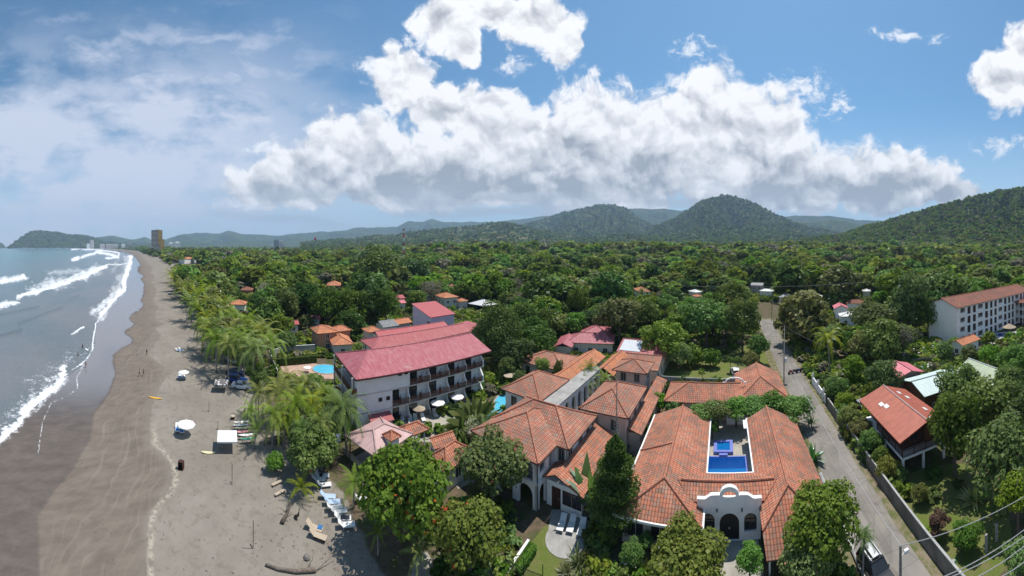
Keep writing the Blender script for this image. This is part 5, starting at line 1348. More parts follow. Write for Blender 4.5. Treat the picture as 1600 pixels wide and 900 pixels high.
T('mid', 1502, 602, 84, 6.0, 'dense tree between the teal roof and the green roof', 1)
T('mid', 1552, 630, 104, 6.0, 'broad tree right of the dark mango-like tree', 1)
T('almond', 1568, 712, 136, 6.0, 'large leafy tree at the right edge over the lawn corner', 1)
T('dark', 1600, 640, 80, 6.5, 'dark tree cut by the right edge above the large leafy one', 1)
T('mid', 1590, 770, 70, 5.5, 'shaded tree at the right edge beside the driveway posts', 1)
T('bright', 1596, 872, 66, 3.0, 'bright green tree in the bottom right corner', 1)
T('bright', 1546, 554, 42, 4.5, 'bright green tree in front of the white hotel pools', 1)
T('mid', 1585, 560, 60, 5, 'shrubby tree right of the bright green one by the hotel pools', 1)
T('mid', 1476, 548, 34, 2.6, 'shrubby tree at the foot of the white hotel gable', 2); T('bright', 1492, 536, 24, 2.4, 'small bright tree between the hotel gable and gatehouse roof', 2); T('mid', 1545, 530, 30, 3.0, 'tree hiding the ground floor of the white hotel near its pools', 2)
T('mid', 988, 868, 44, 1.8, 'shaded shrub beneath the front eave left of the garden path', 1, cat='bush', name='bush'); T('bright', 1010, 846, 30, 1.4, 'small shrub at the front windows of the left villa wing', 1, cat='bush', name='bush')
T('mid', 1515, 556, 40, 3.0, 'low tree against the gatehouse', 2)
T('mid', 1575, 600, 66, 5.0, 'tree standing between the green-roofed house and the hotel garden', 1)
T('grey', 1412, 527, 58, 6.5, 'pale grey-green rounded tree at the left end of the white hotel', 1, vs=1.0)
T('mid', 1412, 528, 52, 6.0, 'green inner tree tangled with the pale grey-green one', 1)
T('dark', 1419, 476, 74, 10.5, 'very tall dark tree beside the white four-storey hotel', 1, vs=1.5)
T('mid', 1450, 490, 46, 8, 'mid-green tree filling the gap to the hotel gable wall', 1, vs=1.3)
T('spread', 1366, 492, 76, 11, 'flat-topped tree on a tall bare trunk before the maroon roof', 1)
T('bamboo', 1262, 500, 104, 7.5, 'big arching yellow-green bamboo clump beside the street', 1, name='bamboo_clump', cat='bamboo')
T('olive', 1235, 482, 44, 6, 'small yellow-green tree leaning on the bamboo clump at the junction', 2)
T('olive', 1350, 540, 60, 5, 'olive tree under the flat-topped one', 1)
T('mid', 1378, 588, 62, 5.0, 'leafy tree right above the red-roofed stilt house', 1)
T('mid', 1332, 575, 48, 3.6, 'rounded tree by the white gate posts on the street', 1)
T('mid', 1306, 605, 40, 3.0, 'tree hanging over the street wall near the motorbikes', 1)
T('olive', 1330, 650, 46, 2.6, 'scrubby olive bush along the street wall left of the stilt house', 1, cat='bush')
T('mid', 1362, 690, 44, 2.4, 'dark bush between the street wall and the stilts', 1, cat='bush', name='bush')
T('mid', 1318, 628, 36, 2.4, 'bush crowding the upper part of the street wall', 1, cat='bush', name='bush')
T('olive', 1388, 728, 46, 1.7, 'sparse shrub at the corner of the stilt house', 1, cat='bush', name='bush')
T('brown', 1465, 815, 42, 1.5, 'reddish-brown round bush on the right lawn', 1, name='bush', cat='bush')
T('mid', 1508, 838, 52, 1.4, 'low green bush at the end of the right lawn', 1, name='bush', cat='bush')
T('olive', 1437, 770, 34, 1.3, 'thin scrub behind the street wall beside the right lawn', 1, name='bush', cat='bush')
T('olive', 1345, 668, 36, 2.2, 'shrub leaning on the middle of the street wall', 1, cat='bush', name='bush'); T('mid', 1376, 712, 34, 2.0, 'shrub over the street wall just before the stilts', 1, cat='bush', name='bush'); T('bright', 1322, 646, 30, 2.2, 'light green shrub at the wall behind the olive one', 1, cat='bush', name='bush'); T('mid', 1406, 742, 26, 1.2, 'small bush at the foot of the front stilt', 2, cat='bush', name='bush')
T('bright', 1012, 652, 26, 2.0, 'bright shrub squeezed between annex and the left villa wing', 2, cat='bush', name='bush'); T('mid', 1003, 672, 26, 2.0, 'shrub at the outer eave of the left villa wing', 2, cat='bush', name='bush')
# rear lawn and the trees around it
T('lime', 1040, 532, 76, 6.0, 'round lime-green tree on the rear lawn', 1, 1, vs=.95)
T('lime', 1062, 552, 40, 4.0, 'smaller lime bulge on the right flank of the round lime tree', 1, 1)
T('bright', 1104, 497, 84, 9, 'spreading vivid green tree right of the round lime one', 1, 1)
T('bright', 1076, 480, 40, 9, 'vivid green side crown behind the spreading one', 1)
T('dark', 1160, 502, 62, 9.0, 'tall dark tree by the street left side', 1, vs=1.25)
T('mid', 1186, 540, 40, 4.5, 'leafy tree at the street corner of the rear lawn', 1)
T('olive', 1172, 562, 30, 3, 'thin young tree on the rear lawn near the street', 2)
T('mid', 1141, 562, 12, 3.0, 'left one of two small lollipop trees behind the parked white car', 2)
T('mid', 1152, 562, 12, 3.0, 'right one of two small lollipop trees behind the parked white car', 2)
T('mid', 1110, 560, 36, 2.2, 'low bushy tree shading the middle of the rear lawn', 2)
T('mid', 1085, 556, 40, 2.4, 'bushy tree next to the round lime crown on the lawn', 2)
T('olive', 968, 492, 78, 9.5, 'wide olive tree behind the crimson bungalow', 1)
T('dark', 1010, 490, 46, 8.0, 'dark tree behind the round lime tree', 1)
T('dark', 778, 520, 86, 8.0, 'massive dark round mango tree at the right end of the hotel', 0, vs=1.2)
T('dark', 820, 500, 54, 7.5, 'dark tree standing between the massive mango and the tall vine-covered palm', 1, vs=1.1)
T('mid', 855, 505, 52, 6.5, 'leafy tree left of the vine-covered palm', 1, vs=1.1)
T('mid', 903, 470, 34, 10.0, 'tall trunk wrapped in creepers with a palm top', 1, vs=1.7)
T('mid', 848, 571, 30, 4.0, 'round shrub tree between the hotel garden and the cypress', 1)
T('dark', 872, 580, 17, 5.0, 'narrow dark cypress by the colonnade', 1, vs=2.6, name='cypress')
T('mid', 800, 545, 44, 4, 'shrubby tree at the hotel garden entrance', 1); T('mid', 792, 572, 34, 3.5, 'shrub against the right end balconies of the hotel', 1)
T('mid', 812, 590, 28, 2.6, 'shrub by the umbrella near the curved cyan pool', 1)
T('olive', 640, 742, 30, 3.5, 'small olive tree in the almond shade behind the loungers', 2)
# shade trees left of the hotel wings
for (x, y, w_, l) in ((445, 478, 46, 'left end of the dark tree line behind the beach cottages'), (478, 470, 44, 'tree in the dark line just left of the large orange roof'), (512, 478, 44, 'tree in the dark line directly below the large orange roof'),
                      (552, 478, 46, 'rounded tree in the dark line, left of three close crowns'), (578, 474, 46, 'middle one of three close rounded crowns above the ochre houses'), (603, 476, 42, 'right one of three close rounded crowns above the cottages')):
    T('dark', x, y, w_+12, 8.5, l, 1, vs=1.15)
T('dark', 596, 424, 84, 13, 'giant spreading rain tree dominating the forest left of the mast', 1, vs=.85); T('spread', 592, 409, 100, 16.5, 'flat yellow-green cap of the giant rain tree left of the mast', 1)
T('dark', 648, 428, 64, 12, 'darker half of the giant rain tree below the mast', 1); T('spread', 683, 410, 42, 15, 'small flat-topped tree right below the radio mast', 1)
T('grey', 674, 452, 46, 9, 'pale nearly bare tree beside the two-storey cream house', 1)
T('mid', 650, 468, 34, 7, 'green tree left of the two-storey cream house', 1)
T('lime', 524, 508, 1, 1, 'x', 3) if False else None
T('mid', 506, 484, 30, 4, 'bushy tree left above the ochre houses', 2); T('bright', 566, 512, 26, 2.5, 'bright bush between the ochre and the grey-roofed cottages', 2)
T('mid', 478, 503, 32, 3, 'leafy bush left of the ochre house gable', 2); T('mid', 448, 532, 36, 4, 'leafy tree over the hotel boundary wall', 1)
T('mid', 440, 508, 44, 5.5, 'broad tree between the beach palms and the ochre houses', 1); T('bright', 362, 547, 34, 3.2, 'round bright tree above the parked cars on the sand', 1)
T('mid', 405, 588, 36, 2.8, 'leafy bush behind the palm cluster, right of the dark blue car', 1)

# Norfolk-like pine with a bare stalk
c = P(962, 760, 5); t = empty('pine_tree', (c.x, c.y, 0), 0, 'dark fluffy pine beside the left villa wing', 'pine')
rng = np.random.default_rng(5); V = []; Fc = []; L_ = []
N_ = 25000; zz = rng.random(N_)**.8; rad = 3.9*(1-zz)**.6*(.35+np.minimum(zz*3.2, .65))*(.78+.22*np.sin(zz*30)); an = rng.random(N_)*2*pi; an = np.round(an/(2*pi/13))*(2*pi/13)+rng.normal(size=N_)*.14+zz*9
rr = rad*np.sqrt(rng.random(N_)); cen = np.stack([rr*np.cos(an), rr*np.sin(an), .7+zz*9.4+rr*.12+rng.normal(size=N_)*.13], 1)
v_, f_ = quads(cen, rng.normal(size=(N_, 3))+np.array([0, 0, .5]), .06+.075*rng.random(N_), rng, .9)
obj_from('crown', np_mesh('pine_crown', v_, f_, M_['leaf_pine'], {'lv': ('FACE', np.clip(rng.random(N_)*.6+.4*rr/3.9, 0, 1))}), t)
m = MB(); m.tube([(0, 0, 0), (.05, 0, 5), (0, 0, 9.3)], .2, 8, .05); m.build('trunk', M_['bark'], t)
c = P(964, 790, 0); t = empty('dead_tree', (c.x+.4, c.y+1.6, 0), 0, 'thin bare dead stalk with short side twigs rising above the pine', 'tree')
m = MB(); m.tube([(0, 0, 0), (.05, 0, 6), (.12, 0, 14.3)], .14, 6, .03); m.build('trunk', M_['bark_pale'], t)
rg = random.Random(4)
m = MB()
for k in range(120):
    z = 6+8*k/120; a = k*2.4; l = rg.uniform(.25, .7)*(1.25-.7*(z-6)/8); m.tube([(.1, 0, z), (.1+cos(a)*l*.6, sin(a)*l*.6, z+.05), (.1+cos(a)*l, sin(a)*l, z+.25)], .018, 4, .008, False)
m.build('twigs', M_['bark_pale'], t)
# traveller palm fan and heliconias near the pine
def fan(cx, cy, L, label, n=9, mat='leaf_banana', az=.4, name='travellers_palm', trunk=1.5, wd=.22):
    c = P(cx, cy, 0); t = empty(name, (c.x, c.y, 0), az, label, 'palm'); V = []; Fq = []; lv = []; rg = random.Random(int(cx))
    s = MB()
    for i in range(n):
        a = -1.15+2.3*i/(n-1); dr = Vector((sin(a), rg.uniform(-.12, .12), cos(a))).normalized(); p = Vector((0, 0, trunk)); q = p+dr*L*.45; s.tube([p, q], .045, 5)
        dv = dr.copy(); sd = Vector((dr.z, .5, -dr.x)).normalized(); pr = None; p = q
        for k in range(6):
            w_ = wd*L*.4*[.35, 1, 1.05, .95, .7, .1][k]; cur = len(V); V += [tuple(p-sd*w_), tuple(p), tuple(p+sd*w_)]
            if pr is not None: Fq += [(pr, pr+1, cur+1, cur), (pr+1, pr+2, cur+2, cur+1)]; lv += [.2+.6*(i % 3)/2]*2
            pr = cur; p = p+dv*L*.12; dv = (dv+Vector((0, 0, -.10))).normalized()
    obj_from('leaves', np_mesh('fan', np.array(V), np.array(Fq), M_[mat], {'lv': ('FACE', np.array(lv))}), t); s.build('leaf_stalk', M_['leaf_lime'], t)
    m = MB(); m.tube([(0, 0, 0), (0, 0, trunk)], .17, 8, .14); m.build('trunk', M_['bark'], t); return t
fan(742, 690, 5.2, 'big dark traveller palm fan beside the curved cyan pool', 13, 'leaf_palmdark', .5, 'travellers_palm', 1.6)
fan(722, 700, 4.2, 'second lower traveller palm fan left of the big one by the pool', 11, 'leaf_palmdark', 1.5, 'travellers_palm', 1.0)
fan(1038, 632, 3.0, 'banana tree with split leaves between the tiled houses', 7, 'leaf_banana', .5, 'banana_tree', 1.2, .3)
cl = clump
cl(926, 806, 4.4, 'tall upright banana plant with glossy leaves left of the pine', 'leaf_banana', 15, .17, .35, 'banana_plant', stem=True, spread=.45)
for k, (x, y, L, l) in enumerate(((905, 880, 1.7, 'yellowish cane palm clump below the terrace'), (938, 895, 1.7, 'cane palm clump at the bottom edge under the pine'), (885, 896, 1.2, 'small strap-leaf clump at the lower lawn corner'), (1010, 893, 1.3, 'spiky plant at the bottom left of the garden path'),
                               (960, 720, 2.4, 'tall heliconia clump against the lower tiled roof'), (985, 705, 2.4, 'heliconia clump at the far left eave of the terracotta villa'), (942, 745, 2.2, 'heliconia clump just behind the pine crown'), (993, 690, 2.0, 'pale-leaved heliconia by the annex wall'))):
    cl(x, y, L, l, 'leaf_grass' if k < 4 else 'leaf_banana', 70 if k < 4 else 44, .035 if k < 4 else .09, .55, 'ornamental_plant', stem=False, spread=.95)
cl(1272, 720, 2.2, 'bronze-tipped strap plant at the right villa wing by the street', 'leaf_banana', 30, .1, .5, 'ornamental_plant', stem=False); cl(1268, 668, 1.8, 'small palm-like plant at the far street side of the villa wing', 'leaf_palmdark', 34, .06, .8, 'ornamental_plant')
cl(1521, 783, 2.0, 'variegated pale spiky agave under the large right tree', 'leaf_pale', 46, .07, .45, 'agave', stem=False, spread=1.2)
cl(898, 545, 2.6, 'banana clump left of the maroon roof panels', 'leaf_banana', 34, .1, .5, stem=False); cl(918, 540, 2.6, 'banana clump touching the maroon roof with pale panels', 'leaf_banana', 34, .1, .5, stem=False); cl(880, 552, 2.2, 'leafy clump below the crimson bungalow', 'leaf_grass', 44, .08, .5, 'ornamental_plant', stem=False)
cl(1446, 583, 2.0, 'banana plants behind the pink metal-roofed house', 'leaf_banana', 30, .1, .5); cl(1462, 575, 2.0, 'pale-leaved plant beside the white hotel wall', 'leaf_pale', 40, .06, .6, 'ornamental_plant', stem=False); cl(1500, 566, 1.8, 'pale yellow shrub below the gatehouse', 'leaf_pale', 50, .07, .9, 'ornamental_plant', stem=False)
cl(800, 590, 1.6, 'banana plant right of the hotel balconies', 'leaf_banana', 30, .1, .5); cl(760, 612, 1.4, 'ornamental bush near the white umbrella', 'leaf_banana', 30, .1, .5, stem=False)
# palms
p_ = palm
CO = [(412, 520, 62, 8, 'palm'), (425, 536, 58, 7, 'x'), (437, 612, 70, 5.5, ''), (405, 612, 52, 4.5, ''), (462, 632, 74, 6, ''), (428, 648, 62, 5, ''), (478, 600, 56, 6, ''), (392, 640, 40, 3.5, ''), (500, 660, 50, 6, '')]
LAB = ['tall beach palm nearest the hotel boundary wall', 'beach palm just below the tall one by the boundary wall', 'coconut palm at the back of the cluster over the beach bar', 'yellowish palm on the sand side of the cluster, by the dark blue car', 'widest palm in the middle of the cluster left of the hotel', 'palm over the surfboard racks', 'palm of the cluster reaching the hotel pool', 'short palm at the seaward edge of the cluster', 'palm between the cluster and the leafy almond']
for (x, y, w_, z, _), l in zip(CO, LAB): p_(x, y, w_*1.25, z, l)
p_(535, 636, 96, 6.8, 'big dark-fronded palm in front of the pink restaurant canopy', 'dark'); p_(553, 752, 64, 3.2, 'young palm beside the loungers left of the huge almond', 'young'); p_(470, 760, 58, 1.6, 'short young palm alone on the sand by the driftwood', 'young')
p_(655, 862, 62, 2.6, 'young palm in the dark shade below the huge almond', 'young'); p_(590, 832, 44, 2.2, 'low palm at the shaded sand below the huge almond', 'young')
p_(1253, 868, 56, 2.4, 'palm with fine fronds under the almond by the street', 'dark'); p_(1350, 838, 46, 4.2, 'slender palm over the parked white car', 'dark', name='palm_tree'); p_(1293, 528, 66, 9, 'coconut palm with drooping fronds right of the bamboo', 'coco')
p_(1305, 592, 44, 3.2, 'palm by the motorbikes on the street corner', 'young'); p_(922, 574, 46, 6, 'leaning palm in the colonnade court', 'coco'); p_(945, 590, 42, 5, 'second palm of the colonnade court, nearer the pink-walled house', 'coco'); p_(915, 600, 44, 4.5, 'lower palm of the colonnade court against the arches', 'young')
p_(1054, 485, 36, 7, 'palm in the shade behind the vivid green tree', 'dark'); p_(862, 498, 34, 8, 'palm rising from the dark trees left of the crimson bungalow', 'dark'); p_(901, 442, 34, 13, 'palm top growing over the creeper-covered trunk', 'dark'); p_(1097, 584, 18, 3.0, 'small stubby palm in front of the rear lawn wall', 'young', name='palm_tree')
p_(1003, 455, 22, 9, 'distant palm near the long orange-roofed house', 'dark', lod=1); p_(752, 655, 86, 3.2, 'big dark palm between the terrace loungers and the curved pool', 'dark'); p_(712, 672, 60, 2.2, 'low dark palm below the traveller palm fans', 'dark')
BP = [(272, 436), (284, 430), (279, 448), (292, 455), (304, 446), (296, 470), (313, 462), (308, 482), (326, 474), (322, 495), (340, 488), (333, 510), (350, 504), (347, 521), (362, 515), (338, 530), (371, 530), (386, 520), (356, 538), (377, 508), (295, 440), (316, 440), (332, 455), (350, 475), (366, 495), (390, 500), (400, 515), (318, 505), (328, 520), (268, 428), (276, 424), (289, 440), (301, 458), (288, 446), (384, 536), (396, 545)]
rows_ = {'seaward edge': [], 'middle row': [], 'inland side': []}
for (x, y) in BP:
    e = x-float(TL(y)); rows_['seaward edge' if e < 22 else 'middle row' if e < 52 else 'inland side'].append((y, x))
ORD = ['farthest', 'second', 'third', 'fourth', 'fifth', 'sixth', 'seventh', 'eighth', 'ninth', 'tenth', 'eleventh', 'twelfth', 'thirteenth', 'fourteenth', 'fifteenth', 'sixteenth', 'seventeenth', 'eighteenth', 'nineteenth', 'twentieth']
for rn, L_ in rows_.items():
    for k, (y, x) in enumerate(sorted(L_)):
        l = f'coconut palm on the {rn} of the beach grove, {ORD[k]} from the far end' if k else f'coconut palm on the {rn} of the beach grove, closest to its far end'
        p_(x, y, 24+40*(y-430)/110+6*(k % 3), 7.0+(k % 4)*.5, l, 'coco', group='beach grove palms', lod=0 if y > 480 else 1)
for (x, y, w_, z, l, kd) in ((450, 590, 58, 6, 'palm between the parked cars cluster and the hotel corner', 'coco'), (420, 630, 54, 4.2, 'low spreading palm in the heart of the beach cluster', 'young'), (445, 655, 56, 4.4, 'palm shading the picnic tables', 'coco'), (487, 628, 60, 6, 'palm of the cluster closest to the hotel balcony corner', 'coco'), (400, 668, 44, 3.0, 'short palm rooted beside the surfboard racks', 'young'), (510, 615, 54, 6, 'palm standing against the hotel end balconies', 'dark'), (470, 668, 50, 4.2, 'dark palm between the cluster and the leafy almond', 'dark')):
    p_(x, y, w_, z, l, kd)

# ------------------------------------------------------------ forest: individual trees, then one mass far behind
KEEP = [  # photo boxes that stay open, with the distance of what stands there
 (505, 434, 540, 452, 225), (358, 464, 388, 482, 150), (376, 446, 396, 457, 190), (448, 498, 466, 508, 115), (484, 490, 498, 500, 115), (482, 500, 566, 560, 95), (588, 495, 642, 530, 112),
 (608, 458, 636, 478, 158), (640, 474, 745, 520, 105), (668, 440, 732, 486, 158), (736, 464, 775, 484, 150), (552, 391, 576, 401, 600), (272, 396, 316, 412, 560), (984, 447, 1024, 461, 190), (1076, 449, 1100, 464, 190),
 (1172, 438, 1204, 462, 215), (1218, 458, 1236, 470, 170), (1252, 455, 1286, 468, 170), (1346, 447, 1362, 458, 190), (1300, 468, 1352, 500, 135), (1455, 440, 1600, 545, 100), (880, 500, 965, 548, 90), (1180, 466, 1250, 545, 170), (628, 384, 634, 396, 600),
 (1000, 535, 1230, 640, 75), (232, 380, 262, 396, 900)]
def clear_ok(x, y, r, d, hh):
    for (x0, y0, x1, y1, D) in KEEP:
        if d < D+6 and x+r > x0 and x-r < x1 and y-hh < y1 and y+hh*2 > y0: return False
    return True
FOOT = []
for o in list(bpy.data.objects):
    if o.type == 'EMPTY' and o.get('category') in ('house', 'hotel', 'villa', 'hotel wing', 'hall', 'annex', 'colonnade', 'pavilion', 'restaurant', 'gatehouse', 'kiosk'): FOOT.append((o.location.x, o.location.y, {'villa': 17, 'hotel': 26, 'hotel wing': 18}.get(o['category'], 7.5)))
wh_axis = [(95.9+k*39.4*.9/4+5, 20-k*21.8/4, 16) for k in range(5)]; FOOT += wh_axis
FOOT += [(-23.7+.7*t_-6*.7, 45.6+.713*t_+4, 11) for t_ in (4, 12, 20, 27)]
named_xy = [(o.location.x, o.location.y) for o in bpy.data.objects if o.type == 'EMPTY' and o.get('category') in ('tree', 'palm', 'bamboo')]
rng = random.Random(77)
def zone(X, Y):
    d = math.hypot(X, Y); a, b = AB((X, Y)); x, y = math.atan2(X, Y)*FP+800, 385+HC*FP/d
    if x > 1625 or x < 100: return None
    if x < float(TL(y))+6: return None
    if 9.5 < b < 19.6 and a < 190: return None               # street
    if 62 < a < 99 and -24 < b < 20: return None             # rear lawn, street side
    if a < 66 and -38 < b < 18: return None                  # villas
    if a < 62 and 18 <= b < 60 : return None                 # right gardens (hand placed)
    if b >= 60 and d < 104: return None
    if a < 55 and b <= -38 and d < 84: return None
    for fx, fy, fr_ in FOOT:
        if abs(X-fx) < fr_ and abs(Y-fy) < fr_ and (X-fx)**2+(Y-fy)**2 < fr_**2: return None
    return x, y, d, a, b
cands = []
R_ = 34.0
pts = []; 
ring = 60.0
while ring < 4200:
    sp = 7.2 if ring < 200 else 8.0+ring*.012
    n_ = int(pi*ring/sp*1.02)
    for k in range(n_):
        az_ = -1.45+3.05*(k+rng.uniform(-.42, .42))/n_; rr_ = ring+rng.uniform(-.45, .45)*sp
        X_, Y_ = rr_*sin(az_), rr_*cos(az_); zz_ = zone(X_, Y_)
        if zz_ and (rr_ < 1500 or (zz_[0] < 620 and rr_ < 2400) or zz_[0] < 300): pts.append((X_, Y_)+zz_)
    ring += sp*.93
IND = []; FAR = []
for q in pts:
    X_, Y_, x, y, d, a, b = q
    if any(abs(X_-nx) < 4.2 and abs(Y_-ny) < 4.2 for nx, ny in named_xy): continue
    z0 = float(HG(np.array(X_), np.array(Y_)))
    std = float(fbm(np.array([X_*.012]), np.array([Y_*.012]), 3, 61)[0]); big = rng.random() < ((.14+.9*max(0, std-.42)) if d > 130 else .06)
    R = rng.uniform(3.6, 6.6)*(1.5 if big else 1.0)*(.9 if d < 130 else 1.0)*(1+min(d, 1500)/1300)
    zc = rng.uniform(5.0, 8.5)*(1.45 if big else 1)*(.8+.45*std)*(.8 if d < 120 else 1.0); zc = zc*(1+.25*min(1, max(0, (d-250)/300)))
    if x < 560: zc *= .85
    ycr = 385+(HC-z0-zc)*FP/d
    if not clear_ok(x, ycr, R*FP/d*.8, d, R*.8*FP/d):
        if d > 150 and rng.random() < .55: R *= .5; zc = 3.0
        else: continue
        if not clear_ok(x, 385+(HC-z0-zc)*FP/d, R*FP/d*.7, d, R*.6*FP/d): continue
    (IND if len(IND) < 215 and d < 400 else FAR).append((d, X_, Y_, z0, R, zc, x, b))
WHERE = lambda x, b: ('left of the hotel wings' if x < 640 else 'behind the hotel and the crimson bungalow' if x < 960 else 'behind the rear lawn' if x < 1200 else 'beyond the street towards the white hotel')
KN = [('dark', 'dark glossy tree', 24), ('mid', 'mid-green tree', 28), ('olive', 'olive tree', 18), ('spread', 'flat-topped tree', 10), ('bright', 'bright green tree', 10), ('grey', 'pale half-bare tree', 11), ('lime', 'rounded lime-green tree', 4)]
tot = sum(k[2] for k in KN)
LM = [(294, 'the long orange-roofed beach hotel', 560), (373, 'the orange-roofed white house', 150), (450, 'the hotel boundary wall', 85), (522, 'the large orange roof', 220), (592, 'the giant rain tree', 330), (631, 'the radio mast', 600), (697, 'the two-storey cream house', 160), (755, 'the pale open pavilion', 150), (812, 'the massive mango tree', 95), (862, 'the vine-covered palm', 120),
      (925, 'the crimson bungalow', 92), (1003, 'the long orange forest roof', 187), (1045, 'the round lime tree', 85), (1104, 'the vivid green tree', 105), (1184, 'the green-walled shop', 220), (1235, 'the street junction', 180), (1275, 'the bamboo clump', 100), (1313, 'the bright pink roof', 140), (1366, 'the tall flat-topped tree', 90), (1419, 'the very tall dark tree', 110), (1490, 'the white hotel gable', 108), (1560, 'the white hotel roof', 130)]
FT = []
for (d, X_, Y_, z0, R, zc, x, b) in IND:
    u = rng.random()*tot
    for kd, nm, w_ in KN:
        u -= w_
        if u <= 0: break
    xt = x; near = min(LM, key=lambda q: abs(q[0]-xt)); dx_ = xt-near[0]
    side = 'left of' if dx_ < -9 else 'right of' if dx_ > 9 else 'in line with'
    rel = 'closer than' if d < near[2]-14 else 'beyond' if d > near[2]+14 else 'level with'
    g = f"{'large' if R > 6.2 else 'small' if R < 4 else 'medium'} {nm} {side} and {rel} {near[1]}"
    tr_ = T(kd, 0, 0, R, zc, g, 1 if d < 110 else 2, world=(X_, Y_, 0), z0=z0, group='forest trees', single=d > 200, name='forest_tree', vs=rng.uniform(.85, 1.15))
    FT.append((tr_, g, x))
by = {}
for o_, g, x in FT: by.setdefault(g, []).append((x, o_))
for g, L_ in by.items():
    if len(L_) > 1:
        L_.sort(key=lambda q: q[0])
        for k, (x, o_) in enumerate(L_): o_['label'] = ('leftmost ' if k == 0 else 'rightmost ' if k == len(L_)-1 else ORD[k]+' from left ')+g
# the mass
rs = np.random.default_rng(9); vv = []; ff = []; lvv = []; tvv = []; off = 0
protos = [crown(1., .8, 14, n_, s_, 50+i, None, 1, .5, .75, .8) for i, (n_, s_) in enumerate([(420, .15), (420, .16), (380, .15), (170, .24), (170, .25), (110, .30)])]
for (d, X_, Y_, z0, R, zc, x, b) in FAR:
    pi_ = rs.integers(0, 3) if d < 420 else (rs.integers(3, 5) if d < 800 else 5)
    v_, f_, l_ = protos[pi_]; a_ = rs.random()*6.28; ca, sa = cos(a_), sin(a_); S = np.array([R, R, R*(.5+.65*rs.random())])
    q = v_*S; q = np.stack([q[:, 0]*ca-q[:, 1]*sa+X_, q[:, 0]*sa+q[:, 1]*ca+Y_, q[:, 2]+zc+z0], 1)
    vv.append(q); ff.append(f_+off); off += len(v_); lvv.append(l_); tvv.append(np.full(len(f_), rs.random()))
# crowns standing on the slopes
for (nm, X_, Y_, Z_, R_, C_) in HV:
    if nm not in ('hill_right', 'hill_peak', 'hill_centre', 'range_middle', 'headland', 'foothill'): continue
    n_ = {'hill_right': 6500, 'hill_peak': 4200, 'hill_centre': 2600, 'range_middle': 3400, 'foothill': 2600, 'headland': 1500}[nm]
    dd = np.hypot(X_, Y_); ok = (R_ < 1.04) & (Z_ > 10) & (C_ < 1640)
    idx = np.flatnonzero(ok.ravel()); pick = rs.choice(idx, n_)
    for i_ in pick:
        x_, y_, z_, d_ = X_.ravel()[i_], Y_.ravel()[i_], Z_.ravel()[i_], dd.ravel()[i_]
        R = rs.uniform(.55, 1.1)*(5.5+d_/330); v_, f_, l_ = protos[5] if d_ > 1100 else protos[3+int(rs.integers(0, 2))]
        a_ = rs.random()*6.28; ca, sa = cos(a_), sin(a_); q = v_*np.array([R, R, R*rs.uniform(.6, 1.1)])
        vv.append(np.stack([q[:, 0]*ca-q[:, 1]*sa+x_+rs.normal()*4, q[:, 0]*sa+q[:, 1]*ca+y_+rs.normal()*4, q[:, 2]+z_+R*.25], 1)); ff.append(f_+off); off += len(v_); lvv.append(l_*.7); tvv.append(np.full(len(f_), rs.random()))
me = np_mesh('forest', np.concatenate(vv), np.concatenate(ff), M_['leaf_forest'], {'lv': ('FACE', np.concatenate(lvv)), 'tv': ('FACE', np.concatenate(tvv))})
tag(obj_from('forest', me), kind='stuff')
print('IND', len(IND), 'FAR', len(FAR), 'max ind d', max(i[0] for i in IND))

# ------------------------------------------------------------ ground surfaces
def surf(name, mat, pts, z): 
    a = MB(); a.add([(p[0], p[1], z) for p in pts], [tuple(range(len(pts)))]); o = a.build(name, mat); tag(o, kind='structure'); return o
mat, n, out = newmat('asphalt'); gp = n.n('ShaderNodeNewGeometry').outputs['Position']
c = n.mix(n.ss(n.noise(gp, .22, 5, .6), .35, .65), (.235, .215, .185), (.17, .155, .138))
c = n.mix(n.m('MULTIPLY', n.ss(n.noise(gp, 14, 2), .55, .7), .4), c, (.30, .28, .25))
c = n.mix(n.m('MULTIPLY', n.ss(n.noise(gp, 1.1, 5, .7), .55, .68), .4), c, (.13, .12, .105))
xr, yr, _z = n.sep(gp); bb_ = n.m('SUBTRACT', n.m('MULTIPLY', xr, E2[0]), n.m('MULTIPLY', yr, -E2[1])); aa_ = n.m('ADD', n.m('MULTIPLY', xr, E1[0]), n.m('MULTIPLY', yr, E1[1]))
tr_ = n.noise(n.xyz(n.m('MULTIPLY', bb_, 1.6), n.m('MULTIPLY', aa_, .05)), 1.0, 4, .6); c = n.mix(n.m('MULTIPLY', n.ss(tr_, .48, .62), .38), c, (.125, .115, .10))
pa_ = n.voro(n.xyz(n.m('MULTIPLY', bb_, .35), n.m('MULTIPLY', aa_, .12)), 1.0, 'F1', out=1); pr_, pg_, pb_ = n.sep(pa_); c = n.mix(n.m('MULTIPLY', n.m('GREATER_THAN', pr_, .72), .3), c, (.30, .28, .25))
cr_ = n.voro(gp, .35, 'DISTANCE_TO_EDGE', 1); c = n.mix(n.m('MULTIPLY', n.ss(cr_, .012, .003), .5), c, (.07, .065, .06))
pbsdf(n, out, c, .92, .2, 0, n.bump(n.noise(gp, 20, 2), .3, .01)); asphalt = mat
mat, n, out = newmat('lawn'); gp = n.n('ShaderNodeNewGeometry').outputs['Position']
c = n.mix(n.ss(n.noise(gp, .5, 6, .7), .32, .66), (.115, .160, .030), (.165, .165, .062))
c = n.mix(n.m('MULTIPLY', n.ss(n.noise(gp, 7, 3, .7), .5, .68), .55), c, (.055, .085, .018))
c = n.mix(n.m('MULTIPLY', n.ss(n.noise(gp, .22, 4, .6), .56, .70), .7), c, (.22, .17, .10))
pbsdf(n, out, c, .95, .1, 0, n.bump(n.noise(gp, 9, 4, .7), .9, .12)); lawn = mat
mat, n, out = newmat('verge'); gp = n.n('ShaderNodeNewGeometry').outputs['Position']
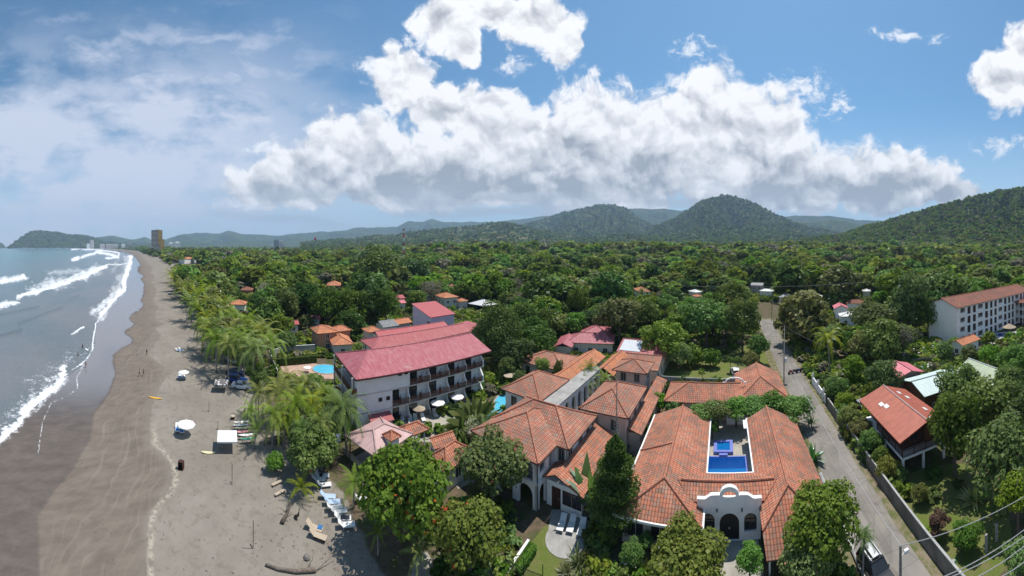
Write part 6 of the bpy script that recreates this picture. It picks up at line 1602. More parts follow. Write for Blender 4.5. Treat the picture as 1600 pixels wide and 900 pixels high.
c = n.mix(n.ss(n.noise(gp, .7, 6, .7), .38, .62), (.22, .18, .13), (.10, .115, .04)); pbsdf(n, out, c, .95, .1, 0, n.bump(n.noise(gp, 6, 3), .7, .06)); verge = mat
def strip(b0, b1, a0, a1, w=.0, n_=40, seed=1):
    rg = random.Random(seed); L = [W(a0+(a1-a0)*i/n_, b0+rg.uniform(-w, w)) for i in range(n_+1)]; R = [W(a0+(a1-a0)*i/n_, b1+rg.uniform(-w, w)) for i in range(n_, -1, -1)]; return L+R
surf('road_verge', verge, strip(10.6, 18.25, 8, 135, .3), .008)
surf('road', asphalt, strip(12.25, 17.35, 8, 133, .12, 70, 4), .016)
surf('road', asphalt, [W(118, 17.3), W(124, 26), W(133, 40), W(139, 40), W(131, 22), W(133, 4), W(128, 4), W(124, 12.3)], .02)
surf('rear_lawn', lawn, [W(69.8, -21.5), W(69.8, 4), W(72, 10.4), W(98, 10.4), W(99, -22)], .012)
surf('rear_lawn', lawn, [W(86, -30), W(86, -21.4), W(99, -22), W(100, -32)], .014)
surf('garden_lawn', lawn, [P(850, 822), P(868, 818), P(930, 822), P(905, 900), P(880, 960), P(780, 960), P(800, 893), P(815, 868)], .012)
surf('garden_lawn', lawn, [W(37, 19.2), W(36.2, 26), W(33, 31), W(25, 29), W(20, 24), W(20, 19.2)], .012)
surf('car_park', M_['pavement'], [W(13, 19), W(17, 31), W(20.5, 44), W(8, 48), W(4, 20)], .012)
surf('hotel_terrace', M_['court_stone'], [P(612, 668), P(632, 650), P(700, 626), P(752, 612), P(770, 640), P(742, 672), P(715, 690), P(640, 690)], .012)
surf('hotel_terrace', M_['pavement_warm'], [P(436, 568), P(486, 566), P(524, 578), P(522, 592), P(470, 590), P(440, 580)], .012)
surf('patio', M_['pavement'], [P(705, 745), P(728, 738), P(742, 752), P(716, 764)], .012)
surf('sandy_track', M_['pavement'], [P(640, 905), P(652, 862), P(668, 862), P(690, 905)], .011)
surf('hotel_plaza', M_['pavement'], [P(1530, 533), P(1556, 520), P(1600, 516), P(1640, 516), P(1640, 544), P(1560, 542)], .012)

def wall_thing(name, label, pts, h, t, mat, cat='wall', cap='trim_white', base=None, z=0):
    c = Vector(pts[0]); r = empty(name, (c.x, c.y, z), 0, label, cat); a = MB(); b = MB()
    for p, q in zip(pts[:-1], pts[1:]):
        p = Vector(p)-c; q = Vector(q)-c; d = (q-p).normalized(); s = Vector((-d.y, d.x, 0))*t/2
        p.z = q.z = 0; a.prism([(p-s)[:2], (q-s)[:2], (q+s)[:2], (p+s)[:2]], 0, h)
        s2 = s*1.3; b.prism([(p-s2)[:2], (q-s2)[:2], (q+s2)[:2], (p+s2)[:2]], h+.001, h+.07)
    a.build('wall_body', M_[mat], r)
    if cap: b.build('coping', M_[cap], r)
    return r
wall_thing('street_wall', 'long stained grey wall with pale coping along the right side of the street', [W(19, 18.45), W(40, 18.45), W(58, 18.3)], 1.75, .18, 'concrete_old', cap='plaster_grey')
r = wall_thing('street_wall', 'white wall section with gate posts beside the motorbikes', [W(59.5, 18.3), W(69, 18.2)], 1.6, .18, 'plaster_white')
for k, a_ in enumerate((60.5, 64.5, 68.5)):
    m = MB(); q = W(a_, 18.25)-r.location; m.box(q.x-.2, q.x+.2, q.y-.2, q.y+.2, 0, 2.3); po_ = m.build('gate_post', M_['trim_white'], r); m = MB(); m.lathe([(.05, 2.3), (.16, 2.42), (.16, 2.55), (.05, 2.66)], (q.x, q.y, 0), 8); m.build('lamp', M_['lamp_glass'], po_)
wall_thing('lawn_wall', 'grey wall between the rear tiled house and the rear lawn', [W(69.3, -22), W(69.3, 3)], 1.9, .2, 'plaster_grey', cap=None)
wall_thing('kerb', 'low pale kerb wall on the left of the street near the parked white car', [W(18, 11.9), W(41, 11.9)], .3, .3, 'concrete', 'kerb', cap='plaster_grey')
r = wall_thing('garden_wall', 'white low wall with six posts below the tall flat-topped tree', [P(1372, 566), P(1459, 552)], .9, .2, 'plaster_white')
for k in range(6):
    q = P(1372, 566).lerp(P(1459, 552), (k+.5)/5.6)-r.location; m = MB(); m.box(q.x-.16, q.x+.16, q.y-.16, q.y+.16, 0, 2.2); m.build('post', M_['trim_white'], r)
wall_thing('garden_wall', 'weathered grey scalloped wall below the gatehouse', [P(1424, 572), P(1500, 562)], 1.7, .2, 'concrete_old', cap=None)
wall_thing('garden_wall', 'curved white wall with orange cap left of the gatehouse', [P(1462, 540), P(1470, 544), P(1484, 548)], 2.0, .2, 'plaster_white', cap='tile_orange')
wall_thing('boundary_wall', 'grey slab wall of the hotel above its clipped hedge', [P(428, 562), P(442, 556), P(492, 553)], 2.6, .2, 'concrete')
r = wall_thing('fence', 'white slatted fence running down to the sand from the hotel wall', [P(420, 556), P(434, 590)], 1.6, .08, 'plaster_grey')
wall_thing('garden_wall', 'tan low wall beside the pink canopy running to the sand', [P(537, 706), P(575, 742)], .75, .25, 'fabric_tan', cap=None)
wall_thing('garden_wall', 'white wall with coping along the left of the garden lawn', [P(826, 858), P(800, 897), P(780, 930)], .9, .2, 'plaster_white')
hedge = MB()
rg = np.random.default_rng(3)
def hedge_thing(name, label, p, q, h, wd, n_, mat='leaf_dark'):
    L = (q-p).length; N_ = int(n_); u = rg.random(N_); s = rg.uniform(-.5, .5, N_)*wd; z = rg.random(N_)**.6*h; side = rg.random(N_) < .5
    s = np.where(side, np.sign(s)*wd*.5*rg.uniform(.85, 1.05, N_), s); z = np.where(side, z, h*rg.uniform(.93, 1.05, N_))
    d = (q-p)/L; nn = Vector((-d.y, d.x, 0)); cen = np.stack([d.x*L*u+nn.x*s, d.y*L*u+nn.y*s, z], 1)
    nr = np.stack([nn.x*np.sign(s), nn.y*np.sign(s), np.where(side, .4, 1.2)], 1)+rg.normal(size=(N_, 3))*.45
    v_, f_ = quads(cen, nr, .10+.08*rg.random(N_), rg); r = empty(name, (p.x, p.y, 0), 0, label, 'hedge'); obj_from('foliage', np_mesh('hedge', v_, f_, M_[mat], {'lv': ('FACE', rg.random(N_))}), r)
    m = MB(); s0 = nn*wd*.36; m.prism([(-s0)[:2], (d*L-s0)[:2], (d*L+s0)[:2], s0[:2]], 0, h*.86); m.build('branches', M_['bark'], r)
hedge_thing('hedge', 'clipped dark hedge in front of the hotel slab wall', P(426, 572), P(494, 566), 1.9, 1.2, 5000)
hedge_thing('hedge', 'low green hedge beside the white lawn wall at the bottom', P(832, 862), P(806, 900), .8, .8, 2500, 'leaf_bright')
# black railing at the bottom of the lawn
p0, p1 = P(790, 900), P(848, 925); r = empty('fence', p0, 0, 'black metal bar fence at the bottom of the garden lawn', 'fence'); m = MB(); d = p1-p0; nb_ = 34
for i in range(nb_+1): q = d*i/nb_; m.tube([(q.x, q.y, 0), (q.x, q.y, 1.5)], .018, 4)
m.tube([(0, 0, 1.4), (d.x, d.y, 1.4)], .025, 4); m.tube([(0, 0, .2), (d.x, d.y, .2)], .025, 4); m.build('bars', M_['iron_black'], r)
for i in (0, 17, 34): q = d*i/34; m = MB(); m.tube([(q.x, q.y, 0), (q.x, q.y, 2.4)], .04, 6); m.build('post', M_['iron_black'], r)
# garden terrace
c = P(884, 843); r = empty('terrace', (c.x, c.y, 0), 0, 'round-ended grey stone terrace on the garden lawn', 'terrace'); m = MB(); m.prism([(2.1*cos(a_), 2.1*sin(a_)) for a_ in np.linspace(0, 2*pi, 40)[:-1]], 0, .06); m.build('paving', M_['concrete'], r)
m = MB(); m.prism([(-1.9, .3), (2.6, -.2), (3.0, 3.6), (-1.0, 3.9)], 0, .055); m.build('paving', M_['concrete'], r)

# ------------------------------------------------------------ furniture
def lounger(pos, rz, mat='plastic_white', label='', group=None, frame='plastic_white', up=.75, blue=None):
    r = empty('sun_lounger', pos, rz, label, 'sun lounger', group); a = MB(); a.box(-.33, .33, -.95, .35, .28, .34); a.build('seat', M_[mat], r)
    a = MB(Matrix.Translation((0, .35, .31)) @ Matrix.Rotation(up, 4, 'X')); a.box(-.33, .33, 0, .72, -.03, .03); a.build('backrest', M_[mat], r)
    for sx in (-.28, .28):
        for sy in (-.8, .3): a = MB(); a.box(sx-.03, sx+.03, sy-.03, sy+.03, 0, .28); a.build('leg', M_[frame], r)
    a = MB(); a.box(-.36, -.33, -.95, .4, .26, .33); a.build('side_rail', M_[frame], r); a = MB(); a.box(.33, .36, -.95, .4, .26, .33); a.build('side_rail', M_[frame], r)
    if blue: a = MB(); a.box(-.30, .30, -.8, .2, .341, .36); a.build('towel', M_[blue], r)
    return r
def parasol(cx, cy, R, z, label, mat='fabric_white', sides=8, drop=.35, name='parasol', rot=0.2, thatch=False):
    c = P(cx, cy, z); r = empty(name, (c.x, c.y, 0), rot, label, 'umbrella'); a = MB(); a.tube([(0, 0, 0), (0, 0, z+drop)], .035, 6); a.build('pole', M_['wood_grey'], r)
    a = MB(); vs = [(0, 0, z+drop)]+[(R*cos(2*pi*i/sides), R*sin(2*pi*i/sides), z) for i in range(sides)]+[(0, 0, z+drop-.05)]+[(R*cos(2*pi*i/sides), R*sin(2*pi*i/sides), z-.12) for i in range(sides)]
    fs = [(0, 1+i, 1+(i+1) % sides) for i in range(sides)]+[(sides+1, sides+2+(i+1) % sides, sides+2+i) for i in range(sides)]+[(1+i, sides+2+i, sides+2+(i+1) % sides, 1+(i+1) % sides) for i in range(sides)]
    a.add(vs, fs); a.build('canopy', M_[mat], r)
    a = MB()
    for i in range(sides): q = Vector((R*.95*cos(2*pi*i/sides), R*.95*sin(2*pi*i/sides), z-.03)); a.tube([(0, 0, z+drop-.1), q], .014, 4)
    a.build('ribs', M_['metal_pole'], r)
    return r
parasol(291, 663, 1.45, 1.75, 'larger white octagonal beach umbrella nearer the camera with blue chairs under its left edge'); parasol(287, 581.5, 1.25, 1.7, 'smaller white beach umbrella farther up the beach', sides=6)
parasol(654.5, 638, 1.15, 2.2, 'straw thatched parasol on the hotel terrace', 'thatch', 10, .5); parasol(684, 629, 1.3, 2.2, 'white parasol in the middle of the hotel terrace'); parasol(714.5, 620, 1.25, 2.2, 'white parasol at the far end of the hotel terrace'); parasol(797, 586, 1.4, 2.3, 'cream round parasol by the shrubs near the curved pool', 'fabric_tan', 12)
parasol(1577, 511, 2.4, 2.6, 'straw parasol beside the blue pools of the white hotel', 'thatch', 10, 1.2); parasol(480, 574, 1.0, 1.2, 'small white parasol by the pool on the warm terrace')
for (x, y, rz, l) in ((277, 672, 1.0, 'blue-towelled lounger left under the larger beach umbrella'), (283, 674, 1.25, 'second lounger under the larger beach umbrella'), (281, 590, .9, 'blue-towelled lounger under the smaller beach umbrella'), (287, 591, 1.1, 'right lounger under the smaller beach umbrella'), (278, 549, 1.9, 'empty blue lounger alone farthest up the open beach'), (283, 548, 1.9, 'second of the two lone loungers farthest up the open beach')):
    lounger(P(x, y), rz, 'plastic_white', l, 'pairs of beach loungers', blue='fabric_blue')
LG = [(486, 738, 'half-hidden lounger under the far side of the leafy almond'), (503, 746, 'lounger tucked between the first and second ones in deep shade'), (523, 797, 'small white lounger wedged between the blue pair and the white one'), (493, 745, 'first lounger of the row, deepest under the leafy almond'), (498, 752, 'second lounger of the row under the leafy almond'), (506, 761, 'lounger at the edge of the leafy almond shade'), (512, 779, 'upper of two blue loungers in the row'), (519, 788, 'lower of two blue loungers in the row'), (529, 803, 'white lounger just below the two blue ones'), (535, 813, 'white lounger with clothes on it near the row end'), (541, 824, 'last white lounger of the row towards the dark shade'), (567, 783, 'single lounger right of the young palm'), (576, 790, 'lounger half under the huge almond crown')]
for k, (x, y, l) in enumerate(LG): lounger(P(x, y), 2.05+.12*(k % 3), 'fabric_ltblue' if k in (6, 7) else 'plastic_white', l, 'loungers in the palm shade', blue='cloth_dark' if k == 9 else None)
lounger(P(491, 828), 1.75, 'fabric_tan', 'tan cushioned lounger on open sand, farther one of two', 'two tan loungers', 'wood_dark'); lounger(P(497, 841), 1.75, 'fabric_tan', 'tan cushioned lounger on open sand, nearer one of two', 'two tan loungers', 'wood_dark')
for (x, y, rz, l) in ((661, 656, .5, 'white lounger right of the straw parasol'), (680, 649, .5, 'white lounger below the middle white parasol'), (691, 645, .5, 'white lounger right of the middle white parasol'), (649, 657, .4, 'white lounger left of the straw parasol'), (641, 659, .4, 'white lounger second left of the straw parasol'), (627, 663, .1, 'white lounger at the left end of the hotel terrace'), (714, 633, .5, 'white lounger under the far white parasol')):
    lounger(P(x, y), rz, 'plastic_white', l, 'hotel terrace loungers')
for (x, y, l, mt) in ((878, 822, 'left garden lounger on the round-ended terrace', 'plastic_white'), (893, 824, 'middle garden lounger on the round-ended terrace', 'plastic_white'), (909, 829, 'right garden lounger on the round-ended terrace, in shade', 'plastic_white')):
    lounger(P(x, y, .06), -.45, mt, l, 'three garden loungers', up=.5)
c = P(500, 829); r = empty('side_table', c, .3, 'small blue crate table between the two tan loungers', 'table'); a = MB(); a.box(-.25, .25, -.25, .25, .34, .4); a.build('table_top', M_['fabric_blue'], r); a = MB(); a.box(-.2, .2, -.2, .2, 0, .34); a.build('base', M_['fabric_blue'], r)
def tent(cx, cy, wd, dp, z, az, label, mat, peak, posts='metal_pole'):
    c = P(cx, cy, z); r = empty('canopy_tent', (c.x, c.y, 0), -az, label, 'tent'); a = MB(); x, y = wd/2, dp/2
    a.add([(-x, -y, z), (x, -y, z), (x, y, z), (-x, y, z), (0, 0, z+peak), (-x, -y, z-.22), (x, -y, z-.22), (x, y, z-.22), (-x, y, z-.22)], [(0, 1, 4), (1, 2, 4), (2, 3, 4), (3, 0, 4), (0, 5, 6, 1), (1, 6, 7, 2), (2, 7, 8, 3), (3, 8, 5, 0), (8, 7, 6, 5)])
    a.build('canopy', M_[mat], r)
    for sx, sy in ((-x, -y), (x, -y), (x, y), (-x, y)): a = MB(); a.tube([(sx*.99, sy*.99, 0), (sx*.99, sy*.99, z)], .025, 5); a.build('leg', M_[posts], r)
    return r
mat, n, out = newmat('canopy_pattern'); tc = n.n('ShaderNodeTexCoord').outputs['Object']; vx = n.voro(tc, 1.3, 'F1', rnd=.6)
pbsdf(n, out, n.mix(n.ss(vx, .42, .30), (.15, .14, .14), (.75, .74, .72)), .85, .1); M_['canopy_pattern'] = mat
tent(355, 681, 2.9, 2.9, 1.85, radians(-50), 'square white canopy tent on the sand beside the surfboard racks', 'fabric_white', .3); tent(346, 597, 2.8, 2.6, 1.75, radians(-46), 'dark canopy tent with white pattern near the parked blue cars', 'canopy_pattern', .55)
def board(c, rz, L, mat, label, flat_=True, z=0, group=None, tilt=0, name='surfboard'):
    r = empty(name, (c.x, c.y, z), rz, label, 'surfboard', group); pts = []
    K = 14; V = []; Fq = []
    for i in range(K+1):
        t_ = i/K; x = L*(t_-.5); hw = .29*(math.sin(pi*min(1, max(0, t_*.97+.015)))**.55); zz = .1+.10*(2*t_-1)**2
        V += [(x, -hw, zz), (x, 0, zz+.035), (x, hw, zz), (x, 0, zz-.035)]
    for i in range(K):
        for k in range(4): Fq.append((i*4+k, (i+1)*4+k, (i+1)*4+(k+1) % 4, i*4+(k+1) % 4))
    Fq += [(0, 1, 2, 3), (K*4+3, K*4+2, K*4+1, K*4)]
    a = MB(); a.add(V, Fq); a.build('deck', M_[mat], r); a = MB(); a.add([(-L*.42, -.008, .1), (-L*.34, -.008, .1), (-L*.43, -.008, -.04), (-L*.42, .008, .1), (-L*.34, .008, .1), (-L*.43, .008, -.04)], [(0, 1, 2), (5, 4, 3), (0, 3, 4, 1), (1, 4, 5, 2), (2, 5, 3, 0)]); a.build('fin', M_['metal_dark'], r); return r
board(P(243, 622.5), .78, 2.8, 'plastic_yellow', 'yellow surfboard lying alone on the open sand'); board(P(326, 708), .85, 2.2, 'plastic_cream', 'cream surfboard lying on the sand left of the white tent')
BR = [(377, 659, 'plastic_white', 'top white board lying on the farthest rack'), (380, 668, 'plastic_cream', 'cream board on the middle rack'), (379, 674, 'plastic_pink', 'pink-nosed board below the cream one on the rack'), (385, 679, 'plastic_white', 'white board above the green one'), (389, 685, 'plastic_green', 'mint green board on the nearest rack'), (376, 664, 'plastic_white', 'second white board on the farthest rack')]
for k, (x, y, mt, l) in enumerate(BR): board(P(x, y, .75), .95, 2.6, mt, l, z=.62, group='boards on the racks')
for k, (x, y, l) in enumerate(((378, 664, 'farthest wooden board rack beside the sand'), (381, 675, 'middle wooden board rack'), (389, 688, 'nearest wooden board rack by the white tent'))):
    c = P(x, y); r = empty('board_rack', c, .95, l, 'rack', 'surfboard racks')
    for sx in (-.8, .8):
        a = MB(); a.tube([(sx, -.5, 0), (sx, -.5, .7)], .04, 5); a.build('leg', M_['wood_grey'], r); a = MB(); a.tube([(sx, .5, 0), (sx, .5, .7)], .04, 5); a.build('leg', M_['wood_grey'], r); a = MB(); a.tube([(sx, -.6, .68), (sx, .6, .68)], .035, 5); a.build('crossbar', M_['wood_grey'], r)
for k, (x, y, h, l) in enumerate(((306, 583, 1.9, 'second thin beach pole from the far end, beside the smaller umbrella'), (314.5, 609.5, 2.1, 'thin beach pole left of the patterned tent'), (326.5, 643.5, 1.9, 'thin beach pole between the two tents'), (340.5, 672, 1.5, 'thin pole standing at the white tent corner'), (362.5, 757, 2.6, 'thin pole on open sand level with the lone short palm'), (395.5, 857, 2.8, 'nearest thin beach pole, at the bottom of the sand'), (294.5, 545.5, 1.8, 'farthest thin beach pole on the upper beach'))):
    r = empty('beach_pole', P(x, y), 0, l, 'pole', 'thin poles in a line on the sand'); a = MB(); a.tube([(0, 0, 0), (.02, 0, h)], .035, 6); a.build('pole', M_['wood_dark'], r); a = MB(); a.tube([(-.1, 0, .03), (-.55, .12, .05)], .035, 5); a.build('stake', M_['wood_dark'], r)
c = P(283, 733); r = empty('crate', c, .6, 'dark upright wooden crate frame alone on the sand', 'crate'); a = MB()
for b in ((-.35, -.28, -.3, .3, 0, 1.1), (.28, .35, -.3, .3, 0, 1.1), (-.28, .28, -.3, .3, 1.03, 1.1), (-.28, .28, -.3, .3, 0, .07)): a.box(*b)
a.build('frame', M_['wood_dark'], r); a = MB(); a.box(-.28, .28, .24, .28, .07, 1.03); a.build('back_panel', M_['metal_dark'], r)
c = P(364, 655); r = empty('basket', c, 0, 'round brown basket with white rim above the surfboard racks', 'basket'); a = MB(); a.lathe([(.25, 0), (.38, .3), (.36, .55)], n=12); a.build('body', M_['wood_dark'], r); a = MB(); a.lathe([(.39, .5), (.42, .56), (.39, .62), (.33, .6)], n=12); a.build('rim', M_['fabric_tan'], r)
def log(name, label, p, pts, r0, r1, mat='driftwood', br=()):
    r = empty(name, p, 0, label, 'driftwood'); a = MB(); a.tube(pts, r0, 7, r1); a.build('trunk', M_[mat], r, True)
    for b in br: a = MB(); a.tube(b, .05, 5, .015); a.build('branch', M_[mat], r)
p = P(415, 884); q = P(494, 893)-p
log('driftwood_log', 'long pale driftwood trunk at the bottom of the beach', p, [(0, 0, .1), q*.3+Vector((0, -.25, .12)), q*.65+Vector((0, -.3, .14)), q+Vector((0, 0, .2))], .13, .2, br=(((q*.8+Vector((0, 0, .2))), (q*.82+Vector((.1, .7, .5))), (q*.80+Vector((.0, 1.3, .9)))), (q*.99, q+Vector((.5, 1.0, .4)), q+Vector((1.1, 2.0, .9)))))
p = P(444, 812); log('driftwood_stump', 'twisted driftwood stump left of the lone short palm', p, [(.2, -.6, .15), (.1, 0, .25), (0, .7, .4), (-.3, 1.4, .9)], .26, .1, 'bark', br=(((.1, 0, .2), (.6, .3, .6), (.8, .3, 1.1)), ((0, .6, .3), (-.5, .5, .4), (-.8, .2, .8))))
p = P(466, 812); log('driftwood_stump', 'dark root stump at the foot of the lone short palm', p, [(-.4, 0, .1), (0, 0, .5), (.1, .1, 1.2)], .2, .08, 'bark')
for x, y, l in ((433, 757, 'upper pale plank seat at the sand edge'), (438, 772, 'lower pale plank seat at the sand edge')):
    r = empty('plank_bench', P(x, y), -.25, l, 'bench', 'pale plank seats'); a = MB(); a.box(-.18, .18, -.75, .75, .2, .28); a.build('plank', M_['fabric_tan'], r); a = MB(); a.box(-.15, .15, -.6, -.45, 0, .2); a.build('support', M_['wood_grey'], r); a = MB(); a.box(-.15, .15, .45, .6, 0, .2); a.build('support', M_['wood_grey'], r)
r = empty('rock', P(480, 872), 0, 'dark half-buried rock above the driftwood trunk', 'rock'); a = MB(); a.lathe([(.32, 0), (.38, .12), (.26, .28), (.08, .36)], n=7); a.build('stone', M_['stone'], r)
r = empty('tarpaulin', P(520, 702), .4, 'lilac-blue tarpaulin stretched in the palm shade', 'tarpaulin'); a = MB(); a.add([(-1.1, -.7, 1.3), (1.1, -.5, 1.5), (1.0, .8, 1.9), (-1, .7, 1.7), (0, 0, 1.45)], [(0, 1, 4), (1, 2, 4), (2, 3, 4), (3, 0, 4)]); a.build('sheet', M_['fabric_lilac'], r)
for sx, sy, z_ in ((-1.1, -.7, 1.3), (1.1, -.5, 1.5), (1, .8, 1.9), (-1, .7, 1.7)): a = MB(); a.tube([(sx, sy, 0), (sx, sy, z_)], .02, 4); a.build('pole', M_['wood_grey'], r)
for k, (x, y, l) in enumerate(((424, 690, 'picnic bench in the palm shade right of the green board'), (437, 688, 'dark picnic table deeper in the palm shade'), (440, 668, 'pale bench under the palm cluster'))):
    r = empty('picnic_table', P(x, y), .5+k, l, 'table', 'tables in the palm shade'); a = MB(); a.box(-.9, .9, -.38, .38, .68, .74); a.build('table_top', M_['wood_grey'], r)
    for s in (-.62, .62): a = MB(); a.box(-.9, .9, s-.14, s+.14, .4, .45); a.build('bench_seat', M_['wood_grey'], r)
    for s in (-.7, .7): a = MB(); a.box(s-.05, s+.05, -.6, .6, 0, .1); a.box(s-.05, s+.05, -.08, .08, .1, .68); a.build('leg', M_['wood_grey'], r)
# pools
def pool(label, pts, mat, rim='pool_tile'):
    c = sum(pts, Vector())/len(pts); r = empty('swimming_pool', (c.x, c.y, 0), 0, label, 'pool'); q = [(p-c) for p in pts]
    a = MB(); a.add([(p.x, p.y, .05) for p in q], [tuple(range(len(q)))]); a.build('water_surface', M_[mat], r); a = MB()
    a.tube([(p.x, p.y, .03) for p in q+[q[0]]], .16, 6); a.build('rim', M_[rim], r)
def ell(cx, cy, rx, ry, n_=24): c = P(cx, cy); return [c+Vector((rx*cos(2*pi*i/n_), ry*sin(2*pi*i/n_), 0)) for i in range(n_)]
pool('curved cyan pool between the hotel terrace and the tile-roofed villas', [P(*q) for q in ((757, 656), (764, 644), (773, 636), (772, 627), (778, 619), (790, 616), (801, 617), (808, 622), (806, 634), (796, 642), (780, 652), (770, 660), (762, 661))], 'pool_cyan', 'court_stone')
pool('round cyan pool on the warm terrace left of the hotel', ell(509, 577, 3.4, 3.0), 'pool_cyan', 'court_stone'); pool('blue oval pool with a straw parasol at the right picture edge', ell(1578, 524, 3.2, 6), 'pool_blue', 'trim_white'); pool('small blue pool just below the oval one at the right picture edge', ell(1572, 533, 2.0, 4.4), 'pool_blue', 'trim_white')

# ------------------------------------------------------------ vehicles
def car(cx, cy, az, mat, label, kind='suv', rack=False):
    c = P(cx, cy) if cx else None; r = empty('car', (c.x, c.y, .016), -radians(az), label, 'car')
    h = {'suv': 1.68, 'sedan': 1.42, 'van': 1.9}[kind]; L = {'suv': 4.5, 'sedan': 4.4, 'van': 4.8}[kind]; W_ = .9; hl = L/2
    a = MB(); pr = [(-hl, .42), (-hl+.08, .95), (-hl+.2, 1.0), (hl-1.25, 1.0), (hl-.25, .86), (hl, .68), (hl, .38), (hl-.3, .28), (-hl+.3, .28)]
    n_ = len(pr); vs = []
    for sx, k in ((-W_, 1), (W_, 1)): vs += [(sx*(.96 if z > .9 or z < .35 else 1), y, z) for y, z in pr]
    a.add(vs, [tuple(range(n_-1, -1, -1)), tuple(range(n_, 2*n_))]+[(i, (i+1) % n_, n_+(i+1) % n_, n_+i) for i in range(n_)])
    bo = a.build('body', M_[mat], r); bv = bo.modifiers.new('bevel', 'BEVEL'); bv.width = .06; bv.segments = 2; bv.limit_method = 'ANGLE'
    yb, yf = (-hl+.12, .75) if kind != 'sedan' else (-hl+.65, .85); yt0, yt1 = (yb+.28, yf-.7) if kind != 'sedan' else (yb+.6, yf-.75)
    a = MB(); a.add([(-.84, yb, 1.0), (.84, yb, 1.0), (.84, yf, 1.0), (-.84, yf, 1.0), (-.68, yt0, h-.06), (.68, yt0, h-.06), (.68, yt1, h-.06), (-.68, yt1, h-.06)], [(0, 1, 5, 4), (1, 2, 6, 5), (2, 3, 7, 6), (3, 0, 4, 7), (4, 5, 6, 7)]); a.build('windows', M_['glass_dark'], r)
    a = MB(); a.box(-.69, .69, yt0-.03, yt1+.03, h-.06, h); ro_ = a.build('roof', M_[mat], r); bv = ro_.modifiers.new('bevel', 'BEVEL'); bv.width = .03; bv.segments = 2
    for sx in (-1, 1):
        for (y0, y1) in ((yb, yt0), ((yb+yf)/2-.1, (yt0+yt1)/2), (yf, yt1)): a = MB(); a.tube([(sx*.85, y0, 1.0), (sx*.69, y1, h-.03)], .035, 4); a.build('pillar', M_[mat], bo)
    for sx in (-.82, .82):
        for y in (-hl+.85, hl-.85):
            a = MB(Matrix.Translation((sx, y, .33)) @ Matrix.Rotation(pi/2, 4, 'Y')); a.lathe([(.20, -.1), (.33, -.1), (.34, 0), (.33, .1), (.20, .1)], n=16); wl_ = a.build('wheel', M_['rubber'], r)
            a = MB(Matrix.Translation((sx, y, .33)) @ Matrix.Rotation(pi/2, 4, 'Y')); a.lathe([(.19, -.105), (.2, 0), (.19, .105)], n=10); a.build('rim', M_['steel'], wl_)
        a = MB(); s = 1 if sx > 0 else -1; a.box(sx*.92-.16, sx*.92+.16, hl-.06, hl+.015, .62, .76); a.build('headlight', M_['lamp_glass'], r)
        a = MB(); a.box(sx*.95-.1, sx*.95+.1, -hl-.015, -hl+.06, .72, .95); a.build('tail_light', M_['lamp_red'], r)
        a = MB(); a.box(sx+s*.1-.08, sx+s*.1+.08, yf-.25, yf-.15, .98, 1.12); a.build('mirror', M_[mat], r)
    a = MB(); a.box(-.5, .5, hl-.01, hl+.02, .42, .56); a.build('bumper', M_['metal_dark'], r)
    if rack:
        a = MB(); 
        for sx in (-.55, .55): a.box(sx-.05, sx+.05, yt0+.1, yt1-.1, h+.05, h+.1)
        a.box(-.32, .32, yt0+.2, yt1-.15, h+.07, h+.2)
        for y in (yt0+.3, yt1-.3): a.box(-.6, .6, y-.03, y+.03, h, h+.06)
        a.build('roof_rack', M_['steel'], r)
    return r
car(1370, 903, 38+172, 'car_black', 'black car with silver roof rack parked at the street bottom edge', 'suv', True); car(1149, 585, 30, 'car_white', 'white car parked on the rear lawn behind the tiled house', 'suv')
car(1342, 636, 20, 'car_silver', 'silver car half hidden beside the red-roofed stilt house', 'sedan'); car(336, 540, 95, 'car_black', 'dark car under the beach palms, farthest of the parked row', 'suv'); car(362, 566, 100, 'car_silver', 'silver car in tree shade below the dark farthest one', 'suv')
car(368, 586, 60, 'car_navy', 'navy car behind the patterned tent', 'sedan'); car(370, 597, 62, 'car_blue', 'bright blue car right of the patterned tent', 'suv'); car(378, 607, 55, 'car_white', 'white car next to the bright blue one, partly under palm fronds', 'sedan'); car(812, 488, 80, 'car_white', 'white car glimpsed beyond the pale open pavilion', 'sedan')
car(1222, 466, 120, 'car_white', 'white vehicle stopped at the far street junction', 'van')
c = P(342, 529); r = empty('boat', c, 1.2, 'small covered grey boat on the sand above the dark parked car', 'boat'); a = MB(); K = 8; V = []; Fq = []
for i in range(K+1): t_ = i/K; hw = .75*math.sqrt(max(.02, math.sin(pi*(.08+.84*t_)))); x = 4.4*(t_-.5); V += [(x, -hw, .75), (x, 0, .9), (x, hw, .75), (x, hw*.5, .15), (x, -hw*.5, .15)]
for i in range(K):
    for k in range(5): Fq.append((i*5+k, (i+1)*5+k, (i+1)*5+(k+1) % 5, i*5+(k+1) % 5))
Fq += [tuple(range(5)), tuple(K*5+k for k in range(4, -1, -1))]; a.add(V, Fq); a.build('hull', M_['metal_pole'], r); a = MB(); a.box(-.4, .5, -.3, .3, .88, 1.05); a.build('cover', M_['cloth_dark'], r)
